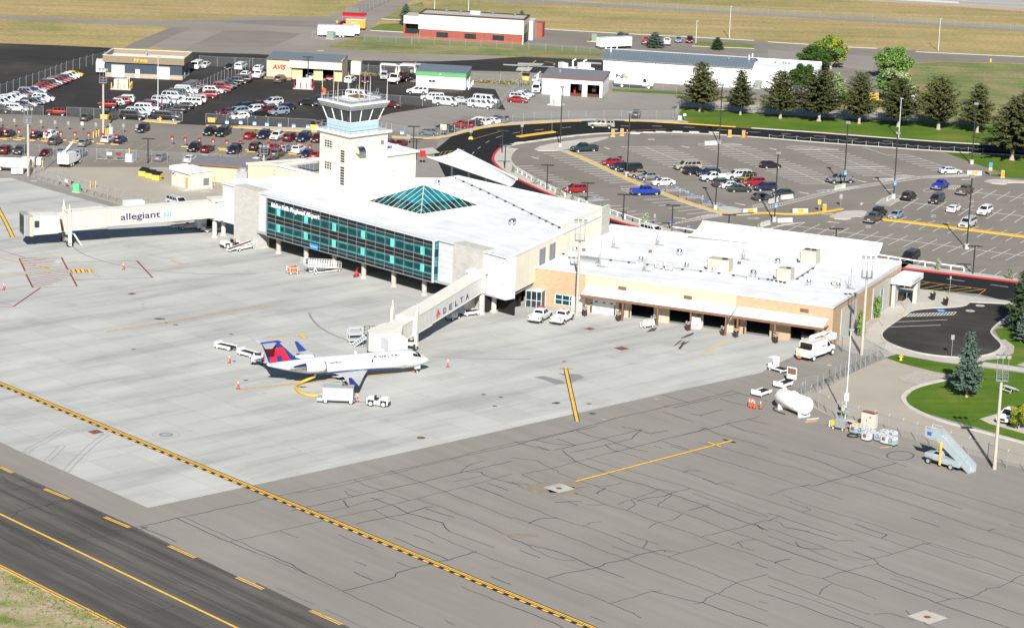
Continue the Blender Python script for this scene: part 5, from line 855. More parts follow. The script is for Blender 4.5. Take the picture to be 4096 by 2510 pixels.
dp=fr.g(T(0,0,1890,715)).y;zt=fr.f(T(0,0,1770,565),-.35).y;zb=fr.f(T(0,0,1760,630),-.35).y
part(hz_,'wall',lambda mb:mb.box(0,w_,0,dp,1.0,zb+.1,'siding_navy').box(w_-.3,w_+.08,.05,dp,0,.9,'concrete_block').box(-.08,.25,.05,dp,0,1.0,'fieldstone'))
part(hz_,'stone_base',lambda mb:[mb.box(a,b,-.1,.05,0,1.05,'fieldstone')for a,b in((-.05,w_*.083),(w_*.245,w_*.39),(w_*.447,w_*.676),(w_*.835,w_+.05))])
part(hz_,'parapet_band',lambda mb:(mb.rib([(-.35,-.35),(w_+.35,-.35),(w_+.35,dp+.35),(-.35,dp+.35)],.4,zb,zt,'sand',True),mb.rib([(-.35,-.35),(w_+.35,-.35),(w_+.35,dp+.35),(-.35,dp+.35)],.46,zt,zt+.12,'offwhite',True)))
part(hz_,'roof',lambda mb:mb.hull([(-.1,-.1,zb+.1),(w_+.1,-.1,zb+.1),(w_+.1,dp+.1,zb+.1),(-.1,dp+.1,zb+.1)],[(-.1,-.1,zb+.5),(w_+.1,-.1,zb+.5),(w_+.1,dp+.1,zb+.6),(-.1,dp+.1,zb+.6)],'roof_white'))
for a,b in((w_*.085,w_*.243),(w_*.678,w_*.832)):
 d=bx(hz_,'roller_door','gdoor',(a,b,-.08,-.01,.02,2.75));bx(d,'door_frame','offwhite',(a-.1,a,-.1,-.02,0,2.85),(b,b+.1,-.1,-.02,0,2.85),(a-.1,b+.1,-.1,-.02,2.85,2.95))
d=bx(hz_,'door','white',(w_*.392,w_*.445,-.08,-.01,.02,2.1));bx(d,'door_handle','steel',(w_*.40,w_*.404,-.14,-.08,1.0,1.15))
p,q=fr.f(T(0,0,1285,592),-.6),fr.f(T(0,0,1422,600),-.6);text(hz_,'Hertz',1.15,'yellow',(p.x,-.6,zb+.38),width=q.x-p.x,bold=.035,shear=.18,ext=.04)
for x in(1133,1568):p=fr.f(T(0,0,x,567),-.58);bx(hz_,'wall_light','galv_dark',(p.x-.18,p.x+.18,-.7,-.57,p.y-.16,p.y+.16))
part(hz_,'flue_pipe',lambda mb:mb.cyl(w_*.45,dp*.75,zb+.5,zt+.7,.16,'steel',8));part(hz_,'downpipe',lambda mb:[mb.box(w_+.01,w_+.12,y,y+.12,0,zb,'offwhite')for y in(dp*.3,dp*.75)])
av,fr,w_=building('rental_garage',T(1,0,345,760),T(1,0,820,787),'cream rental garage with two open bays and red lettering on a square wall')
dp=6.5;zt=fr.f(T(1,0,820,672),-.3).y;zb=zt-.15;wx=fr.f(T(1,0,105,575),-.4);wz=wx.y;zp=fr.f(T(1,0,830,605),-.35).y
part(av,'wall',lambda mb:[mb.box(a,b,0,.25,0,zt,'siding_yellow')for a,b in((0,w_*.21),(w_*.44,w_*.62),(w_*.86,w_))]+[mb.box(0,w_,0,.25,2.75,zt,'siding_yellow'),mb.box(w_-.02,w_+.2,0,dp,0,zp+.6,'block_tan'),mb.box(0,w_,dp-.2,dp,0,zp+.2,'block_tan')])
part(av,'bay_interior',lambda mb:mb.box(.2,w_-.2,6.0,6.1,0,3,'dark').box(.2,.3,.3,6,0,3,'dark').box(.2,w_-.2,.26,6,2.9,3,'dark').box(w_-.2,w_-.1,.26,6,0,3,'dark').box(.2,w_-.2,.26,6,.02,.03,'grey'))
part(av,'fascia',lambda mb:mb.box(-.4,w_+.25,-1.0,-.02,zt-.05,zp,'offwhite'))
part(av,'roof',lambda mb:mb.hull([(wx.x,-.9,zp),(w_+.25,-.9,zp),(w_+.25,dp,zp+.7),(wx.x,dp,zp+.7)],[(wx.x,-.9,zp+.15),(w_+.25,-.9,zp+.15),(w_+.25,dp,zp+.85),(wx.x,dp,zp+.85)],'brown','seam_roof'))
part(av,'sign_wall',lambda mb:mb.box(wx.x,-.0,-.6,dp-.5,0,wz,'peach'))
p,q=fr.f(T(1,0,160,655),-.65),fr.f(T(1,0,288,660),-.65);text(av,'AVIS',1.5,'red',(p.x,-.68,wz-2.05),width=q.x-p.x,bold=.03,shear=.22,ext=.04)
part(av,'planter',lambda mb:mb.box(wx.x-.3,.2,-2.2,-.65,0,.45,'sand'))
gb,fr,w_=building('wash_building',T(1,0,1538,840),T(1,0,2013,866),'white car-wash building with a bright green fascia and grey roof')
dp=fr.g(T(1,0,2095,815)).y;z1=fr.f(T(1,0,2013,748)).y;z2=fr.f(T(1,0,2015,712)).y
part(gb,'wall',lambda mb:mb.box(0,w_,0,.2,0,z1,'white').box(0,.2,.2,dp,0,z1,'white').box(0,w_,dp-.2,dp,0,z1,'white').box(w_-.25,w_,.2,dp*.28,0,z1,'white').box(w_-.25,w_,dp*.45,dp*.6,0,z1,'white').box(w_-.25,w_,dp*.9,dp,0,z1,'white').box(w_-3,w_-2.9,.2,dp-.2,0,z1,'dark'))
part(gb,'fascia',lambda mb:mb.box(-.15,w_+.15,-.15,dp+.1,z1,z2,'siding_green'));part(gb,'roof',lambda mb:mb.hull([(-.2,-.25,z2),(w_+.2,-.25,z2),(w_+.2,dp+.2,z2),(-.2,dp+.2,z2)],[(-.2,-.25,z2+.1),(w_+.2,-.25,z2+.1),(w_+.2,dp+.2,z2+.6),(-.2,dp+.2,z2+.6)],'galv','seam_roof'))
p,q=fr.f(T(1,0,1660,765)),fr.f(T(1,0,1725,795));win(gb,p.x,q.x,q.y,p.y,0,2,1,fm='palegrey');p=fr.f(T(1,0,1775,712),-.2);bx(gb,'wall_light','palegrey',(p.x-.12,p.x+.12,-.4,-.16,p.y-.3,p.y+.1))
for y in(.3,dp*.3,dp*.62,dp*.95):part(gb,'door_bollard',lambda mb:mb.cyl(w_+.7,y,0,1.1,.12,'white',8))
wg,fr,w_=building('service_garage',T(2,0,285,905),T(2,0,865,942),'white three-bay service garage, two bays open, with a dark grey roof')
dp=fr.g(T(2,0,955,875)).y;zt=fr.f(T(2,0,893,782),-.2).y
part(wg,'wall',lambda mb:[mb.box(a,b,0,.2,0,zt,'white')for a,b in((0,w_*.468),(w_*.665,w_*.752),(w_*.955,w_))]+[mb.box(w_*.4,w_,.003,.2,2.9,zt-.003,'white'),mb.box(w_-.2,w_,.2,dp,0,zt+.1,'white'),mb.box(0,.2,.2,dp,0,zt,'white'),mb.box(0,w_,dp-.2,dp,0,zt+.2,'white')])
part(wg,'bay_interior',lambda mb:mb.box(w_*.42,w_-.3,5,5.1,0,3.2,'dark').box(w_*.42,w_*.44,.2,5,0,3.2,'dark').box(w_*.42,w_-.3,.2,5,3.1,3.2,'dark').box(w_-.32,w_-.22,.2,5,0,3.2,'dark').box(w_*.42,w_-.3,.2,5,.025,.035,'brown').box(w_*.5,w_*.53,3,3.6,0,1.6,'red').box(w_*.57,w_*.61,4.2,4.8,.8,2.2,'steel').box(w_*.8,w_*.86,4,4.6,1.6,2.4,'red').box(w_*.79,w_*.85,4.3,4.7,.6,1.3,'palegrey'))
part(wg,'roof',lambda mb:mb.hull([(-.25,-.35,zt),(w_+.25,-.35,zt),(w_+.25,dp+.2,zt+.2),(-.25,dp+.2,zt+.2)],[(-.25,-.35,zt+.28),(w_+.25,-.35,zt+.28),(w_+.25,dp+.2,zt+.75),(-.25,dp+.2,zt+.75)],'rust','seam_roof_dark'))
a,b=fr.f(T(2,0,330,795)),fr.f(T(2,0,450,915));d=bx(wg,'roller_door','gdoor',(a.x,b.x,-.04,-.01,.02,a.y));bx(d,'door_frame','sand',(a.x-.06,a.x,-.05,-.01,0,a.y+.08),(b.x,b.x+.06,-.05,-.01,0,a.y+.08),(a.x-.06,b.x+.06,-.05,-.01,a.y,a.y+.08))
bx(wg,'door','white',(b.x+.7,b.x+1.6,-.05,-.01,.02,2.1));part(wg,'roof_vent',lambda mb:mb.cyl(w_*.22,dp*.6,zt+.5,zt+1.0,.25,'steel',10))
fw,fr,w_=building('freight_warehouse',T(2,0,872,765),T(2,0,2287,855),'long white freight warehouse with a blue-grey pitched metal roof')
dp=13.0;zt=fr.f(T(2,0,875,570),-.3).y;zt2=fr.f(T(2,0,2290,645),-.3).y;zt=(zt+zt2)/2;rz_=None
for k in range(60):
 rz_=zt+k*.1;q=fr.g(T(2,0,985,478),rz_)
 if q.y<dp/2:break
part(fw,'wall',lambda mb:(mb.box(0,w_,0,dp,0,zt-.35,'white'),mb.box(-.01,w_+.01,-.02,dp+.02,zt-.35,zt,'lilac'),[mb.face([(x,0,zt),(x,dp,zt),(x,dp/2,rz_-.1)][::s],'white')for x,s in((0,-1),(w_,1))]))
part(fw,'roof',lambda mb:mb.grid([[(x,-.5,zt-.02),(x,dp/2,rz_),(x,dp+.5,zt-.02)]for x in(-.5,w_+.5)],'seam_roof',False).grid([[(x,-.5,zt-.2),(x,-.5,zt-.03)]for x in(-.5,w_+.5)],'galv_dark',False))
part(fw,'ridge_cap',lambda mb:mb.tube([(-.5,dp/2,rz_+.05),(w_+.5,dp/2,rz_+.05)],.09,'palegrey',4))
for x in(w_*.02,w_*.356,w_*.975):bx(fw,'downpipe','galv_dark',(x-.07,x+.07,-.12,-.021,0,zt))
for a,b,h in((T(2,0,1175,610),T(2,0,1335,775),0),(T(2,0,1880,655),T(2,0,2005,830),0)):
 a,b=fr.f(a),fr.f(b);d=bx(fw,'dock_door','gdoor',(a.x,b.x,-.05,-.021,.1,a.y));bx(d,'door_frame','palegrey',(a.x-.08,a.x,-.07,-.021,.1,a.y+.1),(b.x,b.x+.08,-.07,-.021,.1,a.y+.1),(a.x-.08,b.x+.08,-.07,-.021,a.y,a.y+.1))
a=fr.f(T(2,0,2150,690));b=fr.f(T(2,0,2228,700));pb_=bx(fw,'sign_board','white',(a.x-.1,b.x+.1,-.09,-.025,a.y-.45,a.y+.7));text(pb_,'Fed',.62,'purple',(a.x,-.10,a.y-.12),width=(b.x-a.x)*.52,bold=.04);text(pb_,'Ex',.62,'fed_orange',(a.x+(b.x-a.x)*.55,-.10,a.y-.12),width=(b.x-a.x)*.42,bold=.02)
for x,y in((w_*.03,dp*.35),(w_*.06,dp*.55),(w_*.97,dp*.4),(w_*.985,dp*.62)):part(fw,'roof_vent',lambda mb:mb.cyl(x,y,zt+.3,rz_+.9,.2,'palegrey',8))
p=fr.f(T(2,0,2060,690));dish=thing('satellite_dish',fr.o,fr.a,'white satellite dish on a dark post in front of the freight warehouse','satellite dish');g_=fr.g(T(2,0,2058,815));hh=hgt(T(2,0,2058,815),T(2,0,2075,570))
part(dish,'post',lambda mb:mb.cyl(g_.x,g_.y,0,hh*.85,.09,'black',8));part(dish,'dish',lambda mb:mb.grid([[(g_.x+.15+.22*(r*r),g_.y+r*.9*cos(a),hh+r*1.0*sin(a))for a in[2*pi*k/16 for k in range(16)]]for r in(0.05,.5,1)],'palegrey',True,True))
fa,fr2,w2=building('warehouse_annex',T(2,0,2295,840),T(3,0,40,860),'flat-roofed white annex at the right end of the freight warehouse',ang=fr.a)
zt=fr2.f(T(2,0,2310,645)).y
part(fa,'wall',lambda mb:mb.box(0,16,0,11,0,zt,'white'));part(fa,'roof',lambda mb:mb.box(-.1,16.1,-.1,11.1,zt,zt+.2,'white','roof_white'));part(fa,'parapet',lambda mb:mb.box(0,16,10.8,11.05,zt+.2,zt+.7,'white'))
bx(fa,'downpipe','galv_dark',(9.5,9.65,-.12,-.01,0,zt));part(fa,'roof_vent',lambda mb:[mb.cyl(x,7,zt+.2,zt+.9,.15,'galv_dark',6)for x in(5,7,7.6,8.4)])
fs,fr,w_=building('fire_station',T(1,0,1565,372),T(2,0,108,432),'fire station with a cream upper storey over red brick and a gravel roof')
zt=fr.f(T(2,0,110,195)).y;zb=fr.f(T(2,0,105,338)).y;dp=fr.g(T(2,0,185,395)).y;dp=max(dp,9)
part(fs,'brick_base',lambda mb:mb.box(0,w_-.3,0,dp,0,zb,'brick_red'));part(fs,'upper_wall',lambda mb:mb.box(-.15,w_,-.15,dp,zb,zt,'offwhite').box(w_-.29,w_+.0,-.1,.5,0,zb,'offwhite'))
part(fs,'roof',lambda mb:mb.box(.3,w_-.3,.3,dp-.3,zt-.1,zt+.02,'gravel_roof').rib([(0,0),(w_-.1,0),(w_-.1,dp),(0,dp)],.35,zt-.05,zt+.3,'darkbrown',True))
ew=fr.f(T(1,0,1420,150),2).x;e2=fr.f(T(1,0,1420,225),2).y
part(fs,'entrance_wing',lambda mb:mb.box(ew,-.16,2,dp,e2,zt-.9,'offwhite','gravel_roof').box(ew+.2,-.16,4.5,dp,0,e2,'window_glass').box(ew,ew+.5,2,dp,0,e2,'brick_red').box(ew+.5,-.16,2.0,2.4,0,.9,'brick_red'))
for x in(1740,2010,2280):
 a,b=fr.f(T(1,0,x,312+(x-1740)*.055)),fr.f(T(1,0,x+102,358+(x-1740)*.055));win(fs,a.x,b.x,b.y,a.y,0,3,1,fm='black')
def bays(mb):
 for i in range(3):mb.box(w_-.001,w_+.02,1.2+i*2.7,2.9+i*2.7,0,zb+2.2,'black')
part(fs,'bay_door',bays);part(fs,'rear_wing',lambda mb:mb.box(w_*.3,w_+1.0,dp+.01,dp+6,0,zt-1.4,'offwhite').box(w_*.3,w_+2.6,dp+6.01,dp+10,0,zt-2.6,'brick_red'))
for x,y,s in((w_*.22,6,.5),(w_*.36,5,.55),(w_*.5,6,1.3),(w_*.66,6.5,.6),(w_*.87,7,.5)):
 part(fs,'roof_unit',lambda mb:mb.box(x-s,x+s,y-s*.6,y+s*.6,zt,zt+.9,'palegrey')if s>1 else mb.tube([(x,y,zt),(x,y,zt+.5),(x,y,zt+.55),(x,y,zt+1.2)],[s*.6,s*.6,s*.8,s*.7],'polished',12))
def jetbridge(fr,label,segs,cabf,rotunda,cols,lift,mt,bands):
 t=thing('jet_bridge',fr.o,fr.a,label,'jet bridge','passenger boarding bridges')
 for x0,x1,b0,b1,h,hw in segs:
  mb=MB();bot=[(x0,-hw,b0),(x1,-hw,b1),(x1,hw,b1),(x0,hw,b0)];mb.hull(bot,[(x,y,z+h)for x,y,z in bot],mt,'tunnel_roof')
  mb.box(x0-.06,x0,-hw-.06,hw+.06,b0-.08,b0+h+.08,'offwhite');mb.tube([(x0,-hw-.03,b0+h),(x1,-hw-.03,b1+h)],.07,'offwhite',4);mb.tube([(x0,-hw-.03,b0+.05),(x1,-hw-.03,b1+.05)],.09,'offwhite',4);mb.build('tunnel',t)
 cabf(t);x,y,zb,zt,r=rotunda
 rt_=part(t,'rotunda',lambda mb:mb.cyl(x,y,zb,zt,r,'unit_grey',24));part(rt_,'rotunda_roof',lambda mb:mb.box(x-r*1.15,x+r*1.15,y-r*1.1,y+r*1.1,zt+.002,zt+.3,'offwhite','tunnel_roof'));part(rt_,'rotunda_floor',lambda mb:mb.cyl(x,y,zb-.45,zb-.002,r*1.05,'offwhite',20))
 bx(t,'rotunda_frame','offwhite',(x-r*1.1,x-r*.72,y-r*.95,y+r*.9,zb,zt),(x+r*.8,x+r*1.1,y-r*.5,y+r*.9,zb,zt+.25))
 for cx,cy in cols:mb=MB();mb.cyl(cx,cy,.25,zb-.44,.42,'offwhite',14);mb.cyl(cx,cy,0,.26,.7,'concrete_block',14);mb.build('support_column',t)
 lx,hwid,zl,zr=lift
 for sg in(-1,1):
  lc=part(t,'lift_column',lambda mb:(mb.box(lx-.28,lx+.28,sg*hwid-.2,sg*hwid+.2,.9,zl,'offwhite'),mb.tube([(lx,sg*hwid,zl),(lx,sg*hwid,zl+.4),(lx,sg*hwid,zl+.45),(lx,sg*hwid,zl+.9)],[.2,.2,.12,.12],'offwhite',8),mb.tube([(lx,sg*hwid,zl*.92),(lx,sg*hwid,zl+1.3)],.09,'offwhite',6)))
 part(t,'drive_beam',lambda mb:mb.box(lx-.3,lx+.3,-hwid-.3,hwid+.3,.75,1.25,'offwhite').box(lx-.6,lx+.6,-hwid*.8,hwid*.8,zr-.5,zr-.1,'grey'))
 for y in(-hwid+.15,hwid-.15):part(t,'drive_wheel',lambda mb:mb.wheel(lx,y,.58,.58,.36))
 return t
J1=Fr(G(T(0,1,705,1020)),radians(23.07));J1.o=J1.o+J1.y*1.5
def cab1(t):
 c=part(t,'cab',lambda mb:(mb.hull([(-6.9,-1.6,2.25),(-2.6,-1.6,2.4),(-2.6,1.6,2.4),(-6.9,1.6,2.25)],[(-6.9,-1.6,5.55),(-2.6,-1.6,5.45),(-2.6,1.6,5.45),(-6.9,1.6,5.55)],'offwhite','tunnel_roof'),mb.box(-7.5,-6.9,-1.7,1.7,2.1,5.4,'peach')))
 part(c,'bellows',lambda mb:[mb.box(-8.5+i*.2,-8.36+i*.2,-1.75+.05*(i%2),1.75,2.2,5.9-.06*(i%2),'grey')for i in range(5)]+[mb.box(-8.5,-7.51,-1.6,1.6,2.4,5.6,'black')])
 bx(c,'cab_window','window_glass',(-6.7,-5.85,-1.66,-1.605,3.55,4.75));bx(c,'number_plate','white',(-6.6,-5.6,-1.68,-1.62,2.5,3.4));text(c,'2',.85,'black',(-6.35,-1.70,2.62),ext=.005)
 part(c,'service_cables',lambda mb:[mb.tube([(-2.4+i*.12,-1.7,4.9),(-2.2+i*.1,-2.0,3.6),(-2.0+i*.15,-1.75,2.3)],.04,'black',4)for i in range(4)])
 part(c,'service_stair',lambda mb:mb.hull([(1.2,-1.9,.1),(1.5,-1.9,.1),(1.5,-1.2,.1),(1.2,-1.2,.1)],[(-.1,-1.9,2.2),(.2,-1.9,2.2),(.2,-1.2,2.2),(-.1,-1.2,2.2)],'palegrey'))
jb1=jetbridge(J1,'long cream jet bridge with airline lettering stretched out over the empty left stand',[(-2.6,-.9,2.5,2.55,2.9,1.45),(-.85,5.7,2.7,3.05,3.08,1.62),(5.76,24.6,3.15,3.72,2.75,1.45)],cab1,(26.2,0,3.7,6.6,1.6),[(25.4,-.1),(27.3,.9)],(-.75,2.05,6.1,2.6),'tunnel',1)
a,b=J1.f(T(0,1,1160,790),-1.5),J1.f(T(0,1,1540,770),-1.5);c_=J1.f(T(0,1,1665,735),-1.5)
sl_=atan2(.62,18.8)
for s,m,x0,x1,z in(('allegiant','navy',a.x,b.x,4.12),('air','text_blue',b.x+.55,c_.x,4.36)):
 o=text(jb1,s,1.55,m,(x0,-1.475,z),width=x1-x0,bold=.018);o.rotation_euler=(pi/2,-sl_,0)
J2=Fr((-15.56,396.91),radians(67.6))
def cab2(t):
 c=part(t,'cab',lambda mb:mb.hull([(-11.2,.9,1.9),(-11.0,-.8,1.9),(-8.4,-3.0,1.9),(-4.6,-1.5,1.95),(-4.6,1.5,1.95),(-9.6,2.0,1.9)],[(-11.2,.9,4.6),(-11.0,-.8,4.6),(-8.4,-3.0,4.5),(-4.6,-1.5,4.7),(-4.6,1.5,4.7),(-9.6,2.0,4.6)],'offwhite','tunnel_roof'))
 part(c,'bellows',lambda mb:mb.hull([(-10.9,-.9,2.0),(-11.9,-2.6,2.0),(-9.6,-4.6,2.0),(-8.4,-3.1,2.0)],[(-10.9,-.9,4.35),(-11.9,-2.6,4.15),(-9.6,-4.6,4.1),(-8.4,-3.1,4.3)],'palegrey','tunnel_roof'))
jb2=jetbridge(J2,'pale ribbed jet bridge with delta lettering reaching down to the parked airliner',[(-4.6,-.7,2.0,2.15,2.5,1.3),(-.65,5.7,2.2,2.42,2.75,1.5),(5.76,24.9,2.5,3.5,2.6,1.35)],cab2,(26.6,-.3,3.5,6.5,1.6),[(25.2,-1.2),(27.4,-2.4)],(-.9,2.0,6.0,2.2),'tunnel_grey',1)
sl2=atan2(1.0,19.1)
xs=[J2.f(q,-1.37).x for q in(T(1,2,1795,165),T(1,2,1840,135),T(1,2,1885,105),T(1,2,1925,60),T(1,2,1965,40))]
for i,s in enumerate('DELTA'):
 o=text(jb2,s,1.25,'navy',(xs[0]+.2+i*2.15,-1.375,3.15+(xs[0]+.2+i*2.15-9)*.052),width=1.0,bold=.015);o.rotation_euler=(pi/2,-sl2,0)
part(jb2,'emblem',lambda mb:(mb.face([(7.4,-1.375,3.05),(8.2,-1.375,3.5),(8.05,-1.375,4.5)],'tail_red'),mb.face([(8.25,-1.375,3.5),(9.1,-1.375,3.35),(8.1,-1.375,4.5)],'tail_red_dark'),mb.face([(7.5,-1.375,2.9),(8.2,-1.375,3.35),(9.0,-1.375,3.2),(8.2,-1.375,3.1)],'tail_red_dark')))
N_=G(T(1,2,1665,600),2.1);AA=radians(25.7)
FA=Fr(N_.xy,AA)
ac_=thing('airliner',FA.o,FA.a,'white regional jet with a red and blue tail parked nose to the right','airliner')
ST=[(0,.04,1.78),(.25,.30,1.80),(.7,.56,1.87),(1.3,.82,1.97),(1.9,1.02,2.07),(2.6,1.19,2.16),(3.4,1.30,2.22),(4.4,1.345,2.25),(15.8,1.345,2.25),(17.4,1.29,2.30),(19,1.13,2.42),(20.6,.92,2.58),(22.2,.68,2.76),(23.6,.45,2.93),(24.6,.26,3.05),(24.9,.1,3.08)]
def circ(s,r,z,n=28):return[(-s,r*sin(2*pi*k/n+.0),z-r*cos(2*pi*k/n))for k in range(n)]
def fus(mb):
 i=len(mb.v);mb.grid([circ(*q)for q in ST],'air_white',True,True)
 for j in range(len(ST)-1):
  if 7<=j<=9:
   for k in(26,27,0,1):mb.mi[j*28+k]=mb.k('tail_blue')
   if j==8:pass
 mb.face(circ(*ST[-1]),'galv_dark')
fz=part(ac_,'fuselage',fus)
def fusp(s,th,d=.012):
 for(s0,r0,z0),(s1,r1,z1)in zip(ST,ST[1:]):
  if s0<=s<=s1:t=(s-s0)/(s1-s0);r,z=r0+(r1-r0)*t,z0+(z1-z0)*t;break
 return Vector((-s,-(r+d)*cos(th),z+(r+d)*sin(th)))
def sidepatch(mb,s0,s1,t0,t1,m,n=3,d=.012):
 mb.grid([[fusp(s1+(s0-s1)*i/2,t0+(t1-t0)*k/n,d)for i in range(3)]for k in range(n+1)],m,False)
part(fz,'belly_stripe',lambda mb:mb.grid([[fusp(s,radians(a-k*9),.025)for k in range(6)]for s,a in((4.6,-52),(6,-42),(8,-35),(10,-31),(12,-29),(14,-28),(16,-32),(17.4,-40),(18.4,-52))],'tail_blue',False))
def cock(mb):
 for s0,s1,t0,t1 in((2.18,2.95,30,52),(1.62,2.14,30,60),(1.75,2.3,62,86)):
  k=len(mb.v);sidepatch(mb,s0,s1,radians(t0),radians(t1),'car_glass',5,.03);q=mb.v[k:];mb.grid([[(x,-y,z)for x,y,z in q[r*3:r*3+3]]for r in range(6)],'car_glass',False)
part(fz,'cockpit_window',cock)
for i in range(14):
 if i==5:continue
 s=5.3+i*.80;mb=MB();sidepatch(mb,s,s+.26,radians(11),radians(27),'palegrey' if i!=5 else 'car_glass',2,.014);mb.build('cabin_window',fz)
mb=MB();sidepatch(mb,9.25,9.5,radians(11),radians(27),'car_glass',2,.016);mb.build('cabin_window',fz)
M('door_line',(.55,.55,.55),.5)
def outl(mb,s0,s1,t0,t1,w_=.03,m='door_line'):
 dt=radians(1.6);sidepatch(mb,s0,s1,t0,t0+dt,m,1,.013);sidepatch(mb,s0,s1,t1-dt,t1,m,1,.013);sidepatch(mb,s0,s0+w_,t0,t1,m,3,.013);sidepatch(mb,s1-w_,s1,t0,t1,m,3,.013)
for a in((4.0,4.75,radians(-25),radians(38)),(9.1,9.65,radians(-12),radians(40))):mb=MB();outl(mb,*a);mb.build('door',fz)
mb=MB();sidepatch(mb,3.95,4.85,radians(-30),radians(-26),'grey',1,.03);sidepatch(mb,4.25,4.45,radians(30),radians(33),'tail_red_dark',1,.02);mb.build('door_sill',fz)
def wraptext(txt,size,mat,s_at,th0,width,bold=0.0,space=1.0):
 me=text_mesh(txt,size,mat,bold,0,.0,'LEFT',space);xs=[v.co.x for v in me.vertices];k=width/(max(xs)-min(xs));x0=min(xs)
 for v in me.vertices:v.co=fusp(s_at-(v.co.x-x0)*k,th0+v.co.y/1.36,.05)
 o=bpy.data.objects.new('lettering',me);COL.objects.link(o);o.parent=fz;return o
wraptext('DELTA',.5,'tail_blue',8.2,radians(35),2.9,.015,1.2);wraptext('CONNECTION',.2,'palegrey',6.4,radians(14),3.0,0,1.5);wraptext('N439SW',.42,'tail_blue',15.9,radians(22),1.9,.01)
mb=MB();mb.face([fusp(9.25,radians(32),.06),fusp(8.87,radians(40),.06),fusp(8.9,radians(56),.06)],'tail_red');mb.face([fusp(8.85,radians(40),.06),fusp(8.45,radians(32),.06),fusp(8.88,radians(56),.06)],'tail_red_dark');mb.build('emblem',fz)
mb=MB();[sidepatch(mb,16.15,16.6,radians(25+3*i),radians(26.8+3*i),'tail_red' if i%2 else 'palegrey',1,.015)for i in range(4)];sidepatch(mb,16.38,16.6,radians(31),radians(37),'tail_blue',1,.017);mb.build('flag',fz)
def airfoil(le,te,th,n=8):
 up,lo=[],[]
 for i in range(n+1):
  t=i/n;y=th*2.2*(sqrt(t)*.75-t*.75+.0);p=le+(te-le)*t;up.append(p+Vector((0,0,y*.65)));lo.append(p-Vector((0,0,y*.35)))
 return up+lo[::-1]
for sg in(-1,1):
 def wing(mb):
  rows=[]
  for y,le,c,z,th in((0.6,9.7,5.6,1.30,.5),(1.7,10.4,4.6,1.33,.42),(3.6,11.5,3.2,1.42,.28),(9.95,14.9,1.35,1.80,.12)):rows.append(airfoil(Vector((-le,sg*y,z)),Vector((-le-c,sg*y,z-.04)),th))
  mb.grid(rows,'wing_grey');mb.face(rows[-1],'wing_grey')
 wg_=part(ac_,'wing',wing)
 wl=part(wg_,'winglet',lambda mb:mb.hull([(-15.0,sg*9.93,1.8),(-16.3,sg*9.93,1.78),(-16.3,sg*10.02,1.78),(-15.0,sg*10.02,1.8)],[(-16.3,sg*10.5,3.2),(-16.75,sg*10.5,3.2),(-16.75,sg*10.55,3.2),(-16.3,sg*10.55,3.2)],'tail_blue'))
 for y in(3.0,5.2):part(wg_,'flap_fairing',lambda mb:mb.tube([(-13.6-y*.2,sg*y,1.35),(-14.6-y*.2,sg*y,1.28),(-15.6-y*.2,sg*y,1.42)],[.05,.13,.03],'wing_grey',6))
 def nac(mb):
  y,z=sg*2.15,2.75
  mb.grid([[(-s,y+r*sin(2*pi*k/20),z+r*cos(2*pi*k/20))for k in range(20)]for s,r in((17.3,.50),(17.0,.60),(16.95,.68),(17.3,.76),(18.2,.80),(19.3,.76),(19.9,.70))],'air_white',True,True)
  mb.face([(-17.3,y+.5*sin(2*pi*k/20),z+.5*cos(2*pi*k/20))for k in range(20)],'black')
 en=part(ac_,'engine',nac);y,z=sg*2.15,2.75
 part(en,'exhaust_cone',lambda mb:mb.tube([(-19.9,y,z),(-21.0,y,z+.02),(-21.7,y,z+.04)],[.68,.50,.34],'polished',18))
 part(en,'intake_ring',lambda mb:mb.grid([[(-s,y+r*sin(2*pi*k/20),z+r*cos(2*pi*k/20))for k in range(20)]for s,r in((17.05,.56),(16.92,.66),(17.05,.72))],'polished',True,True))
 part(en,'pylon',lambda mb:mb.hull([(-17.5,sg*1.0,2.66),(-21.6,sg*.7,2.7),(-21.6,sg*.7,2.82),(-17.5,sg*1.0,2.86)],[(-17.8,sg*1.45,2.68),(-22.2,sg*1.9,2.72),(-22.2,sg*1.9,2.82),(-17.8,sg*1.45,2.86)],'wing_grey'))
 st_=part(ac_,'tailplane',lambda mb:(mb.grid([airfoil(Vector((-le,sg*y,6.18+y*.02)),Vector((-le-c,sg*y,6.16+y*.02)),th)for y,le,c,th in((0,23.4,2.2,.26),(3.1,25.2,1.1,.1))],'wing_grey'),mb.face(airfoil(Vector((-25.2,sg*3.1,6.24)),Vector((-26.3,sg*3.1,6.22)),.1),'wing_grey')))
FIN=[(-19.2,3.45),(-24.2,3.3),(-25.6,6.2),(-23.2,6.25)]
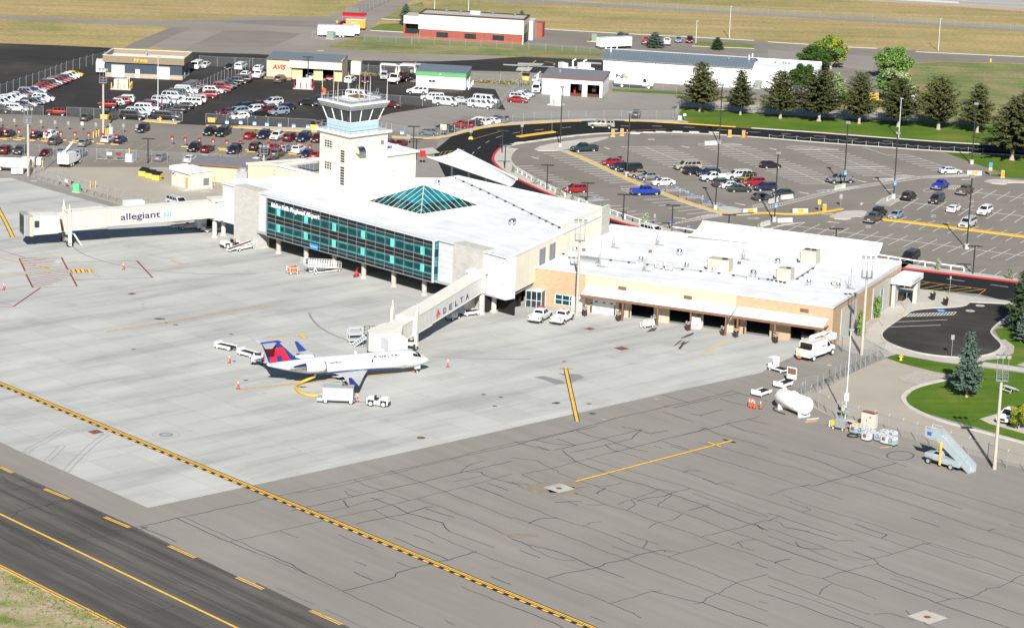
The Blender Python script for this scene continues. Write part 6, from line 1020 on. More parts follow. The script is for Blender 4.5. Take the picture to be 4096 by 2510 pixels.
def fin(mb):
 def pt(p,y):return(p[0],y,p[1])
 b=[(-19.0,3.3),(-20.6,3.75),(-23.2,6.22),(-25.7,6.22),(-24.5,3.2)]
 for sg in(-1,1):
  f=[Vector(pt(p,sg*(.17 if p[1]<5 else.10)))for p in b];mb.face(f if sg>0 else f[::-1],'tail_blue')
  red=[[(-21.35,3.3),(-22.6,5.45),(-24.2,5.45),(-22.7,4.2)],[(-21.3,3.3),(-22.7,4.15),(-22.6,3.25)],[(-22.9,4.3),(-24.3,5.4),(-25.2,5.2),(-24.4,4.0)],[(-23.3,3.25),(-23.6,4.15),(-24.5,3.85),(-24.4,3.25)]]
  for i,r in enumerate(red):mb.face([(p[0],sg*.185,p[1])for p in(r if sg>0 else r[::-1])],'tail_red' if i in(0,3)else 'tail_red_dark')
 ring_=b
 for p,q in zip(b,b[1:]+b[:1]):mb.face([(p[0],-.13,p[1]),(p[0],.13,p[1]),(q[0],.13,q[1]),(q[0],-.13,q[1])],'tail_blue')
 mb.tube([(-22.8,0,6.2),(-23.4,0,6.28),(-25.9,0,6.25)],[.08,.2,.1],'tail_blue',8)
part(ac_,'tail_fin',fin)
def gear(name,x,y,r,zt,dual):
 g=part(ac_,name,lambda mb:(mb.tube([(x,y,r),(x,y,zt)],.08,'steel',8),mb.tube([(x,y,r+.3),(x-.6,y,zt)],.05,'steel',6)))
 for d in(-dual,dual):part(g,'wheel',lambda mb:mb.wheel(x,y+d,r,r,.16))
gear('nose_gear',-1.95,0,.22,1.3,.16);gear('main_gear',-13.6,-1.6,.38,1.2,.22);gear('main_gear',-13.6,1.6,.38,1.2,.22)
part(ac_,'nose_gear_door',lambda mb:mb.box(-2.4,-1.5,-.35,-.3,.7,1.2,'air_white').box(-2.4,-1.5,.3,.35,.7,1.2,'air_white'))
for s,h in((7.0,.4),(11.2,.45)):part(ac_,'antenna',lambda mb:mb.hull([(-s,-.02,3.58),(-s-.4,-.02,3.58),(-s-.4,.02,3.58),(-s,.02,3.58)],[(-s-.25,-.02,3.58+h),(-s-.5,-.02,3.58+h),(-s-.5,.02,3.58+h),(-s-.25,.02,3.58+h)],'air_white'))
PC={'black':(.010,.010,.011),'white':(.66,.66,.66),'silver':(.46,.48,.50),'grey':(.14,.145,.15),'dark grey':(.045,.047,.05),'red':(.24,.007,.010),'maroon':(.085,.005,.010),'navy':(.010,.015,.045),'blue':(.008,.03,.28),'tan':(.26,.23,.18),'green':(.010,.045,.04),'yellow':(.75,.50,.02),'orange-red':(.25,.022,.007),'olive':(.16,.15,.03),'brown':(.085,.072,.058),'blue-grey':(.20,.24,.30),'dark green':(.012,.03,.028),'bronze':(.20,.165,.13)}
CM={}
def loft(mb,st,m='car_paint',smooth=False):
 rows=[[(x,-hw*.93,zb),(x,-hw,zb+.14),(x,-hw,zt-.16),(x,-hw*.95,zt-.04),(x,-hw*.82,zt),(x,hw*.82,zt),(x,hw*.95,zt-.04),(x,hw,zt-.16),(x,hw,zb+.14),(x,hw*.93,zb)]for x,hw,zb,zt in st]
 mb.grid([r[::-1]for r in rows],m,smooth,True);mb.face(rows[0],m);mb.face(rows[-1][::-1],m)
def green(body,win_,base,top,zb,zr,hb,hr,splits,rear=True):
 (xr,xf),(xtr,xtf)=base,top
 B_=[(xr,-hb,zb),(xf,-hb*.94,zb),(xf,hb*.94,zb),(xr,hb,zb)];T_=[(xtr,-hr,zr-.06),(xtf,-hr,zr-.06),(xtf,hr,zr-.06),(xtr,hr,zr-.06)]
 R_=[(xtr+.12,-hr+.14,zr),(xtf-.15,-hr+.14,zr),(xtf-.15,hr-.14,zr),(xtr+.12,hr-.14,zr)]
 body.hull(B_,T_,'car_paint');body.hull(T_,R_,'car_paint')
 def pane(a,b,c,d,f0,f1,g0,g1):
  a,b,c,d=(Vector(q)for q in(a,b,c,d));n=(b-a).cross(d-a).normalized()*.012
  P=lambda u,v:a.lerp(b,u).lerp(d.lerp(c,u),v)+n
  win_.face([P(f0,g0),P(f1,g0),P(f1,g1),P(f0,g1)],'car_glass')
 pane(B_[1],B_[2],T_[2],T_[1],.06,.94,.06,.94)
 if rear:pane(B_[3],B_[0],T_[0],T_[3],.08,.92,.22,.9)
 for f0,f1 in splits:
  pane(B_[0],B_[1],T_[1],T_[0],f0,f1,.10,.90);pane(B_[2],B_[3],T_[3],T_[2],1-f1,1-f0,.10,.90)
def carmesh(kind):
 if kind in CM:return CM[kind]
 b,w_=MB(),MB();ex=MB();wr,wx,hw=.33,(1.42,-1.40),.80;lamp=None;xtra=None
 if kind in('sedan','coupe'):
  k=.95 if kind=='coupe' else 1;loft(b,[(-2.38*k,.66,.40,.80),(-2.33*k,.80,.28,.93),(-2.1,.87,.22,1.0),(-1.35,.905,.2,1.0),(0,.91,.2,.97),(1.0,.905,.2,.95),(1.75,.88,.22,.84),(2.2,.80,.26,.70),(2.36*k,.62,.36,.58)])
  green(b,w_,(-1.95,1.12),(-1.15,.28),.96,1.44 if kind=='sedan' else 1.34,.82,.60,[(.10,.40),(.43,.72),(.74,.93)]if kind=='sedan' else[(.2,.52),(.55,.9)]);lamp=(2.2,.62,.64,-2.36*k,.64,.80)
 elif kind=='hatch':
  loft(b,[(-2.2,.68,.4,.9),(-2.1,.84,.26,1.02),(-1.3,.88,.2,1.02),(0,.88,.2,.98),(1.0,.87,.2,.95),(1.75,.84,.22,.82),(2.15,.74,.28,.66),(2.25,.6,.36,.56)])
  green(b,w_,(-2.12,1.3),(-1.5,.2),.97,1.50,.80,.58,[(.16,.42),(.45,.70),(.72,.92)]);lamp=(2.1,.62,.66,-2.18,.64,.9);wx=(1.35,-1.3);hw=.78
 elif kind=='suv':
  loft(b,[(-2.35,.80,.42,1.0),(-2.3,.90,.32,1.10),(-1.4,.94,.28,1.12),(0,.95,.28,1.10),(1.0,.94,.28,1.08),(1.8,.91,.30,.98),(2.28,.84,.34,.84),(2.38,.72,.42,.70)])
  green(b,w_,(-2.3,1.22),(-2.0,.42),1.08,1.72,.87,.68,[(.05,.30),(.33,.60),(.62,.90)]);wr=.38;lamp=(2.28,.68,.80,-2.36,.72,.98);hw=.82
  for s in(-1,1):b.box(-1.8,.2,s*.6-.025,s*.6+.025,1.725,1.77,'galv_dark')
 elif kind=='bigsuv':
  loft(b,[(-2.75,.86,.46,1.05),(-2.7,.96,.36,1.18),(-1.5,1.0,.32,1.2),(0,1.0,.32,1.18),(1.25,1.0,.32,1.16),(2.2,.97,.34,1.08),(2.68,.92,.38,.98),(2.76,.84,.44,.80)])
  green(b,w_,(-2.7,1.5),(-2.5,.85),1.16,1.86,.93,.76,[(.03,.27),(.30,.52),(.55,.74),(.77,.92)]);wr=.41;wx=(1.75,-1.6);lamp=(2.7,.74,.92,-2.76,.80,1.0);hw=.88
  for s in(-1,1):b.box(-2.2,.5,s*.66-.03,s*.66+.03,1.865,1.92,'galv_dark')
 elif kind=='minivan':
  loft(b,[(-2.5,.84,.42,1.0),(-2.45,.94,.3,1.1),(-1.3,.98,.24,1.1),(0,.98,.24,1.08),(1.2,.97,.24,1.05),(1.95,.93,.26,.92),(2.4,.84,.30,.76),(2.52,.7,.4,.62)])
  green(b,w_,(-2.45,1.75),(-2.2,.55),1.05,1.75,.91,.70,[(.03,.27),(.30,.55),(.58,.86)]);wr=.36;wx=(1.6,-1.45);lamp=(2.38,.68,.74,-2.5,.78,1.0);hw=.86
 elif kind=='van':
  loft(b,[(-3.0,.92,.42,1.15),(-2.95,1.0,.34,1.25),(0,1.03,.32,1.25),(1.6,1.03,.32,1.22),(2.3,.98,.34,1.12),(2.72,.92,.38,1.02),(2.8,.8,.45,.85)])
  green(b,w_,(-2.97,2.05),(-2.85,1.35),1.22,2.08,.97,.80,[(.03,.11),(.15,.36),(.39,.46),(.49,.64),(.70,.90)]);wr=.40;wx=(1.95,-1.55);lamp=(2.74,.76,.92,-3.0,.84,1.2);hw=.92
 elif kind in('pickup','cappickup','crewpickup'):
  cr=-.75 if kind=='pickup' else-1.0
  loft(b,[(cr-.02,.98,.42,1.22),(0,.99,.42,1.20),(1.25,.99,.42,1.18),(2.2,.97,.44,1.12),(2.75,.92,.46,1.02),(2.84,.84,.5,.85)])
  green(b,w_,(cr,1.5),(cr+.15,.72),1.18,1.86,.90,.70,[(.06,.40),(.44,.90)]if kind=='pickup' else[(.05,.46),(.50,.92)])
  for s in(-1,1):b.box(-2.9,cr-.03,min(s*.99,s*.84),max(s*.99,s*.84),.50,1.22,'car_paint')
  b.box(-2.92,-2.82,-.84,.84,.52,1.2,'car_paint');b.box(-2.85,cr-.03,-.84,.84,.72,.78,'black');b.box(-2.9,cr,-.8,.8,.42,.55,'black');b.box(-3.02,-2.92,-.92,.92,.48,.66,'steel')
  if kind=='cappickup':
   green(b,w_,(-2.9,cr-.06),(-2.7,cr-.10),1.225,1.88,.93,.78,[(.08,.40),(.48,.90)])
  wr=.42;wx=(1.85,-1.75);lamp=(2.76,.74,.94,-2.93,.88,.95);hw=.88
 elif kind=='jeep':
  loft(b,[(-2.0,.78,.5,1.15),(-.2,.80,.5,1.18),(.7,.79,.5,1.18),(1.0,.70,.5,1.14),(1.95,.58,.55,1.05),(2.0,.5,.6,.95)])
  green(b,w_,(-1.98,.78),(-1.92,.55),1.16,1.80,.78,.72,[(.04,.30),(.36,.62),(.66,.93)]);wr=.42;wx=(1.45,-1.45);lamp=(1.98,.42,.92,-2.02,.7,.95);hw=.80
  for s in(-1,1):b.box(.9,2.1,s*.62 if s>0 else-.95,.95 if s>0 else s*.62,.86,.94,'black');b.box(-1.95,-1.0,s*.8 if s>0 else-.95,.95 if s>0 else s*.8,.86,.94,'black')
  b.box(-1.96,.50,-.73,.73,1.80,1.84,'black');b.box(2.0,2.2,-.8,.8,.5,.68,'black')
  [b.wheel(-2.18,0,1.0,.38,.22,ax=0)]
 fx,fy,fz_,rx,ry,rz_=lamp
 xf=max(v[0]for v in b.v);zb_=.34 if kind in('sedan','coupe','hatch','minivan')else.48
 b.box(fx-.02,xf+.03,-hw*.55,hw*.55,zb_+.12,fz_-.02,'black');b.box(xf-.02,xf+.05,-.28,.28,zb_,zb_+.12,'palegrey');b.box(rx-.05,rx-.02,-.28,.28,rz_-.12,rz_+.02,'palegrey')
 b.box(rx+.2,fx-.3,-hw*.9,hw*.9,.16,.32,'black')
 for s in(-1,1):
  my=hw+.13;b.box(.75,.95,s*my-.08,s*my+.08,fz_+.32,fz_+.44,'car_paint')
  for x in wx:b.face([(x+(wr+.07)*cos(pi*k/10),s*(hw+.135),max(.25,wr+(wr+.07)*sin(pi*k/10)))for k in range(11)][::-s],'black')
 wh=MB();wh.wheel(0,0,0,wr,.24)
 hl=MB();hl.box(-.02,.06,-.17,.17,-.07,.09,'headlight');tl=MB();tl.box(-.05,.03,-.1,.1,-.12,.14,'taillight')
 for q in b.ms:pass
 CM[kind]=(b.mesh('body'),w_.mesh('windows'),wh.mesh('wheel'),hl.mesh('headlight'),tl.mesh('taillight'),wr,wx,hw,lamp);return CM[kind]
KN={'sedan':'sedan','coupe':'coupe','hatch':'hatchback','suv':'SUV','bigsuv':'large SUV','minivan':'minivan','van':'passenger van','pickup':'pickup truck','crewpickup':'crew-cab pickup truck','cappickup':'pickup truck with canopy','jeep':'open-top style jeep'}
KC={'sedan':'car','coupe':'car','hatch':'car','suv':'SUV','bigsuv':'SUV','minivan':'minivan','van':'van','pickup':'pickup','crewpickup':'pickup','cappickup':'pickup','jeep':'jeep'}
KO={'suv':'parked_suv','bigsuv':'parked_suv','minivan':'minivan','van':'passenger_van','pickup':'pickup_truck','crewpickup':'pickup_truck','cappickup':'pickup_truck','jeep':'jeep'}
def car(p,rz,kind,col,label,group=None,z=0.0,seen=True):
 t=thing(KO.get(kind,'parked_car'),p,rz,label,KC[kind],group,z);bm_,wm,wh,hl,tl,wr,wx,hw,lamp=carmesh(kind)
 def ch(name,me,loc=(0,0,0),c=None):
  o=bpy.data.objects.new(name,me);COL.objects.link(o);o.parent=t;o.location=loc
  if c:o.color=(*c,1)
  return o
 rn=random.Random(int(p[0]*10+p[1]*7));k=rn.uniform(.9,1.1)
 ch('body',bm_,c=tuple(min(.85,q*k)for q in PC[col]));ch('windows',wm)
 for x in wx:
  for s in(-1,1):ch('wheel',wh,(x,s*(hw+.03),wr))
 for s in(-1,1):ch('headlight',hl,(lamp[0],s*lamp[1]*.95,lamp[2]));ch('taillight',tl,(lamp[3],s*lamp[4]*.95,lamp[5]))
 return t
ORD=['','second','third','fourth','fifth','sixth','seventh','eighth','ninth','tenth','eleventh','twelfth']
def cars(fr,where,dirn,items,group):
 """items: (x, y, kind, colour[, image heading]) at the middle of each car in photo-zoom pixels"""
 items=[tuple(i)+(dirn,)if len(i)<5 else i for i in items]
 from collections import Counter
 n=Counter((i[2],i[3])for i in items);seen=Counter()
 for x,y,kind,col,d in sorted(items,key=lambda i:i[0]):
  k=(kind,col);seen[k]+=1
  lab=f'{col} {KN[kind]} {where}' if n[k]==1 else f'{"first" if seen[k] == 1 else ORD[seen[k]-1]} {col} {KN[kind]} from left {where}'
  h={'sedan':.65,'coupe':.6,'hatch':.65,'suv':.8,'bigsuv':.9,'minivan':.8,'van':1.0,'pickup':.8,'crewpickup':.8,'cappickup':.9,'jeep':.85}[kind]
  p=fr(x,y);g=G(p,h);car(g.xy,heading(p,d),kind,col,lab,group)
z1=lambda x,y:Z(1,x,y)
z2=lambda x,y:Z(2,x,y)
z3=lambda x,y:Z(3,x,y)
z4=lambda x,y:Z(4,x,y)
z5=lambda x,y:Z(5,x,y)
z6=lambda x,y:Z(6,x,y)
z7=lambda x,y:Z(7,x,y)
z8=lambda x,y:Z(8,x,y)
t01=lambda x,y:T(0,1,x,y)
t20=lambda x,y:T(2,0,x,y)
t31=lambda x,y:T(3,1,x,y)
RIGHT,LEFT,AWAY,TOWARD=(1,.05),(-1,-.04),(1,-.5),(-1,.5)
cars(z1,'in the packed row along the far left fence',RIGHT,[(1175,145,'coupe','yellow'),(1125,165,'sedan','white'),(1075,187,'sedan','silver'),(1022,208,'sedan','maroon'),(970,232,'sedan','red'),(912,252,'suv','maroon'),(858,268,'hatch','silver'),(800,292,'suv','green'),(755,318,'sedan','red'),(697,342,'coupe','red'),(640,367,'coupe','red'),(588,395,'sedan','silver'),(522,405,'sedan','black'),(455,425,'suv','blue-grey'),(370,458,'sedan','maroon'),(285,482,'sedan','silver'),(235,510,'sedan','white'),(160,540,'suv','white'),(90,562,'sedan','white'),(40,590,'suv','silver'),(-15,615,'sedan','white')],'rental cars along the left fence')
cars(z1,'in the near row beside the open gate',RIGHT,[(700,520,'minivan','white'),(632,552,'sedan','silver'),(565,578,'sedan','blue-grey'),(497,592,'suv','black'),(430,618,'sedan','silver'),(350,632,'sedan','navy'),(265,680,'minivan','white'),(5,690,'suv','black')],'rental cars beside the open gate')
cars(z1,'in the short row behind the wire fence',LEFT,[(1720,622,'jeep','red'),(1845,592,'hatch','silver'),(1910,570,'suv','red'),(1985,540,'suv','white')],'rental cars in the short middle row')
cars(z1,'parked outside the wire fence gate',LEFT,[(905,740,'jeep','orange-red'),(1385,832,'sedan','dark grey',AWAY)],'cars outside the rental fence')
cars(z2,'on the left of the dividing fence',RIGHT,[(-195,955,'bigsuv','black'),(-105,905,'bigsuv','silver'),(35,840,'bigsuv','white'),(130,790,'suv','maroon'),(305,722,'bigsuv','silver'),(465,648,'bigsuv','silver'),(555,610,'bigsuv','dark grey'),(620,580,'suv','silver'),(665,552,'bigsuv','white'),(725,515,'suv','navy'),(780,492,'suv','dark grey'),(830,472,'suv','maroon')],'rental cars left of the dividing fence')
cars(z2,'on the right of the dividing fence',RIGHT,[(345,968,'bigsuv','black'),(490,878,'coupe','black',LEFT),(620,812,'hatch','black',LEFT),(715,740,'bigsuv','white',LEFT),(790,700,'bigsuv','silver',LEFT),(995,625,'suv','red',LEFT),(1095,562,'suv','white'),(1205,545,'sedan','red'),(1240,500,'suv','red'),(1305,478,'suv','black'),(1370,445,'sedan','black'),(1420,410,'suv','black',LEFT),(1500,380,'bigsuv','black',LEFT),(1560,368,'sedan','maroon',LEFT)],'rental cars right of the dividing fence')
cars(z2,'near the wire fence behind the rental office',TOWARD,[(960,160,'sedan','silver'),(1360,185,'sedan','black'),(1535,170,'bigsuv','white',AWAY),(1610,302,'sedan','white',AWAY),(845,150,'van','white',AWAY)],'cars behind the rental office')
cars(z2,'by the shrubs of the red-lettered garage',AWAY,[(1815,208,'sedan','white'),(1820,312,'crewpickup','white'),(2165,378,'minivan','brown')],'cars by the rental garage')
cars(z2,'in the loose cluster behind the wire fence',(-1,.10),[(1300,908,'sedan','maroon'),(1478,895,'minivan','blue-grey'),(1570,825,'minivan','navy'),(1790,790,'sedan','maroon'),(1740,862,'suv','white'),(1965,818,'sedan','silver'),(1960,872,'suv','maroon'),(2045,742,'suv','silver'),(2245,828,'sedan','navy'),(2140,895,'suv','blue-grey'),(1808,948,'sedan','black'),(1508,975,'hatch','white')],'rental cars in the middle cluster')
cars(z3,'in the row below the yellow kerb',TOWARD,[(318,335,'suv','black'),(528,340,'bigsuv','black'),(960,400,'sedan','red',AWAY),(1180,388,'suv','navy'),(1387,405,'suv','white'),(1600,425,'minivan','maroon',AWAY),(1818,425,'bigsuv','navy'),(2040,445,'suv','maroon')],'return cars below the yellow kerb')
cars(z3,'by the red numbered signs',AWAY,[(70,590,'suv','black',TOWARD),(280,615,'sedan','maroon'),(705,630,'suv','navy',TOWARD),(1060,575,'suv','black'),(1325,590,'sedan','red'),(1190,675,'sedan','black',TOWARD),(1400,680,'suv','brown'),(1525,612,'hatch','blue-grey'),(1738,618,'suv','white'),(1865,695,'sedan','navy',TOWARD),(2030,715,'sedan','red')],'return cars by the red signs')
cars(z3,'in the last row behind the shed roof',AWAY,[(1045,828,'sedan','white',TOWARD),(1320,815,'sedan','dark grey')],'cars behind the beige shed')
cars(t01,'along the wire fence behind the shed',AWAY,[(1550,162,'sedan','grey'),(1830,178,'sedan','silver'),(1965,180,'sedan','white'),(2108,190,'sedan','black'),(2222,205,'coupe','white')],'cars along the yard fence')
cars(z1,'in the front row behind the yard fence',AWAY,[(100,1345,'suv','maroon'),(325,1350,'suv','dark grey',TOWARD),(760,1390,'sedan','maroon'),(1010,1375,'sedan','grey'),(1275,1400,'suv','blue-grey')],'cars in the front left row')
cars(z1,'by the left red numbered signs',AWAY,[(0,1065,'suv','black'),(148,1092,'hatch','black'),(590,1112,'hatch','black'),(815,1100,'suv','white'),(885,1205,'suv','dark grey'),(1345,1238,'sedan','grey'),(1720,1180,'hatch','silver'),(1925,1188,'hatch','navy'),(2280,1008,'suv','black',TOWARD)],'return cars by the left red signs')
cars(z4,'on the dark lot behind the tower cab',(1,.09),[(540,838,'sedan','black'),(830,755,'sedan','navy'),(1340,712,'van','white'),(1850,862,'sedan','maroon'),(1540,745,'sedan','silver')],'cars behind the tower cab')
cars(z4,'beside the two open garage bays',AWAY,[(1205,468,'suv','white'),(1445,478,'suv','maroon',(-.2,1)),(1745,408,'suv','silver',(-.3,1)),(2180,425,'sedan','black',(-1,.4))],'cars beside the rental garage')
cars(z4,'inside the open rental garage',(-.1,1),[(560,420,'sedan','silver'),(875,435,'coupe','red')],'cars inside the rental garage')
cars(z5,'near the green-topped wash building',(1,.09),[(278,562,'minivan','white',LEFT),(525,668,'bigsuv','white',LEFT),(738,738,'van','white'),(995,722,'coupe','silver'),(1300,778,'van','white'),(1380,708,'van','white')],'cars near the wash building')
cars(z5,'beside the white service garage',(1,.07),[(1885,712,'sedan','red'),(1915,662,'suv','silver'),(1955,628,'sedan','white'),(2005,610,'sedan','blue-grey'),(2180,525,'van','white',(-.45,1))],'cars beside the service garage')
cars(z5,'behind the curving roadside fence',(-1,-.16),[(487,1232,'sedan','grey',(1,.14)),(740,1165,'sedan','green',(1,.18)),(1000,1105,'suv','red'),(1165,1085,'coupe','black'),(1270,1055,'minivan','white'),(1455,1045,'coupe','white'),(1570,1015,'minivan','grey')],'cars behind the roadside fence')
cars(z5,'below the tower by the entrance sign',AWAY,[(20,1408,'sedan','maroon'),(-170,1405,'suv','maroon')],'cars below the tower')
cars(t20,'behind the fence near the long warehouse',(.35,-1),[(1195,1095,'suv','black')],'cars near the warehouse')
cars(t20,'parked beyond the freight warehouse',(-.2,1),[(1288,390,'pickup','red',(.2,-1)),(1492,400,'pickup','silver',(.2,-1)),(1602,382,'sedan','blue-grey'),(1710,382,'suv','maroon'),(1095,360,'suv','dark grey')],'cars beyond the warehouse')
cars(t20,'driving along the black loop road',(-1,-.03),[(855,1190,'cappickup','tan')],'cars on the loop road')
cars(z6,'in the car park beside the yellow median',(-1,.04),[(385,122,'pickup','dark green'),(832,348,'sedan','red'),(960,412,'sedan','navy'),(1120,440,'minivan','black'),(1255,535,'sedan','bronze'),(1410,575,'sedan','grey'),(1645,670,'sedan','white'),(1370,808,'crewpickup','blue',(1,-.03)),(238,772,'suv','red')],'cars beside the yellow median')
cars(z6,'on the kerb road behind the wing roof',(1,.28),[(1490,1440,'bigsuv','white')],'cars on the kerb road')
cars(z7,'in the crowded middle of the car park',(-1,.03),[(280,402,'bigsuv','tan'),(395,485,'suv','black',(1,-.03)),(615,520,'suv','navy'),(705,590,'pickup','white'),(1090,548,'bigsuv','silver'),(1225,605,'jeep','olive'),(1335,662,'suv','red'),(865,680,'suv','dark grey',(1,-.03)),(1000,720,'sedan','silver',(1,.0)),(1115,772,'sedan','dark green',(1,.0)),(1515,740,'suv','navy'),(1490,905,'hatch','dark grey',(1,-.05)),(1800,850,'hatch','dark green'),(1605,395,'hatch','black',(1,-.03))],'cars in the middle of the car park')
cars(z8,'in the right part of the car park',AWAY,[(1285,485,'sedan','silver',(1,-.01)),(1130,712,'pickup','blue'),(1525,792,'crewpickup','brown'),(625,885,'suv','black'),(1068,932,'minivan','dark grey',TOWARD),(1342,1092,'coupe','white'),(1835,1118,'suv','white',TOWARD),(1560,1312,'bigsuv','silver',TOWARD),(412,1192,'sedan','blue-grey',TOWARD),(150,1148,'jeep','black'),(62,1235,'crewpickup','dark grey')],'cars in the right car park')
cars(t31,'in the car park near the white rail',TOWARD,[(1368,1112,'bigsuv','black')],'cars by the white rail')
cars(t31,'stopped against a concrete barrier',(-1,.03),[(695,372,'crewpickup','grey')],'cars by the barriers')
cars(t01,'parked inside the service yard by the apron',(1,.32),[(1710,590,'bigsuv','silver')],'cars in the service yard')
cars(lambda x,y:T(2,2,x,y),'backed up to the brick baggage wing',(1,-.55),[(277,190,'crewpickup','white'),(488,205,'pickup','white')],'white service pickups')
cars(lambda x,y:T(3,2,x,y),'on the drive at the right edge',(-1,.5),[(2330,1150,'pickup','white')],'cars at the right edge')
cars(lambda x,y:T(3,2,x,y),'inside the last garage bay',(-.3,1),[(388,385,'pickup','dark grey')],'vehicles in the garage bays')
for lab,q,d in(('red light bar',T(2,2,285,108),(1,-.55)),('amber beacon',T(2,2,500,130),(1,-.55))):
 g=G(q,1.95);rz=heading(q,d);t=thing('light_bar',g.xy,rz,f'{lab} on the roof of a white service pickup','light bar',None,1.84);bx(t,'lens','red' if 'red' in lab else 'orange',(-.12,.12,-.6 if 'red' in lab else-.2,.6 if 'red' in lab else.2,.02,.16));bx(t,'base','black',(-.15,.15,-.5 if 'red' in lab else-.22,.5 if 'red' in lab else.22,0,.02))
def at(name,q,d,label,cat,group=None):return thing(name,G(q).xy,heading(q,d),label,cat,group)
def wheels(t,pos,r,w_=.22,rim='white'):
 for x,y in pos:part(t,'wheel',lambda mb:mb.wheel(x,y,r,r,w_,'rubber',rim))
def tug(q,d,label):
 t=at('baggage_tug',q,d,label,'baggage tug','baggage tugs');mb=MB();mb.hull([(-1.5,-.75,.3),(1.5,-.75,.3),(1.5,.75,.3),(-1.5,.75,.3)],[(-1.5,-.75,.85),(1.5,-.75,.85),(1.5,.75,.85),(-1.5,.75,.85)],'white');mb.box(.35,1.45,-.72,.72,.851,1.2,'white');mb.box(-1.5,-.45,-.75,.75,.851,1.12,'white');mb.box(1.5,1.62,-.7,.7,.25,.55,'black');mb.box(-1.6,-1.5,-.6,.6,.25,.5,'black');mb.build('body',t)
 bx(t,'seat','black',(-.42,.0,-.55,.55,.852,1.0),(-.48,-.38,-.5,.5,1.0,1.4));part(t,'steering_wheel',lambda mb:mb.tube([(.33,.3,1.0),(.15,.3,1.35)],.04,'black',5));bx(t,'fender','black',(-1.35,-.45,-.8,-.752,.45,.95),(.45,1.35,-.8,-.752,.45,.95),(-1.35,-.45,.752,.8,.45,.95),(.45,1.35,.752,.8,.45,.95));wheels(t,[(.9,-.72),(-.9,-.72),(.9,.72),(-.9,.72)],.42,.26);bx(t,'headlight','headlight',(1.5,1.53,-.6,-.35,.65,.8),(1.5,1.53,.35,.6,.65,.8));return t
tug(T(1,2,1175,1060),(1,.09),'white baggage tug hitched to the grey ground power trailer')
tug(T(0,1,2210,1030),(-1,.12),'white baggage tug driven by a worker beside the belt loader')
tug(T(1,2,15,650),(-.5,1),'white baggage tug nosing out from under the airliner tail')
def cart(q,d,label,l=3.0):
 t=at('baggage_cart',q,d,label,'baggage cart','flat baggage carts');bx(t,'deck','dark',(-l/2,l/2,-.75,.75,.55,.6));bx(t,'frame','white',(-l/2,l/2,-.8,-.75,.35,.75),(-l/2,l/2,.75,.8,.35,.75));bx(t,'end_board','white',(-l/2-.05,-l/2,-.8,.8,.35,1.05));bx(t,'tow_bar','steel',(l/2,l/2+1.0,-.05,.05,.35,.42));wheels(t,[(-l*.36,-.6),(l*.36,-.6),(-l*.36,.6),(l*.36,.6)],.28,.16);return t
cart(T(0,2,2170,520),(1,.22),'empty white baggage cart farthest from the tail of the airliner');cart(T(0,2,2385,585),(1,.28),'empty white baggage cart next to the airliner tail tug')
cart(T(3,2,150,880),(1,-.35),'white baggage cart with a high clear end panel beside the fence');cart(T(2,2,2400,960),(1,-.35),'white baggage cart by the big white tank and orange posts')
cart(T(0,1,2030,880),(1,-.1),'white baggage cart loaded under the left jet bridge rotunda');cart(T(1,2,2060,190),(1,-.15),'white cart tucked below the airline-lettered jet bridge')
t=thing('windscreen_panel',G(T(3,2,180,860)).xy,heading(T(3,2,180,860),(1,-.35)),'tall brown-tinted panel standing on the baggage cart by the fence','panel',None,.62);bx(t,'frame','white',(1.2,1.28,-.8,.8,0,.7),(1.2,1.28,-.8,.8,1.6,1.75),(1.2,1.28,-.8,-.7,.7,1.6),(1.2,1.28,.7,.8,.7,1.6));bx(t,'pane','brown',(1.22,1.26,-.7,.7,.7,1.6))
def power_unit(t):
 bx(t,'casing','unit_grey',(-2.1,2.1,-.95,.95,.55,2.3));bx(t,'roof_panel','paleblue',(-2.15,2.15,-1.0,1.0,2.3,2.36))
 for a,b in((-1.75,-.9),(-.65,.6)):bx(t,'access_door','white',(a,b,-.98,-.951,.8,2.0))
 bx(t,'access_door','white',(.95,1.85,-.98,-.951,.8,2.1));bx(t,'radiator_grille','grey',(1.05,1.75,-1.0,-.981,1.0,1.9));bx(t,'chassis','galv_dark',(-2.4,2.4,-.8,.8,.4,.55));bx(t,'hose_tray','paleblue',(-2.9,-2.1,-.9,.9,.35,.8));wheels(t,[(-1.7,-.8),(1.8,-.8),(-1.7,.8),(1.8,.8)],.36);bx(t,'tow_bar','steel',(2.4,3.9,-.04,.04,.42,.5));part(t,'exhaust',lambda mb:mb.tube([(.6,.2,2.36),(.6,.2,2.9),(.4,.2,3.1)],.08,'black',6));bx(t,'muffler','rust',(.7,1.3,.1,.4,2.36,2.55))
pu=at('ground_power_unit',T(1,2,790,1030),(1,.04),'grey air start trailer with white doors feeding a thick yellow hose','power unit');power_unit(pu)
hs=thing('air_hose',(0,0),0,'thick yellow air hose curling from the airliner belly to the grey trailer','hose')
hp=[G(T(1,2,570,775),1.1),G(T(1,2,520,800),.7),G(T(1,2,430,838),.25),G(T(1,2,380,870),.2),G(T(1,2,385,905),.2),G(T(1,2,440,945),.2),G(T(1,2,560,970),.2),G(T(1,2,640,950),.35),G(T(1,2,670,938),.8)]
def chaik(p,k=2):
 for _ in range(k):
  o=[p[0]]
  for a,b in zip(p,p[1:]):o+=[a.lerp(b,.25),a.lerp(b,.75)]
  p=o+[p[-1]]
 return p
part(hs,'hose',lambda mb:mb.tube(chaik(hp),.21,'hose',10));part(hs,'coupling',lambda mb:mb.tube([hp[0],hp[0]+Vector((0,.1,.35))],.2,'offwhite',10))
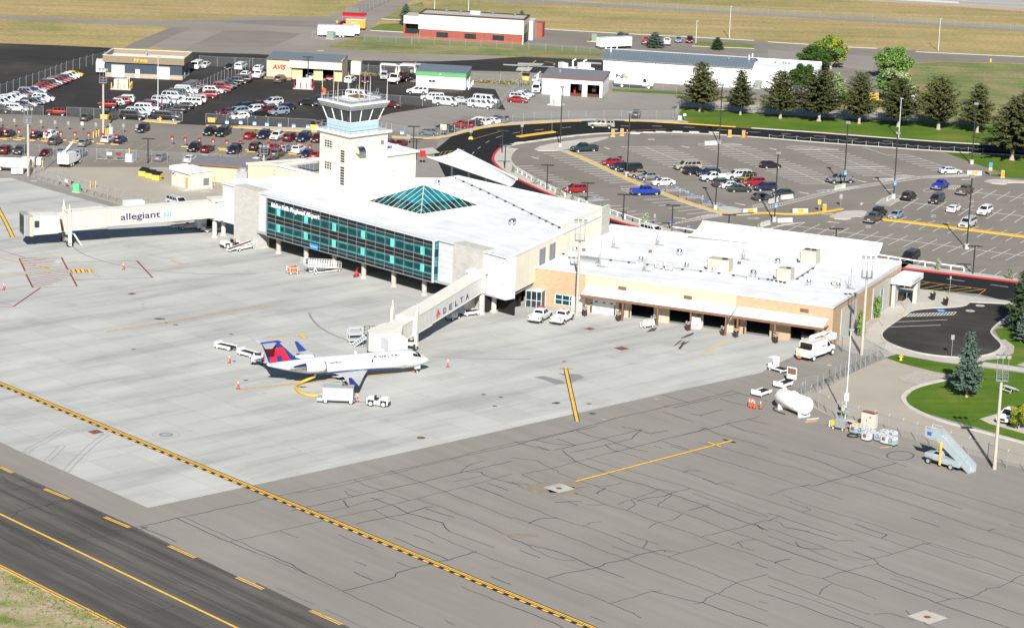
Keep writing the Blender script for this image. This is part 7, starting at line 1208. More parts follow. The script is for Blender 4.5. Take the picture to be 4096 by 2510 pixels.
def beltloader(q,d,label,l=7.5,z0=.55,z1=1.3,fold=False):
 t=at('belt_loader',q,d,label,'belt loader','belt loaders');part(t,'conveyor',lambda mb:mb.hull([(-l/2,-.42,z0-.2),(l/2,-.42,z1-.2),(l/2,.42,z1-.2),(-l/2,.42,z0-.2)],[(-l/2,-.42,z0),(l/2,-.42,z1),(l/2,.42,z1),(-l/2,.42,z0)],'white','black'));part(t,'side_rail',lambda mb:[mb.tube([(-l/2,y,z0+.04),(l/2,y,z1+.04)],.05,'white',5)for y in(-.46,.46)])
 bx(t,'chassis','white',(-l*.28,l*.28,-.75,.75,.35,.62));bx(t,'cushion','orange',(-l*.2,-l*.05,-.5,-.44,.75,.9));wheels(t,[(-l*.24,-.75),(l*.22,-.75),(-l*.24,.75),(l*.22,.75)],.3);bx(t,'seat','black',(-.4,.0,.8,1.2,.62,.9));return t
beltloader(T(0,1,2340,1050),(1,-.22),'white belt loader parked beside the driven tug');beltloader(T(0,1,1830,850),(1,-.06),'belt loader resting in the shade under the left jet bridge',7,.7,1.0)
def person(name,p,rz,label,z=0.0,sit=False):
 t=thing(name,p,rz,label,'person',None,z);me=bpy.data.meshes.new('body')
 J={'pelvis':(0,0,.0),'chest':(.03,0,.38),'neck':(.04,0,.54),'head':(.06,0,.66),'crown':(.06,0,.78),'hipL':(.02,.1,-.02),'kneeL':(.42,.12,.0),'ankL':(.46,.12,-.42),'toeL':(.62,.12,-.46),'hipR':(.02,-.1,-.02),'kneeR':(.42,-.12,.0),'ankR':(.46,-.12,-.42),'toeR':(.62,-.12,-.46),'shL':(.03,.2,.48),'elL':(.12,.26,.22),'haL':(.38,.16,.24),'fiL':(.46,.14,.26),'shR':(.03,-.2,.48),'elR':(.12,-.26,.22),'haR':(.38,-.16,.24),'fiR':(.46,-.14,.26)}
 R_={'pelvis':.15,'chest':.17,'neck':.065,'head':.1,'crown':.085,'hipL':.1,'kneeL':.075,'ankL':.05,'toeL':.04,'shL':.075,'elL':.055,'haL':.04,'fiL':.03}
 E=[('pelvis','chest'),('chest','neck'),('neck','head'),('head','crown')]+[(a+s,b+s)for s in 'LR' for a,b in(('hip','knee'),('knee','ank'),('ank','toe'),('sh','el'),('el','ha'),('ha','fi'))]+[('pelvis','hip'+s)for s in 'LR']+[('chest','sh'+s)for s in 'LR']
 n=list(J);me.from_pydata([J[k]for k in n],[(n.index(a),n.index(b))for a,b in E],[])
 me.materials.append(MATS['navy']);o=bpy.data.objects.new('body',me);COL.objects.link(o);o.parent=t;o.modifiers.new('skin','SKIN');o.modifiers.new('sub','SUBSURF').levels=1
 for i,k in enumerate(n):r=R_.get(k,R_.get(k[:-1]+'L',.08));v=me.skin_vertices[0].data[i];v.radius=(r,r);v.use_root=k=='pelvis'
 part(t,'vest',lambda mb:mb.tube([(.0,0,.1),(.03,0,.3),(.035,0,.5)],[.2,.225,.16],'orange',10));M('skin',(.50,.32,.22),.6);part(t,'face',lambda mb:mb.tube([(.10,0,.60),(.11,0,.70)],[.08,.085],'skin',8));part(t,'hair',lambda mb:mb.tube([(.03,0,.70),(.05,0,.80),(.05,0,.82)],[.11,.09,.02],'darkbrown',8));return t
q=T(0,1,2262,985);person('person',G(q,1.1).xy,heading(q,(-1,.12)),'worker in an orange vest sitting on the white tug',1.02)
t=at('boarding_ramp',T(1,1,640,1275),(1,-.12),'white wheeled boarding ramp with tall tubular railings','boarding ramp');L_=6.6
part(t,'ramp_deck',lambda mb:mb.hull([(-3.2,-.7,1.5),(3.2,-.7,.5),(3.2,.7,.5),(-3.2,.7,1.5)],[(-3.2,-.7,1.6),(3.2,-.7,.6),(3.2,.7,.6),(-3.2,.7,1.6)],'white'))
for sg in(-1,1):
 def rl(mb):
  for i in range(14):x=-3.2+6.4*i/13;z=1.6-(x+3.2)*.156;mb.tube([(x,sg*.7,z),(x,sg*.7,z+1.1)],.035,'white',4)
  for h in(.35,.75,1.1):mb.tube([(-3.9,sg*.7,1.7+h),(-3.2,sg*.7,1.6+h),(3.2,sg*.7,.6+h)],.035,'white',4)
 part(t,'railing',rl)
part(t,'chassis',lambda mb:(mb.tube([(-2.2,-.7,.3),(3.0,-.7,.35)],.08,'white',5),mb.tube([(-2.2,.7,.3),(3.0,.7,.35)],.08,'white',5),mb.tube([(-2.0,-.7,.3),(-2.0,-.7,1.5)],.07,'white',5),mb.tube([(-1.4,-.7,.3),(-2.0,-.7,1.5)],.06,'white',5),mb.tube([(-2.0,.7,.3),(-2.0,.7,1.5)],.07,'white',5)));wheels(t,[(-1.8,-.8),(-1.8,.8),(2.8,-.75),(2.8,.75)],.28,.14);bx(t,'control_box','black',(3.0,3.3,-.5,-.1,.6,1.9),(-2.9,-2.7,.3,.6,1.7,2.6))
t=at('chock_cart',T(1,1,348,1285),(1,-.1),'small white frame cart piled with orange wheel chocks','cart');part(t,'frame',lambda mb:[mb.tube([(x,y,.3),(x,y,1.3)],.05,'white',4)for x in(-.7,.7)for y in(-.6,.6)]+[mb.tube([(-.7,y,z),(.7,y,z)],.05,'white',4)for y in(-.6,.6)for z in(.35,1.1)]+[mb.tube([(x,-.6,z),(x,.6,z)],.05,'white',4)for x in(-.7,.7)for z in(.35,1.1)]);part(t,'chock_pile',lambda mb:mb.hull([(-.6,-.5,.4),(.6,-.5,.4),(.6,.5,.4),(-.6,.5,.4)],[(-.4,-.5,1.2),(.65,-.5,1.15),(.6,.5,1.2),(-.5,.5,1.15)],'orange').box(.66,.72,-.55,.55,.5,1.3,'rust'));bx(t,'tow_bar','steel',(.75,2.3,-.04,.04,.9,.97));wheels(t,[(-.6,-.6),(.6,-.6),(-.6,.6),(.6,.6)],.25,.12)
t=at('wheeled_extinguisher',T(1,1,968,1318),(1,-.1),'red wheeled fire extinguisher under the glass front','extinguisher');part(t,'cylinder',lambda mb:mb.tube([(0,0,.2),(0,0,1.0),(0,0,1.15)],[.24,.24,.08],'red',10));part(t,'handle',lambda mb:mb.tube([(-.1,-.2,1.0),(.15,-.2,1.6),(.15,.2,1.6),(-.1,.2,1.0)],.04,'red',5));wheels(t,[(-.35,0),(.3,.2)],.28,.1,'red')
t=at('service_rack',T(1,2,950,460),(1,-.05),'grey three-shelf wheeled rack left of the dark boarding steps','rack');part(t,'frame',lambda mb:[mb.tube([(x,y,.2),(x,y,2.5)],.05,'palegrey',4)for x in(-1,1)for y in(-.55,.55)]);[bx(t,'shelf','palegrey',(-1.1,1.1,-.6,.6,z,z+.06))for z in(.5,1.4,2.45)];wheels(t,[(-.9,-.5),(.9,-.5),(-.9,.5),(.9,.5)],.16,.1)
t=at('boarding_steps',T(1,2,1090,485),(1,-.05),'dark wheeled boarding steps with a railed platform by the jet bridge cab','steps');bx(t,'platform','black',(-.6,1.0,-.8,.8,1.5,1.6));part(t,'railing',lambda mb:[mb.tube([(x,y,1.6),(x,y,2.8)],.04,'black',4)for x in(-.6,.2,1.0)for y in(-.8,.8)]+[mb.tube([(-.6,y,z),(1.0,y,z)],.035,'black',4)for y in(-.8,.8)for z in(2.2,2.8)]+[mb.tube([(-.6,-.8,2.8),(-.6,.8,2.8)],.035,'black',4),mb.tube([(1.0,-.8,2.8),(2.6,-.8,1.4)],.035,'black',4)])
part(t,'stair',lambda mb:[mb.box(-.6-.28*(i+1),-.6-.28*i,-.7,.7,1.4-.2*i,1.46-.2*i,'palegrey')for i in range(7)]+[mb.tube([(-.6,y,1.5),(-2.6,y,.1)],.08,'palegrey',4)for y in(-.75,.75)]);part(t,'chassis',lambda mb:mb.tube([(-1.5,-.7,.25),(2.4,-.7,.3)],.07,'galv_dark',4).tube([(-1.5,.7,.25),(2.4,.7,.3)],.07,'galv_dark',4).tube([(-.4,-.7,.3),(.8,-.7,1.5)],.05,'black',4).tube([(.8,-.7,.3),(-.4,-.7,1.5)],.05,'black',4));wheels(t,[(-1.3,-.7),(2.2,-.7),(-1.3,.7),(2.2,.7)],.22,.12)
t=at('tow_unit',T(1,2,1890,235),(1,-.3),'small grey generator cart under the airline-lettered jet bridge','generator');bx(t,'casing','palegrey',(-1.0,1.0,-.6,.6,.4,1.2));bx(t,'grille','black',(.6,.95,-.62,-.601,.5,1.1));bx(t,'sticker','red',(-.2,.1,-.62,-.601,.85,1.05));wheels(t,[(-.8,-.55),(.8,-.55),(-.8,.55),(.8,.55)],.28)
t=at('cargo_container',T(1,2,2010,160),(1,-.35),'large white box trailer standing beneath the right jet bridge','trailer');bx(t,'box','white',(-1.8,1.8,-1.0,1.0,.4,2.4));bx(t,'tow_frame','white',(1.8,2.8,-.5,.5,.4,.6));wheels(t,[(-1.2,-.95),(1.2,-.95),(1.2,.95)],.34)
t=at('cargo_container',T(0,1,1990,860),(1,-.06),'white box cart with a dark open side under the left jet bridge','trailer');bx(t,'box','white',(-2.0,-.4,-1.0,1.0,.5,2.4),(-.4,2.0,.9,1.0,.5,2.4),(-.4,2.0,-1.0,1.0,2.3,2.4));bx(t,'liner','black',(-.39,1.9,-.3,.88,.5,2.29));wheels(t,[(-1.4,-.9),(1.4,-.9)],.3)
t=at('ground_heater',T(0,1,1285,685),(1,-.06),'white boxy air unit behind the left jet bridge','air unit');bx(t,'casing','white',(-1.8,1.8,-.9,.9,.4,2.0));bx(t,'access_panel','palegrey',(.6,1.4,-.93,-.901,.7,1.6),(-.3,.2,-.93,-.901,1.2,1.6));wheels(t,[(-1.3,-.8),(1.3,-.8),(-1.3,.8),(1.3,.8)],.3)
def cabtruck(t,x0,w_=1.1,m='white',h=2.2,nose=1.5):
 part(t,'cab',lambda mb:(loft(mb,[(x0,w_,.7,1.6),(x0+1.2,w_,.7,1.6),(x0+1.3,w_*.92,.7,1.55),(x0+1.2+nose,w_*.8,.75,1.4),(x0+1.25+nose,w_*.7,.8,1.2)],m),mb.hull([(x0,-w_*.95,1.55),(x0+1.35,-w_*.95,1.55),(x0+1.35,w_*.95,1.55),(x0,w_*.95,1.55)],[(x0+.02,-w_*.8,h),(x0+.85,-w_*.8,h),(x0+.85,w_*.8,h),(x0+.02,w_*.8,h)],m)))
 part(t,'windscreen',lambda mb:mb.hull([(x0+1.37,-w_*.85,1.62),(x0+1.39,-w_*.85,1.62),(x0+1.39,w_*.85,1.62),(x0+1.37,w_*.85,1.62)],[(x0+.92,-w_*.72,h-.08),(x0+.94,-w_*.72,h-.08),(x0+.94,w_*.72,h-.08),(x0+.92,w_*.72,h-.08)],'car_glass'))
 for sg in(-1,1):part(t,'side_window',lambda mb:mb.face([(x0+.2,sg*w_*.957,1.62),(x0+1.1,sg*w_*.957,1.62),(x0+.8,sg*w_*.835,h-.1),(x0+.2,sg*w_*.835,h-.1)][::-sg],'car_glass'))
 for sg in(-1,1):bx(t,'headlight','headlight',(x0+1.22+nose,x0+1.3+nose,sg*w_*.55-.12,sg*w_*.55+.12,1.0,1.2))
t=at('deicer_truck',T(3,2,450,600),(1,-.33),'white deicing truck with a folded boom and basket on its roof','deicer truck')
bx(t,'tank_body','white',(-3.4,1.4,-1.2,1.2,.75,1.9),(-2.6,1.4,-1.2,1.2,1.9,2.9));bx(t,'rear_console','black',(-3.3,-2.61,-1.05,1.05,1.901,2.0),(-2.64,-2.6,-1.05,1.05,2.0,2.75));bx(t,'roof_panel','offwhite',(-2.65,1.45,-1.22,1.22,2.9,2.95));bx(t,'locker_door','palegrey',(-2.4,-1.9,-1.22,-1.201,1.3,1.8));part(t,'ladder',lambda mb:[mb.tube([(-3.45,y,.6),(-3.45,y,2.0)],.05,'yellow',4)for y in(.5,1.0)]+[mb.tube([(-3.45,.5,z),(-3.45,1.0,z)],.04,'yellow',4)for z in(.8,1.2,1.6)])
cabtruck(t,1.5,1.1,h=2.4,nose=1.5);wheels(t,[(-2.1,-1.05),(-2.1,1.05),(3.2,-1.0),(3.2,1.0)],.5,.3);bm_=bx(t,'boom','white',(-1.2,2.6,-.2,.25,3.25,3.65),(-1.4,-.8,-.3,.35,2.96,3.5));bx(bm_,'basket','white',(3.9,4.9,-.6,.6,2.2,3.1));bx(bm_,'boom_arm','palegrey',(2.6,4.2,-.1,.1,3.3,3.5),(4.0,4.2,-.1,.1,2.3,3.3));text(t,'DEICE 22',.35,'galv_dark',(-.1,-1.225,1.9),width=1.1,name='lettering')
bx(t,'rear_bumper','orange',(-3.55,-3.4,.3,.9,.45,.65))
t=at('lift_truck',T(0,1,665,245),(1,-.42),'white utility body truck with a folded lift boom behind the wire fence','utility truck')
bx(t,'utility_body','white',(-3.0,1.0,-1.15,1.15,.8,2.7));bx(t,'roof_rack','palegrey',(-3.0,1.0,-1.15,1.15,2.7,2.78));cabtruck(t,1.1,1.05,h=2.3,nose=1.3);wheels(t,[(-1.6,-1.0),(-1.6,1.0),(-.6,-1.0),(-.6,1.0),(2.7,-.95),(2.7,.95)],.46,.28);bm_=part(t,'boom',lambda mb:mb.tube([(-2.0,.2,2.9),(2.4,.3,4.2)],.22,'white',6).tube([(-2.0,.2,2.7),(-2.0,.2,3.2)],.4,'white',8));part(t,'ladder',lambda mb:[mb.tube([(-3.06,y,.8),(-3.06,y,2.7)],.05,'yellow',4)for y in(-.9,-.4)]+[mb.tube([(-3.06,-.9,z),(-3.06,-.4,z)],.04,'yellow',4)for z in(1.1,1.5,1.9,2.3)])
t=at('utility_cart',T(3,2,100,735),(-1,-.28),'small white flatbed cart with a boxy windowed cab','utility cart');bx(t,'cab','white',(.5,.58,-.65,.65,.4,2.0),(.5,1.5,-.65,.65,2.0,2.06),(1.42,1.5,-.65,.65,.4,1.1),(.58,1.42,.6,.65,.4,1.0),(1.42,1.5,-.65,-.6,1.1,2.0));bx(t,'rear_window','palegrey',(.46,.499,-.45,.45,1.3,1.8));bx(t,'flatbed','white',(-1.5,.5,-.7,.7,.42,.62));bx(t,'deck','dark',(-1.42,.42,-.62,.62,.621,.64));bx(t,'seat','black',(.6,1.0,-.4,.4,.5,.9));wheels(t,[(1.1,-.6),(-1.0,-.6),(1.1,.6),(-1.0,.6)],.26,.16)
t=at('storage_tank',T(3,2,245,1130),(1,.40),'big white cylindrical tank with peeling paint on steel saddles','tank');R_=1.25
def peel():
 m,nt,b=nodes('peeling_white');v=coords(nt);n=noise(nt,1.6,8,.75,v);nt.links.new(ramp(nt,n,[(.35,(.80,.79,.77)),(.585,(.78,.77,.74)),(.60,(.25,.17,.13)),(.64,(.70,.68,.64)),(.75,(.8,.79,.76))]),b.inputs['Base Color']);b.inputs['Roughness'].default_value=.5
peel()
part(t,'tank_shell',lambda mb:mb.grid([[(x,r*sin(2*pi*k/28),1.65+r*cos(2*pi*k/28))for k in range(28)]for x,r in((-3.15,.02),(-3.12,.6),(-2.98,1.0),(-2.75,R_),(2.75,R_),(2.98,1.0),(3.12,.6),(3.15,.02))],'peeling_white',True,True));[bx(t,'saddle','white',(x-.12,x+.12,-1.0,1.0,0,.75))for x in(-2.2,2.3)]
for x in(-2.3,-.2,.5):part(t,'hatch',lambda mb:mb.cyl(x,0,2.85,3.1,.3 if x<0 else.14,'white',10))
part(t,'discharge_hose',lambda mb:mb.tube(chaik([Vector((-2.5,-1.0,.6)),Vector((-2.8,-1.6,.1)),Vector((-1.5,-1.9,.08)),Vector((.3,-1.7,.08))]),.07,'black',6));bx(t,'placard','red',(-2.9,-2.6,-1.06,-1.0,1.9,2.2))if 0 else None
t=at('stair_truck',T(3,2,1700,1640),(-1,-.28),'pale blue pickup carrying a tall enclosed passenger staircase','stair truck')
cabtruck(t,.2,1.0,'paleblue',2.05,1.35);bx(t,'service_body','paleblue',(-2.9,.1,-1.05,1.05,.6,1.35));bx(t,'chassis','black',(-2.8,2.6,-.7,.7,.35,.6));wheels(t,[(2.0,-.9),(2.0,.9),(-1.6,-.92),(-1.6,.92)],.42,.26,'grey')
sl=lambda x:4.05-(1.2-x)*.72 if x<1.2 else 4.05
def stair(mb):
 n=18
 for i in range(n):x=1.2-i*(5.4/n);mb.box(x-.30,x,-.55,.55,sl(x)-.25-.2,sl(x)-.2,'palegrey')
 mb.hull([(-4.2,-.7,.0),(1.2,-.7,3.4),(1.2,.7,3.4),(-4.2,.7,.0)],[(-4.2,-.7,.15),(1.2,-.7,3.6),(1.2,.7,3.6),(-4.2,.7,.15)],'paleblue')
s_=part(t,'staircase',stair)
for sg in(-1,1):part(s_,'side_panel',lambda mb:mb.hull([(-4.4,sg*.72-.04,.05),(1.2,sg*.72-.04,3.4),(1.2,sg*.72+.04,3.4),(-4.4,sg*.72+.04,.05)],[(-4.4,sg*.72-.04,1.15),(1.2,sg*.72-.04,4.75),(1.2,sg*.72+.04,4.75),(-4.4,sg*.72+.04,1.15)],'paleblue'))
pf=bx(t,'platform','paleblue',(1.2,2.9,-.75,.75,3.35,3.55));[bx(pf,'side_panel','paleblue',(1.25,2.95,y-.03,y+.03,3.55,4.6))for y in(-.75,.75)];bx(pf,'sign_board','blue',(1.9,2.6,.785,.80,3.8,4.3));bx(pf,'sign_board','blue',(1.7,2.5,-.80,-.785,3.75,4.35));part(pf,'railing',lambda mb:[mb.tube([(1.3,y,4.9),(2.9,y,4.9),(2.9,y,3.6)],.04,'palegrey',4)for y in(-.75,.75)]);bx(t,'lift_post','yellow_line',(.0,.22,-1.12,-.9,.3,3.4),(.0,.22,.9,1.12,.3,3.4))
TQ=[((833,1325),0),((900,1335),0),((985,1370),0),((948,1395),0),((1068,1400),0),((1122,1375),0),((1130,1425),0),((1195,1385),0),((1195,1440),0)]
tn=['leftmost tote of the pair beside the wooden cabinet','tote right of the leftmost one, beside the rusty-topped locker','tote half hidden behind the white front tote','front white tote of the left cluster with a red sticker','left tote of the right cluster','back tote in the middle of the right cluster','middle front tote of the right cluster','back right tote of the right cluster','front right tote, nearest the stair truck']
for i,(q,_)in enumerate(TQ):
 q=T(3,2,*q);t=at('liquid_tote',q,(1,.28),'caged '+tn[i],'tote','caged liquid totes')
 M('tote_plastic',(.62,.66,.66),.35,var=.06);M('tote_fluid',(.30,.42,.44),.35)
 bx(t,'bottle','tote_plastic',(-.52,.52,-.44,.44,.5,1.1),(-.52,.52,-.44,.44,1.1,1.16))if i in(3,6)else(bx(t,'bottle','tote_plastic',(-.52,.52,-.44,.44,.75,1.16)),bx(t,'liquid','tote_fluid',(-.52,.52,-.44,.44,.16,.75)))
 if i in(3,6):bx(t,'bottle_base','tote_plastic',(-.52,.52,-.44,.44,.16,.5))
 part(t,'cage',lambda mb:[mb.tube([(x,y,.16),(x,y,1.2)],.018,'steel',4)for x in(-.56,-.28,0,.28,.56)for y in(-.48,.48)]+[mb.tube([(x,y,.16),(x,y,1.2)],.018,'steel',4)for x in(-.56,.56)for y in(-.24,0,.24)]+[mb.tube([(-.56,-.48,z),(.56,-.48,z),(.56,.48,z),(-.56,.48,z),(-.56,-.48,z)],.018,'steel',4)for z in(.3,.55,.8,1.05,1.2)])
 bx(t,'pallet','black',(-.56,-.3,-.48,.48,0,.15),(-.12,.12,-.48,.48,0,.15),(.3,.56,-.48,.48,0,.15));bx(t,'label_plate','galv_dark',(-.3,.25,-.52,-.50,.5,1.0));bx(t,'sticker','sky_blue' if i%3 else 'red',(-.26,.1,-.535,-.521,.62,.85));part(t,'cap',lambda mb:mb.cyl(0,0,1.17,1.22,.12,'red',8))
t=at('steel_locker',T(3,2,970,1275),(1,.25),'tall rust-topped white steel locker behind the caged totes','locker');bx(t,'casing','offwhite',(-1.0,1.0,-.55,.55,.1,2.2));bx(t,'roof_plate','rust',(-1.03,1.03,-.58,.58,2.2,2.26));bx(t,'door','offwhite',(-.95,-.02,-.58,-.551,.15,2.1),(.02,.95,-.58,-.551,.15,2.1));bx(t,'door_handle','black',(-.12,-.06,-.61,-.581,1.0,1.3));bx(t,'sticker','red',(.35,.6,-.6,-.581,1.6,1.8))
t=at('wooden_cabinet',T(3,2,785,1310),(1,.25),'open brown wooden cabinet with a shelf next to the first tote','cabinet');bx(t,'side_panel','wood',(-.55,-.5,-.35,.35,0,1.5),(.5,.55,-.35,.35,0,1.5));bx(t,'back_panel','brown',(-.5,.5,.3,.35,0,1.5));bx(t,'shelf','wood',(-.5,.5,-.34,.3,.7,.75));bx(t,'top','palegrey',(-.56,.6,-.37,.5,1.5,1.55))
t=at('light_trailer',T(3,2,690,1290),(1,.2),'small grey box trailer with a yellow cage on its drawbar','trailer');bx(t,'casing','galv',(-.5,1.1,-.6,.6,.4,1.4));bx(t,'lid','paleblue',(-.55,1.15,-.65,.65,1.4,1.46));bx(t,'cage','yellow',(-1.3,-.6,-.35,.35,.5,1.15));bx(t,'drawbar','white',(-1.7,-.5,-.08,.08,.25,.4),(-1.6,-1.5,-.1,.1,.1,1.0));wheels(t,[(-.75,-.5),(.7,-.55)],.22,.14)
t=at('plow_blade',T(3,2,800,1268),(1,.2),'yellow snow plough blade lying behind the wooden cabinet','plough');part(t,'blade',lambda mb:mb.grid([[(x,.35*sin(a)-.3,.1+.7*(1-cos(a)))for a in[pi*.5*k/5 for k in range(6)]]for x in(-1.0,1.6)],'yellow'));bx(t,'frame','rust',(-.2,1.4,.1,.5,.1,.4))
t=at('coiled_hose',T(3,2,815,1355),(1,0),'coiled black hose on the asphalt before the totes','hose');part(t,'coil',lambda mb:[mb.tube([(r*cos(2*pi*k/20),r*sin(2*pi*k/20),.06+.05*j)for k in range(21)],.05,'black',5)for j,r in enumerate((.8,.7,.75))])
for q,lab in((T(3,2,430,1190),'long white plank lying beside the tank'),(T(3,2,410,1215),'pale plywood sheet lying beside the tank'),(T(3,2,1130,1462),'orange-tinted plank lying before the totes')):
 t=at('plank',q,(1,-.12),lab,'plank');bx(t,'board','white' if 'white' in lab else 'wood',(-1.0,1.0,-.25 if 'sheet' in lab else-.1,.35 if 'sheet' in lab else.1,.02,.07));bx(t,'batten','wood',(-.9,-.8,-.1,.1,0,.02),(.8,.9,-.1,.1,0,.02))
t=at('delivery_truck',T(2,0,1170,845),(1,.06),'white parcel delivery box truck with purple and orange lettering','delivery truck');a=3.9
bx(t,'cargo_box','white',(-4.6,2.0,-1.25,1.25,1.0,3.9));bx(t,'box_trim','palegrey',(-4.62,2.02,-1.27,-1.251,1.0,1.12),(1.85,2.02,-1.27,-1.251,1.12,3.9));cabtruck(t,2.1,1.15,h=2.6,nose=1.3);wheels(t,[(-2.7,-1.05),(-2.7,1.05),(3.7,-1.05),(3.7,1.05)],.5,.3);bx(t,'chassis','black',(-4.4,2.0,-.9,.9,.55,.98));bx(t,'underride_guard','black',(-1.2,1.0,-1.15,-1.0,.5,.95))
text(t,'Fed',1.35,'purple',(-4.3,-1.28,2.35),width=1.75,bold=.07);text(t,'Ex',1.35,'fed_orange',(-2.5,-1.28,2.35),width=1.25,bold=.07);text(t,'Express',.4,'palegrey',(-2.3,-1.28,1.85),width=1.1)
t=at('flatbed_truck',T(1,0,1365,795),(-1,.33),'white flatbed tow truck carrying a dark red sedan','tow truck');cabtruck(t,1.4,1.15,h=2.4,nose=1.3);bx(t,'flatbed','black',(-4.0,1.3,-1.2,1.2,.9,1.05));wheels(t,[(-2.4,-1.0),(-2.4,1.0),(2.9,-1.0),(2.9,1.0)],.48,.3);bx(t,'chassis','black',(-3.8,1.4,-.5,.5,.5,.9))
q=T(1,0,1405,725);car(G(q,1.7).xy,heading(T(1,0,1365,795),(-1,.33)),'sedan','maroon','dark red sedan riding on the flatbed tow truck',None,1.06)
t=at('cargo_trailer',T(1,0,770,355),(-1,-.03),'long white enclosed trailer with red lettering beside the green cabinet','trailer');bx(t,'box','white',(-4.8,4.8,-1.2,1.2,.6,3.0));bx(t,'roof_cap','palegrey',(-4.7,4.7,-1.1,1.1,3.0,3.06));wheels(t,[(-1.0,-1.1),(-1.9,-1.1),(-1.0,1.1),(-1.9,1.1)],.36);bx(t,'tow_bar','black',(4.8,6.2,-.05,.05,.5,.6))
for s,z,wd in(('IDAHO BUREAU OF HOMELAND SECURITY',2.35,6.2),('MASS',1.95,1.0),('DECONTAMINATION',1.55,3.0),('AND SUPPORT',1.15,2.0)):o=text(t,s,.36,'red',(3.0-0,1.22,z),width=wd,rz=pi)
t=at('cargo_trailer',T(1,0,915,340),(-1,-.03),'plain white trailer half hidden behind the lettered one','trailer');bx(t,'box','white',(-2.2,2.2,-1.2,1.2,.6,2.8));bx(t,'roof_cap','palegrey',(-2.1,2.1,-1.1,1.1,2.8,2.86));wheels(t,[(-.6,-1.1),(-.6,1.1)],.36)
t=at('cargo_trailer',T(1,0,960,285),(-1,-.04),'orange enclosed trailer in front of the red carport','trailer');bx(t,'box','orange_line',(-2.6,2.6,-1.15,1.15,.55,2.7));M('trailer_orange',(.80,.27,.02),.5);t.children[0].data.materials[0]=MATS['trailer_orange'];bx(t,'roof_cap','palegrey',(-2.6,2.6,-1.1,1.1,2.7,2.76));wheels(t,[(-.1,-1.1),(-1.0,-1.1),(-.1,1.1),(-1.0,1.1)],.36);text(t,'HAZ MAT',.4,'white',(1.2,1.17,1.8),width=1.8,rz=pi);bx(t,'tow_bar','black',(2.6,3.8,-.05,.05,.5,.58))
t=thing('carport',G(T(1,0,828,250)).xy,heading(T(1,0,930,260),(1,.04)),'red barrel-roofed carport behind the orange trailer','carport');W_=(G(T(1,0,1045,262)).xy-G(T(1,0,828,250)).xy).length
part(t,'roof',lambda mb:mb.grid([[(x,2.0-2.2*cos(pi*k/8),2.5+.9*sin(pi*k/8))for k in range(9)]for x in(0,W_)],'red'));[part(t,'post',lambda mb:mb.tube([(x,y,0),(x,y,2.5)],.06,'steel',5))for x in(.1,W_/2,W_-.1)for y in(-.2,4.2)]
q=T(1,0,860,238);car(G(q,.8).xy,heading(q,(-1,.04)),'pickup','red','red pickup parked under the red carport')
t=at('travel_trailer',T(0,0,975,705),(-.2,1),'white enclosed trailer squeezed left of the rental office','trailer');bx(t,'box','white',(-3.0,2.0,-1.2,1.2,.6,3.0));bx(t,'nose','palegrey',(2.001,2.15,-1.1,1.1,.8,2.6));wheels(t,[(-.6,-1.1),(-.6,1.1)],.36)
t=at('cargo_trailer',T(2,0,925,470),(1,-.05),'white trailer behind the blue spruce and warehouse roof','trailer');bx(t,'box','white',(-3.0,6.5,-1.2,1.2,.7,3.0));bx(t,'roof_cap','palegrey',(-2.9,6.4,-1.1,1.1,3.0,3.06));wheels(t,[(-1.5,-1.1),(-1.5,1.1)],.4)
t=at('tank_trailer',T(0,1,110,295),(1,.05),'long white tank trailer at the left edge behind the fence','tank trailer');part(t,'tank_shell',lambda mb:mb.grid([[(x,r*sin(2*pi*k/20),1.5+r*cos(2*pi*k/20))for k in range(20)]for x,r in((-4.5,.3),(-4.3,1.05),(3.6,1.1),(3.9,.9),(3.95,.2))],'white',True,True));wheels(t,[(-2,-.9),(2.5,-.9)],.4);bx(t,'chassis','black',(-4,3.5,-.6,.6,.3,.6))
for x,lab in((140,'left'),(200,'right')):
 t=at('liquid_tote',T(0,1,x,330),(1,.05),f'{lab} caged tote of the pair below the white tank trailer','tote','totes by the tank trailer');bx(t,'bottle','white',(-.52,.52,-.45,.45,.18,1.15));part(t,'cage',lambda mb:[mb.tube([(-.56,-.48,z),(.56,-.48,z),(.56,.48,z),(-.56,.48,z),(-.56,-.48,z)],.03,'steel',4)for z in(.2,.5,.8,1.2)]);bx(t,'pallet','black',(-.55,.55,-.45,.45,0,.15));bx(t,'label_plate','grey',(-.3,.3,-.51,-.49,.5,.9))
t=at('fuel_tank',T(0,1,310,245),(1,.05),'white box fuel tank with yellow posts by the left mast','fuel tank');bx(t,'casing','white',(-1.9,1.9,-.9,.9,.3,1.6));bx(t,'skid','galv_dark',(-1.8,1.8,-.8,.8,0,.3));[part(t,'guard_post',lambda mb:mb.cyl(x,y,0,1.4,.11,'yellow_line',8))for x,y in((-2.3,-1.2),(-1.2,-1.4),(0.4,-1.4),(2.3,-1.2),(-2.3,1.2))]
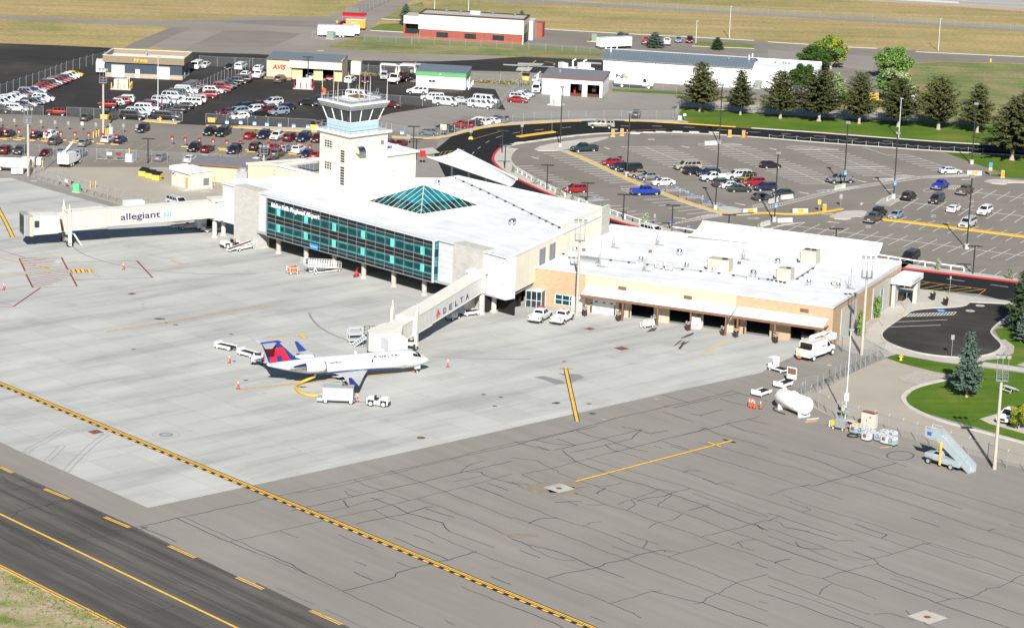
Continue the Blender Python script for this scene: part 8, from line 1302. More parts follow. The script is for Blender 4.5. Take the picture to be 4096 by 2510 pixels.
for q,lab,m in((T(0,0,1170,855),'cream box fuel tank ringed by yellow posts before the rental office','yellow_line'),(T(1,0,460,850),'white box fuel tank with red guard posts before the red-lettered garage','red'),(T(2,0,425,1010),'white box fuel tank with a ladder before the service garage','white')):
 t=at('fuel_tank',q,(1,.04)if 'ladder' not in lab else(1,.1),lab,'fuel tank','box fuel tanks');sc=.75 if 'ladder' in lab else 1
 bx(t,'casing','offwhite' if m=='yellow_line' else 'white',(-1.6*sc,1.6*sc,-1.1*sc,1.1*sc,.25,2.3));bx(t,'base_slab','concrete_block',(-2.3*sc,2.3*sc,-1.7*sc,1.7*sc,0,.25));part(t,'ladder',lambda mb:[mb.tube([(x,-1.16*sc,.2),(x,-1.16*sc,2.3)],.04,'black' if m!='red' else 'orange',4)for x in(-.9*sc,-.5*sc)]+[mb.tube([(-.9*sc,-1.16*sc,z),(-.5*sc,-1.16*sc,z)],.035,'black' if m!='red' else 'orange',4)for z in(.5,.9,1.3,1.7,2.1)]);part(t,'vent_pipe',lambda mb:mb.tube([(1.2*sc,.8*sc,2.3),(1.2*sc,.8*sc,2.7),(1.6*sc,.8*sc,2.7),(1.6*sc,.8*sc,.6)],.08,'white',5));bx(t,'pump_box','paleblue',(-.25,.15,-1.35*sc,-1.12*sc,.3,1.4))
 if m!='white':
  for x in(-2.1,-.6,.8,2.1):part(t,'guard_post',lambda mb:mb.cyl(x,-1.5,.1,1.6,.12,m,8))
  for y in(-.5,.5,1.5):part(t,'guard_post',lambda mb:mb.cyl(2.1,y,.1,1.6,.12,m,8))
for q,lab in((T(2,0,580,740),'left'),(T(2,0,685,745),'right')):
 t=at('airfield_truck',q,(-1,.05),f'{lab} white airfield truck showing above the service garage roof','airfield truck','trucks behind the service garage');bx(t,'body','white',(-2.4,2.0,-1.2,1.2,.8,2.3));bx(t,'cab','white',(2.0,3.4,-1.2,1.2,.8,3.6)if lab=='left' else(-1.4,1.2,-1.0,1.0,2.3,3.6));bx(t,'cab_window','car_glass',(2.2,3.2,-1.22,-1.201,2.5,3.3)if lab=='left' else(-1.2,-.2,-1.02,-1.001,2.7,3.3));part(t,'turret',lambda mb:mb.tube([(0,0,3.6 if lab=='right' else 2.3),(0,0,4.0),(-.8,0,4.3)],.2,'white',6));wheels(t,[(-1.5,-1.1),(2.0,-1.1)],.5)
t=at('boom_lift',T(2,0,240,795),(1,-.3),'grey folded boom lift behind the parked passenger van','boom lift');bx(t,'chassis','palegrey',(-1.2,1.2,-.8,.8,.4,1.0));part(t,'boom',lambda mb:mb.tube([(-1.6,0,1.6),(1.8,0,2.4)],.18,'palegrey',5).tube([(.2,0,1.0),(.2,0,2.0)],.3,'white',6));wheels(t,[(-.9,-.8),(.9,-.8)],.4)
t=at('ice_box',T(2,2,1765,315),(1,.1),'white ice merchandiser box with red lettering between two garage bays','ice box');bx(t,'casing','white',(-.85,.85,-.5,.5,0,1.9));bx(t,'sloped_door','palegrey',(-.6,.2,-.53,-.501,1.0,1.75));text(t,'ICE',.55,'red',(-.45,-.52,.35),width=.95,bold=.01);bx(t,'top_crate','green',(.2,.7,-.3,.3,1.9,2.15))
t=at('lavatory_cart',T(2,2,1305,310),(1,-.15),'small white towed service cart beside the wet patch','service cart');part(t,'tank',lambda mb:mb.hull([(-.7,-.55,.4),(1.0,-.55,.4),(1.0,.55,.4),(-.7,.55,.4)],[(-.5,-.5,1.15),(.9,-.5,1.15),(.9,.5,1.15),(-.5,.5,1.15)],'white'));bx(t,'lid','palegrey',(-.4,.8,-.45,.45,1.15,1.3));part(t,'drawbar',lambda mb:mb.tube([(-.7,0,.4),(-1.4,0,.3),(-1.5,0,1.0)],.05,'white',5));wheels(t,[(.5,-.5),(.5,.5),(-.6,0)],.22,.14)
t=at('ice_machine',T(2,2,640,150),(1,.1),'white cabinet beside the floodlight mast and brick wall','cabinet');bx(t,'casing','white',(-1.1,1.1,-.5,.5,.1,2.2));bx(t,'plinth','grey',(-1.0,1.0,-.45,.45,0,.1));bx(t,'door','offwhite',(-1.0,0,-.53,-.501,.3,2.0))
t=at('glass_vestibule',T(2,2,225,105),(1,.12),'glazed metal entrance vestibule against the brick baggage wing','vestibule');part(t,'frame',lambda mb:[mb.box(x-.05,x+.05,y-.05,y+.05,0,2.6,'palegrey')for x in(-1.3,-.4,.5,1.3)for y in(-1.0,1.0)]+[mb.box(-1.35,1.35,-1.05,1.05,2.6,2.75,'palegrey'),mb.box(-1.3,1.3,-1.04,-.96,1.1,1.2,'palegrey')]);bx(t,'glazing','window_glass',(-1.25,1.25,-.95,-.93,.1,2.5),(1.22,1.24,-.9,.9,.1,2.5))
for q,lab in((T(3,2,62,400),'grill'),):t=at('barbecue_grill',q,(1,.1),'dark barbecue grill beside the canopy post','grill');part(t,'lid',lambda mb:mb.tube([(-.6,0,1.0),(.6,0,1.0)],.35,'galv_dark',10));bx(t,'cart','black',(-.6,.6,-.3,.3,.2,.9),(.6,1.1,-.3,.3,.85,.9));wheels(t,[(-.5,-.3),(.5,-.3)],.12,.06)
def fence(q,label,h=2.1,step=3.0,group='wire fences',posts=None,barb=False):
 P=[g if isinstance(g,Vector)else G(g).xy for g in q];o=P[0];t=thing('wire_fence',o,0,label,'fence',group);P=[p-o for p in P]
 pm=MB();pm.tube([(0,0,0),(0,0,h+.05)],.05,'galv',5)
 if barb:pm.tube([(0,0,h),(.18,.1,h+.4)],.035,'galv',4)
 pmesh=pm.mesh('post');fb,rl=MB(),MB()
 for a,b in zip(P,P[1:]):
  L_=(b-a).length;n=max(1,round(L_/step));fb.face([(*a,.06),(*b,.06),(*b,h),(*a,h)],'chain_link');rl.tube([(*a,h),(*b,h)],.032,'galv',4)
  for i in range(n+(b is P[-1])):
   p=bpy.data.objects.new('post',pmesh);COL.objects.link(p);p.parent=t;v=a.lerp(b,i/n);p.location=(v.x,v.y,0)
 fb.build('wire_mesh',t);rl.build('top_rail',t);return t
def fz(c,r):return lambda*p:[T(c,r,*q)for q in p]
FN=[([Z(1,0,495),Z(1,720,255),Z(1,1060,125),Z(1,1480,5)]+[T(0,0,1000,605)],'tall wire fence rising along the far left car row',2.4,3.6,True),([Z(1,-60,775),Z(1,690,800)],'wire gate section below the white minivan at left',2.0,3.5,False),([Z(1,1065,822),Z(1,1500,840),Z(1,1915,860),Z(2,-70,1035),Z(2,40,1035)],'wire fence right of the orange-red jeep',2.0,3.8,False),([Z(2,170,1032),Z(2,600,1060)],'framed wire gate in front of the black large SUV',2.0,1.4,False),([Z(2,215,895),Z(2,480,790),Z(2,760,640),Z(2,880,580),Z(2,1270,400),Z(2,1720,215)],'dividing wire fence between two rental rows',2.2,2.6,True),([Z(2,870,170),Z(2,1155,192),Z(2,1720,212),Z(2,1950,225)],'wire fence behind the rental office and silver sedan',2.4,4.2,False),([Z(2,970,1085),Z(2,1640,1120),Z(2,2290,1158),Z(4,640,1262)],'wire fence above the yellow kerb and blue signs',2.0,3.9,False),([Z(4,1860,1335),Z(4,2280,1366),Z(5,650,1308),Z(5,765,1275),Z(5,970,1220),Z(5,1200,1163),Z(5,1490,1125),Z(5,1800,1085),T(2,0,210,1165),T(2,0,540,1150),T(2,0,1050,1147),T(2,0,1550,1150)],'wire fence following the curve of the loop road',1.9,3.6,False),([Z(5,-420,770),Z(5,0,790),Z(5,715,845),Z(5,1520,905)],'wire fence in front of the white passenger vans',2.0,4.2,False),([Z(5,1520,905),Z(5,1750,660),Z(5,1980,482)],'grey slatted fence running up behind the white vans',2.0,2.2,False),([Z(5,1180,440),Z(5,1600,455),Z(5,2260,480)],'fence behind the weeds and wash building',2.0,4.5,True),([T(1,0,925,700),T(1,0,1540,735)],'fence behind the rental garage and white container',2.0,4.0,True),([T(1,0,1040,400),T(1,0,1500,425),T(1,0,1565,420),T(1,0,2462,472),T(2,0,480,505),T(2,0,885,532)],'long wire fence on the grass before the fire station',1.8,4.0,False),([T(1,0,1495,425),T(1,0,1568,375)],'short fence return at the fire station corner',1.8,2.0,False),([T(1,0,870,150),T(1,0,980,155),T(1,0,1130,85),T(1,0,1330,0)],'dark wire fence climbing away beyond the carport',2.2,4.5,False),([T(2,0,-400,-15),T(2,0,300,22),T(2,0,1300,85),T(2,0,2462,150),T(3,0,1000,208),T(3,0,2600,310)],'low perimeter fence along the far grey road',1.9,8.5,False),([T(0,1,-60,118),T(0,1,380,150),T(0,1,930,192)],'yard fence left of the sliding gate',2.2,3.4,False),([T(0,1,1310,207),T(0,1,1760,230),T(0,1,2300,250)],'yard fence right of the sliding gate',2.2,3.4,False),([T(0,1,275,360),T(0,1,560,440)],'apron fence near the left mast',2.2,2.0,True),([T(0,1,820,515),T(0,1,1180,620),T(0,1,1620,745)],'apron fence running right from the sliding gate',2.2,2.4,True),([T(0,1,1800,650),T(0,1,2125,625)],'short fence beside the terminal end wall',2.0,3.4,True),([T(0,1,275,360),T(0,1,420,300),T(0,1,540,200)],'fence between the tank trailer and utility truck',2.4,2.0,True),([T(3,2,235,975),T(3,2,470,935),T(3,2,640,850),T(3,2,840,740),T(3,2,980,660),T(3,2,1115,598)],'wire fence slanting from the white tank to the bay',2.5,2.2,False),([T(3,2,235,975),T(3,2,400,1035),T(3,2,655,1188)],'short fence run behind the big white tank',2.2,2.4,True),([T(3,2,700,1200),T(3,2,1015,1285),T(3,2,1560,1440),T(3,2,2110,1590),B(2030,155,3),B(2700,330,3)],'barbed fence behind the totes and stair truck',2.3,2.75,True),([T(3,2,615,475),T(3,2,710,545)],'fence panel at the corner of the baggage wing',2.3,2.2,False),([T(3,2,710,545),T(3,2,1115,600)],'fence across the gravel bed beside the baggage wing',2.2,4.0,False),([T(2,0,1570,1130),T(2,0,1645,975)],'pale slatted fence at the end of the lawn',1.9,1.6,False),([T(2,0,1640,1020),T(2,0,2300,1055),T(3,0,200,1085),T(3,0,950,1140),T(3,0,1330,1165)],'wire fence in the shade behind the lawn conifers',1.6,4.4,False),([T(2,0,965,862),T(2,0,1450,880),T(2,0,1580,890)],'low wire fence in front of the parcel truck',1.3,3.6,False),([T(1,0,540,372),T(1,0,640,375)],'small wire cage left of the lettered trailer',1.8,1.4,False)]
for q,l,h,st_p,bb in FN:fence(q,l,h,st_p,barb=bb)
def gate(q,label,n=4):
 a,b=(G(p).xy for p in q);L_=(b-a).length;t=thing('sliding_gate',a,atan2(b.y-a.y,b.x-a.x),label,'gate','sliding gates')
 part(t,'frame',lambda mb:[mb.tube([(0,0,z),(L_,0,z)],.06,'galv',5)for z in(.25,2.2)]+[mb.tube([(L_*i/n,0,.1),(L_*i/n,0,2.4)],.06,'galv',5)for i in range(n+1)]+[mb.tube([(L_*i/n,0,2.1),(L_*(i+1)/n,0,.3)],.045,'galv',4)for i in range(n)]);part(t,'wire_mesh',lambda mb:mb.face([(0,.03,.2),(L_,.03,.2),(L_,.03,2.2),(0,.03,2.2)],'chain_link'))
 for f,m in((.32,'palegrey'),(.55,'sign_red')):bx(t,'sign_plate',m,(L_*f-.5,L_*f+.5,-.09,-.06,1.1,1.7))
 return t
gate((T(0,1,930,193),T(0,1,1310,207)),'sliding wire gate with white and red signs in the yard fence');gate((T(0,1,555,440),T(0,1,822,516)),'sliding wire gate near the green box on the apron edge')
def rail(q,label):
 P=[G(p).xy for p in q];o=P[0];t=thing('white_rail_fence',o,0,label,'fence','white rail fences');P=[p-o for p in P];part(t,'top_rail',lambda mb:mb.rib(P,.16,.85,1.05,'white'))
 for a,b in zip(P,P[1:]):
  n=max(1,round((b-a).length/2.6))
  for i in range(n+1):v=a.lerp(b,i/n);bx(t,'post','white',(v.x-.09,v.x+.09,v.y-.09,v.y+.09,0,.84))
rail([T(2,1,10,288),T(2,1,230,415),T(2,1,510,558)],'white rail fence by the small shrubs behind the terminal');rail([T(2,1,640,602),T(2,1,720,640)],'short piece of white rail fence behind the terminal parapet');rail([T(2,1,940,715),T(2,1,1160,790),T(2,1,1290,830)],'white rail fence right of the terminal side wall');rail([T(2,1,1530,880),T(2,1,1665,900),T(2,1,1800,925)],'white rail fence left of the long canopy');rail([T(3,1,1040,1148),T(3,1,1385,1205),T(3,1,1880,1272)],'white rail fence along the red kerb at right')
cp=[T(3,0,10,1335),T(3,0,145,1343),T(3,0,275,1352),T(3,0,408,1362),T(3,0,541,1371),T(3,0,673,1381),T(3,0,808,1391),T(3,0,942,1401),T(3,0,1063,1409),T(3,0,1197,1419),T(3,0,1330,1430),T(3,0,1440,1440),T(3,0,1548,1448),T(3,0,1657,1457),T(3,0,1790,1452),T(3,0,1925,1460),T(3,0,2065,1470)]
P=[G(p).xy for p in cp];t=thing('chain_fence',P[0],0,'post-and-chain barrier between the car park and the black road','fence');pc_=MB();pc_.cyl(0,0,0,1.0,.08,'galv',6);pcm=pc_.mesh('post')
for p in P:o=bpy.data.objects.new('post',pcm);COL.objects.link(o);o.parent=t;o.location=(*(p-P[0]),0)
part(t,'chain',lambda mb:[mb.tube([(*(a-P[0]),.9),(*((a+b)/2-P[0]),.62),(*(b-P[0]),.9)],.03,'galv',4)for a,b in zip(P,P[1:])])
jm=MB();jm.hull([(-1.5,-.3,0),(1.5,-.3,0),(1.5,.3,0),(-1.5,.3,0)],[(-1.5,-.16,.25),(1.5,-.16,.25),(1.5,.16,.25),(-1.5,.16,.25)],'concrete_block');jm.hull([(-1.5,-.16,.25),(1.5,-.16,.25),(1.5,.16,.25),(-1.5,.16,.25)],[(-1.5,-.09,.85),(1.5,-.09,.85),(1.5,.09,.85),(-1.5,.09,.85)],'concrete_block');jme=jm.mesh('barrier_block')
for q,d,l,s in((T(2,0,1910,1392),(1,-.05),'concrete barrier under the lamp at the top of the car park',0),(T(3,1,680,470),(1,-.30),'tilted concrete barrier touching the grey pickup',0),(T(3,1,1165,575),(1,-.62),'steeply angled concrete barrier beside a lamp base',0),(T(3,1,50,600),(1,-.25),'concrete barrier behind the dark grey hatchback',0),(T(3,1,180,565),(1,-.1),'concrete barrier below the dark green hatchback',0),(T(2,1,2435,822),(1,-.28),'angled concrete barrier left of a lamp base at the hatched island',0),(T(3,1,160,790),(1,-.03),'concrete barrier right of a lamp base at the hatched island',0),(T(3,1,308,700),(1,0),'concrete barrier with yellow exit sign beside the orange ticket box',1),(T(3,1,1983,333),(1,.04),'concrete barrier with yellow exit sign near the lawn',1),(T(2,1,2285,700),(1,-.05),'concrete barrier with yellow exit sign on the kerb island',1)):
 t=at('concrete_barrier',q,d,l,'barrier','concrete barriers');o=bpy.data.objects.new('barrier_block',jme);COL.objects.link(o);o.parent=t
 if s:sb=bx(t,'sign_plate','yellow',(-.5,.6,-.34,-.305,.25,.82));text(sb,'EXIT',.3,'black',(-.42,-.345,.42),width=.5,ext=.003);part(sb,'arrow',lambda mb:mb.face([(.15,-.346,.48),(.35,-.346,.48),(.35,-.346,.4),(.53,-.346,.53),(.35,-.346,.66),(.35,-.346,.58),(.15,-.346,.58)],'black'));part(t,'marker_rod',lambda mb:mb.cyl(-1.6,0,0,1.6,.035,'red',5))
def lamp(b,tp,label,kind,cat='lamp post',grp=None):
 g=G(b);h=hgt(b,tp);t=thing('lamp_post' if kind!='flood' else 'floodlight_mast',g.xy,0,label,cat,grp)
 if kind=='tall':
  part(t,'base',lambda mb:mb.cyl(0,0,0,.95,.42,'concrete_block',12));part(t,'pole',lambda mb:mb.box(-.11,.11,-.11,.11,.95,h-.5,'black'));bx(t,'lamp_head','galv_dark',(-.45,.45,-.4,.4,h-.5,h-.1));bx(t,'lens','lampglass',(-.35,.35,-.3,.3,h-.58,h-.501))
 elif kind=='tee':
  part(t,'pole',lambda mb:mb.box(-.1,.1,-.1,.1,0,h-.12,'black'));bx(t,'lamp_arm','black',(-1.25,1.25,-.2,.2,h-.12,h+.05));bx(t,'lens','lampglass',(-1.2,-.5,-.15,.15,h-.16,h-.121),(.5,1.2,-.15,.15,h-.16,h-.121))
  bx(t,'base','black',(-.2,.2,-.2,.2,0,.12))
 elif kind=='thin':
  part(t,'pole',lambda mb:mb.tube([(0,0,0),(0,0,h)],[.12,.07],'palegrey',8));bx(t,'lamp_head','grey',(-.25,.45,-.2,.2,h,h+.16))
 else:
  hp_=h*.78;part(t,'mast',lambda mb:mb.tube([(0,0,0),(0,0,hp_)],[.27,.19],'concrete_pole',10));part(t,'platform',lambda mb:(mb.box(-.75,.75,-.5,.5,hp_,hp_+.08,'galv'),[mb.tube([(x,y,hp_),(x,y,hp_+1.1)],.035,'galv',4)for x in(-.75,0,.75)for y in(-.5,.5)],[mb.tube([(-.75,-.5,hp_+z),(.75,-.5,hp_+z),(.75,.5,hp_+z),(-.75,.5,hp_+z),(-.75,-.5,hp_+z)],.03,'galv',4)for z in(.55,1.1)]))
  for i,x in enumerate((-.7,0,.75)):
   f=part(t,'floodlight',lambda mb:(mb.tube([(x,0,hp_),(x,0,h-.45)],.04,'galv',5),mb.hull([(x-.28,-.05,h-.5),(x+.28,-.05,h-.5),(x+.22,.3,h-.45),(x-.22,.3,h-.45)],[(x-.28,-.2,h),(x+.28,-.2,h),(x+.22,.2,h+.05),(x-.22,.2,h+.05)],'galv_dark')));part(f,'lens',lambda mb:mb.face([(x-.24,-.075,h-.46),(x+.24,-.075,h-.46),(x+.24,-.2,h-.05),(x-.24,-.2,h-.05)],'lampglass'))
 return t
for b,tp,l in((T(2,0,462,1418),T(2,0,487,822),'tall black lamp on the island by the dark green pickup'),(T(2,1,1105,350),T(2,0,1137,1060),'tall black lamp in front of the black minivan'),(T(2,1,1955,668),T(2,1,1985,-3),'tall black lamp at the lower end of the yellow median'),(T(2,0,1992,1385),T(2,0,2030,803),'tall black lamp behind the barrier at the car park top'),(T(3,1,60,785),T(3,1,94,105),'tall black lamp with blue sign between two low barriers'),(T(3,1,728,462),T(3,1,764,-185),'tall black lamp with blue sign by the grey pickup'),(T(3,1,1206,562),T(3,1,1240,-85),'tall black lamp with blue sign beside the angled barrier'),(T(3,1,1910,1047),T(3,1,1962,332),'tall black lamp in the lower right parking bays'),(T(3,1,1958,232),T(3,1,2002,-365),'tall black lamp at the edge of the right lawn')):
 t=lamp(b,tp,l,'tall',grp='tall car park lamps')
 if 'blue sign' in l:sb=bx(t,'sign_plate','sign_blue',(-.1,.35,-.16,-.13,2.6,3.6));text(sb,'EXIT',.16,'white',(-.08,-.165,3.3),width=.38,ext=.002);bx(sb,'arrow','white',(-.05,.3,-.17,-.161,2.9,3.05))
for b,tp,l in((T(2,1,335,482),T(2,1,345,240),'black twin-arm lamp left of the red SUV'),(T(2,1,720,612),T(2,1,730,412),'black twin-arm lamp right of the red SUV'),(T(2,1,1068,776),T(2,1,1081,522),'black twin-arm lamp right of the terminal corner'),(T(2,1,1535,884),T(2,1,1550,625),'black twin-arm lamp beside the white truck on the road'),(T(2,1,2075,985),T(2,1,2088,716),'black twin-arm lamp half hidden at the left of the long canopy'),(T(3,1,642,1105),T(3,1,655,850),'black twin-arm lamp half hidden behind the canopy middle'),(T(3,1,1970,1292),T(3,1,1992,1018),'black twin-arm lamp at the end of the white rail'),(T(1,0,1513,1420),T(1,0,1522,1215),'rear one of two black twin-arm lamps below the tower'),(T(1,0,1540,1530),T(1,0,1548,1335),'front one of two black twin-arm lamps below the tower'),(T(1,1,2393,278),T(1,0,2400,1390),'black twin-arm lamp in front at the road bend'),(T(1,0,2367,1475),T(1,0,2378,1253),'black twin-arm lamp behind at the road bend'),(T(0,1,1423,222),T(0,0,1436,1332),'black lamp post by the sliding yard gate'),(T(0,1,2288,246),T(0,1,2298,32),'black lamp post behind the beige shed'),(T(0,0,2212,1272),T(0,0,2215,1068),'black lamp post above the yellow kerb'),(T(1,0,498,782),T(1,0,508,548),'black long-armed lamp in front of the red-lettered garage')):
 lamp(b,tp,l,'tee',grp='twin-arm lamps')
for b,tp,l in((T(0,0,993,1287),T(0,0,1003,658),'floodlight mast standing in the rental return lot'),(T(0,1,272,345),T(0,0,268,1035),'floodlight mast by the tank trailer at left'),(T(1,1,72,430),T(1,1,80,48),'floodlight mast rising behind the terminal roof'),(T(2,2,622,192),T(2,1,675,768),'floodlight mast before the brick wall of the baggage wing'),(T(3,2,900,575),T(3,1,975,1118),'floodlight mast in the gravel at the baggage wing corner'),(B(1926,160,3),T(3,2,2262,575),'floodlight mast nearest the camera at the right edge')):lamp(b,tp,l,'flood','floodlight mast','floodlight masts')
for b,tp,l in((T(3,2,742,1185),T(3,2,802,335),'slim white pole carrying a number six plate'),(T(0,0,1518,1072),T(0,0,1532,556),'slim white light pole before the rental office'),(T(2,0,1768,416),T(2,0,1776,205),'slim lamp post by the far maroon SUV'),(T(2,0,2089,372),T(2,0,2100,65),'tall slim street light on the far grass'),(T(3,0,1637,490),T(3,0,1655,182),'tall slim street light beyond the conifers at right'),(T(3,0,1256,1325),T(3,0,1268,950),'white street light on the lawn by the black road'),(T(1,0,2042,130),T(1,0,2055,-40),'flagpole-like light behind the fire station'),(T(1,0,1716,130),T(1,0,1722,-30),'slim light left above the fire station roof')):
 t=lamp(b,tp,l,'thin',grp='slim light poles')
 if 'six' in l:sb=bx(t,'number_plate','white',(-.3,.3,-.16,-.12,2.6,3.7));text(sb,'6',.85,'black',(-.22,-.165,2.8),ext=.003);bx(t,'meter_box','galv',(-.1,.5,-.35,-.12,.8,1.6));bx(t,'meter_box','tan_metal',(-.7,-.15,-.35,-.1,1.2,2.0))
def sign(q,label,m,wd,hh_,zc,txt=None,tm='white',grp=None,cat='sign',head=None,name='sign_post'):
 t=at(name,q,(1,.06),label,cat,grp);part(t,'post',lambda mb:mb.cyl(0,0,0,zc+hh_/2,.04,'galv',5));sb=bx(t,'sign_plate',m,(-wd/2,wd/2,-.08,-.045,zc-hh_/2,zc+hh_/2))
 if head:bx(sb,'header_band',head,(-wd/2,wd/2,-.09,-.081,zc+hh_*.12,zc+hh_/2))
 if txt:text(sb,txt,hh_*.5,tm,(0,-.10,zc-hh_*.42),ext=.003,align='CENTER',bold=.01)
 return t
for i,(f,x,y)in enumerate(((1,75,1045),(1,300,1055),(1,523,1065),(1,735,1083),(1,970,1090),(1,1195,1100),(1,1415,1108),(1,1640,1125),(1,1855,1138),(2,430,1327),(2,640,1345),(2,862,1355),(2,1082,1370),(2,1300,1388),(2,1518,1398),(2,1730,1415),(2,1970,1425),(2,2180,1440),(2,2405,1450),(3,1913,585))):
 sign(Z(f,x+4,y+122),f'red numbered bay sign reading {27-i}','sign_red',.72,.8,1.65,str(27-i),'white','red numbered bay signs')
for i,x in enumerate((15,230,435,655,880,1090,1310,1530,1755,1970,2183)):sign(Z(1,x+3,998+i*10.5),f'{"" if i == 0 else ORD[i] + " "}back-turned grey bay sign from the left'.replace('  ',' ')if i else 'leftmost back-turned grey bay sign in the lot','white' if i==6 else 'sign_grey',.55,.7,1.65,grp='grey bay signs')
for i,(f,x,y)in enumerate(((2,1313,1078),(2,1532,1082),(2,1753,1097),(2,1950,1112),(2,2155,1122),(2,2378,1135),(3,1885,270),(5,35,1245))):sign(Z(f,x-4,y+150),(ORD[i]+' ' if i else 'leftmost ')+'white bay sign with blue header along the yellow kerb','white',.72,.72,2.1,None,'white','blue-headed bay signs',head='sign_blue')
for q,l,m,wd,h_,zc in((T(1,0,2066,1338),'grey square sign on a yellow base in the road','sign_grey',.7,1.0,1.9),(T(2,0,95,1305),'back of a grey sign at the left end of the yellow island','sign_grey',.6,.6,2.2),(T(2,0,383,1265),'thin sign post at the right end of the yellow island','sign_grey',.5,.3,2.3),(T(1,0,1800,1312),'large tan sign board beside the curving fence','tan_metal',1.4,1.3,2.0),(T(1,0,1465,1390),'grey sign back below the tower by the fence','sign_grey',.8,.9,1.8),(T(3,1,490,690),'yellow sign by the orange ticket box','yellow',.6,.9,1.9),(T(3,1,697,640),'grey sign back above the orange ticket box','sign_grey',.6,.9,2.0),(T(3,1,2135,345),'blue exit sign over a yellow panel on the lawn edge','sign_blue',.7,1.0,2.3),(T(3,2,1763,600),'grey sign back at the edge of the drop-off bay','sign_grey',.5,.75,3.2),(T(3,2,1325,140),'thin post sign on the pavement by the bay','sign_grey',.1,.6,2.6),(T(3,2,1103,300),'thin post sign by the young trees','sign_grey',.1,.6,2.6),(T(3,1,1745,1490),'thin sign post beside the yellow road hatching','sign_grey',.3,.5,3.0),(T(2,0,1660,1160),'small white sign at the lawn corner','white',.6,.5,1.3),(T(3,0,640,655),'white mailbox-like sign by the dark tree','white',.8,.4,1.4),(T(1,1,1600,235),'red sign beside the kerb behind the tower','red',1.2,1.3,2.2),(T(2,1,1370,820),'small sign back right of the grey-green shrub','sign_grey',.35,.7,1.8),(T(2,1,1288,425),'parking sign post left of the white sedan','sign_grey',.3,.5,1.7),(T(2,1,1488,510),'parking sign post right of the white sedan','sign_grey',.3,.5,1.7),(T(2,1,1612,572),'parking sign post by the first hatched bay','sign_grey',.3,.5,1.9),(T(2,1,1690,592),'parking sign post by the second hatched bay','sign_grey',.3,.5,1.9),(T(2,1,1830,642),'parking sign post near the lower end of the median','sign_grey',.3,.5,2.0),(T(2,1,530,545),'parking sign post below the red SUV','sign_grey',.3,.5,1.6)):
 t=sign(q,l,m,wd,h_,zc)
 if 'yellow base' in l:part(t,'base',lambda mb:mb.hull([(-.5,-.4,0),(.5,-.4,0),(.5,.4,0),(-.5,.4,0)],[(-.3,-.25,.5),(.3,-.25,.5),(.3,.25,.5),(-.3,.25,.5)],'yellow'))
 if 'yellow panel' in l:bx(t,'sign_plate','yellow',(-.35,.35,-.08,-.045,1.1,1.75))
M('cone_orange',(.78,.085,.035),.5)
for i,(q,l)in enumerate(((T(0,1,1188,1245),'orange tube marker inside the red outline'),(T(0,1,35,1438),'orange tube marker at the left edge of the apron'),(T(0,2,2207,650),'orange tube marker behind the airliner tail'),(T(0,2,2290,898),'orange tube marker at the start of the lead-in line'),(T(1,2,1845,688),'orange tube marker ahead of the airliner nose'),(T(1,2,975,1022),'orange tube marker between trailer and baggage tug'),(T(2,2,2280,1070),'orange tube marker in the tight cluster by the tank'),(T(2,2,2298,1080),'orange tube marker in the tight cluster by the tank'),(T(2,2,2312,1072),'orange tube marker in the tight cluster by the tank'),(T(2,2,2328,1088),'orange tube marker in the tight cluster by the tank'),(T(2,2,2388,1092),'orange tube marker apart at the right of the cluster'))):
 t=at('marker_cone',q,(1,0),l,'marker','orange tube markers');part(t,'tube',lambda mb:mb.tube([(0,0,.05),(0,0,1.2)],[.13,.07],'cone_orange',8));bx(t,'base','black',(-.25,.25,-.25,.25,0,.05));part(t,'reflective_band',lambda mb:[mb.cyl(0,0,z,z+.1,.105 if z<.9 else.09,'white',8)for z in(.78,.98)])
for c,r,x,y in((2,2,697,200),(2,2,1022,248),(2,2,1355,290),(2,2,1690,340),(2,2,2030,385),(2,2,2150,405),(3,2,70,460)):
 for k,d in enumerate(((-17,-4),(0,4),(17,-2))):
  t=at('dark_bollard',T(c,r,x+d[0],y+d[1]),(1,0),'dark brown bollard with white bands around a canopy post','bollard','dark bollards along the baggage wing');part(t,'tube',lambda mb:mb.cyl(0,0,0,1.55,.13,'darkbrown',8));part(t,'reflective_band',lambda mb:[mb.cyl(0,0,z,z+.07,.14,'white',8)for z in(1.1,1.35)])
for c,r,x,y in((2,2,758,165),(2,2,985,195),(2,2,1127,215),(2,2,1493,265),(2,2,1822,312),(2,2,2228,372),(3,2,195,428)):
 t=at('dark_bollard',T(c,r,x,y),(1,0),'single dark brown bollard beside a garage opening','bollard','dark bollards along the baggage wing');part(t,'tube',lambda mb:mb.cyl(0,0,0,1.6,.13,'darkbrown',8));part(t,'reflective_band',lambda mb:[mb.cyl(0,0,z,z+.07,.14,'white',8)for z in(1.15,1.4)])
for f,x,y in((1,1493,1165),(1,1540,1145),(1,1577,1128),(1,1692,1110),(1,1720,1105),(1,1745,1100),(1,2065,1430)):t=at('yellow_bollard',Z(f,x,y),(1,0),'yellow post near the foot of the floodlight mast' if y<1400 else 'yellow post inside the sliding yard gate','bollard','yellow posts');part(t,'post',lambda mb:mb.cyl(0,0,0,1.3,.13,'yellow_line',8))
for q,l in((T(0,1,868,465),'yellow post left of the white pipe on the apron edge'),(T(0,1,920,462),'yellow post right of the white pipe on the apron edge'),(T(0,1,2062,430),'yellow post behind the pump house')):t=at('yellow_bollard',q,(1,0),l,'bollard','yellow posts');part(t,'post',lambda mb:mb.cyl(0,0,0,1.4,.09,'yellow_line',8));
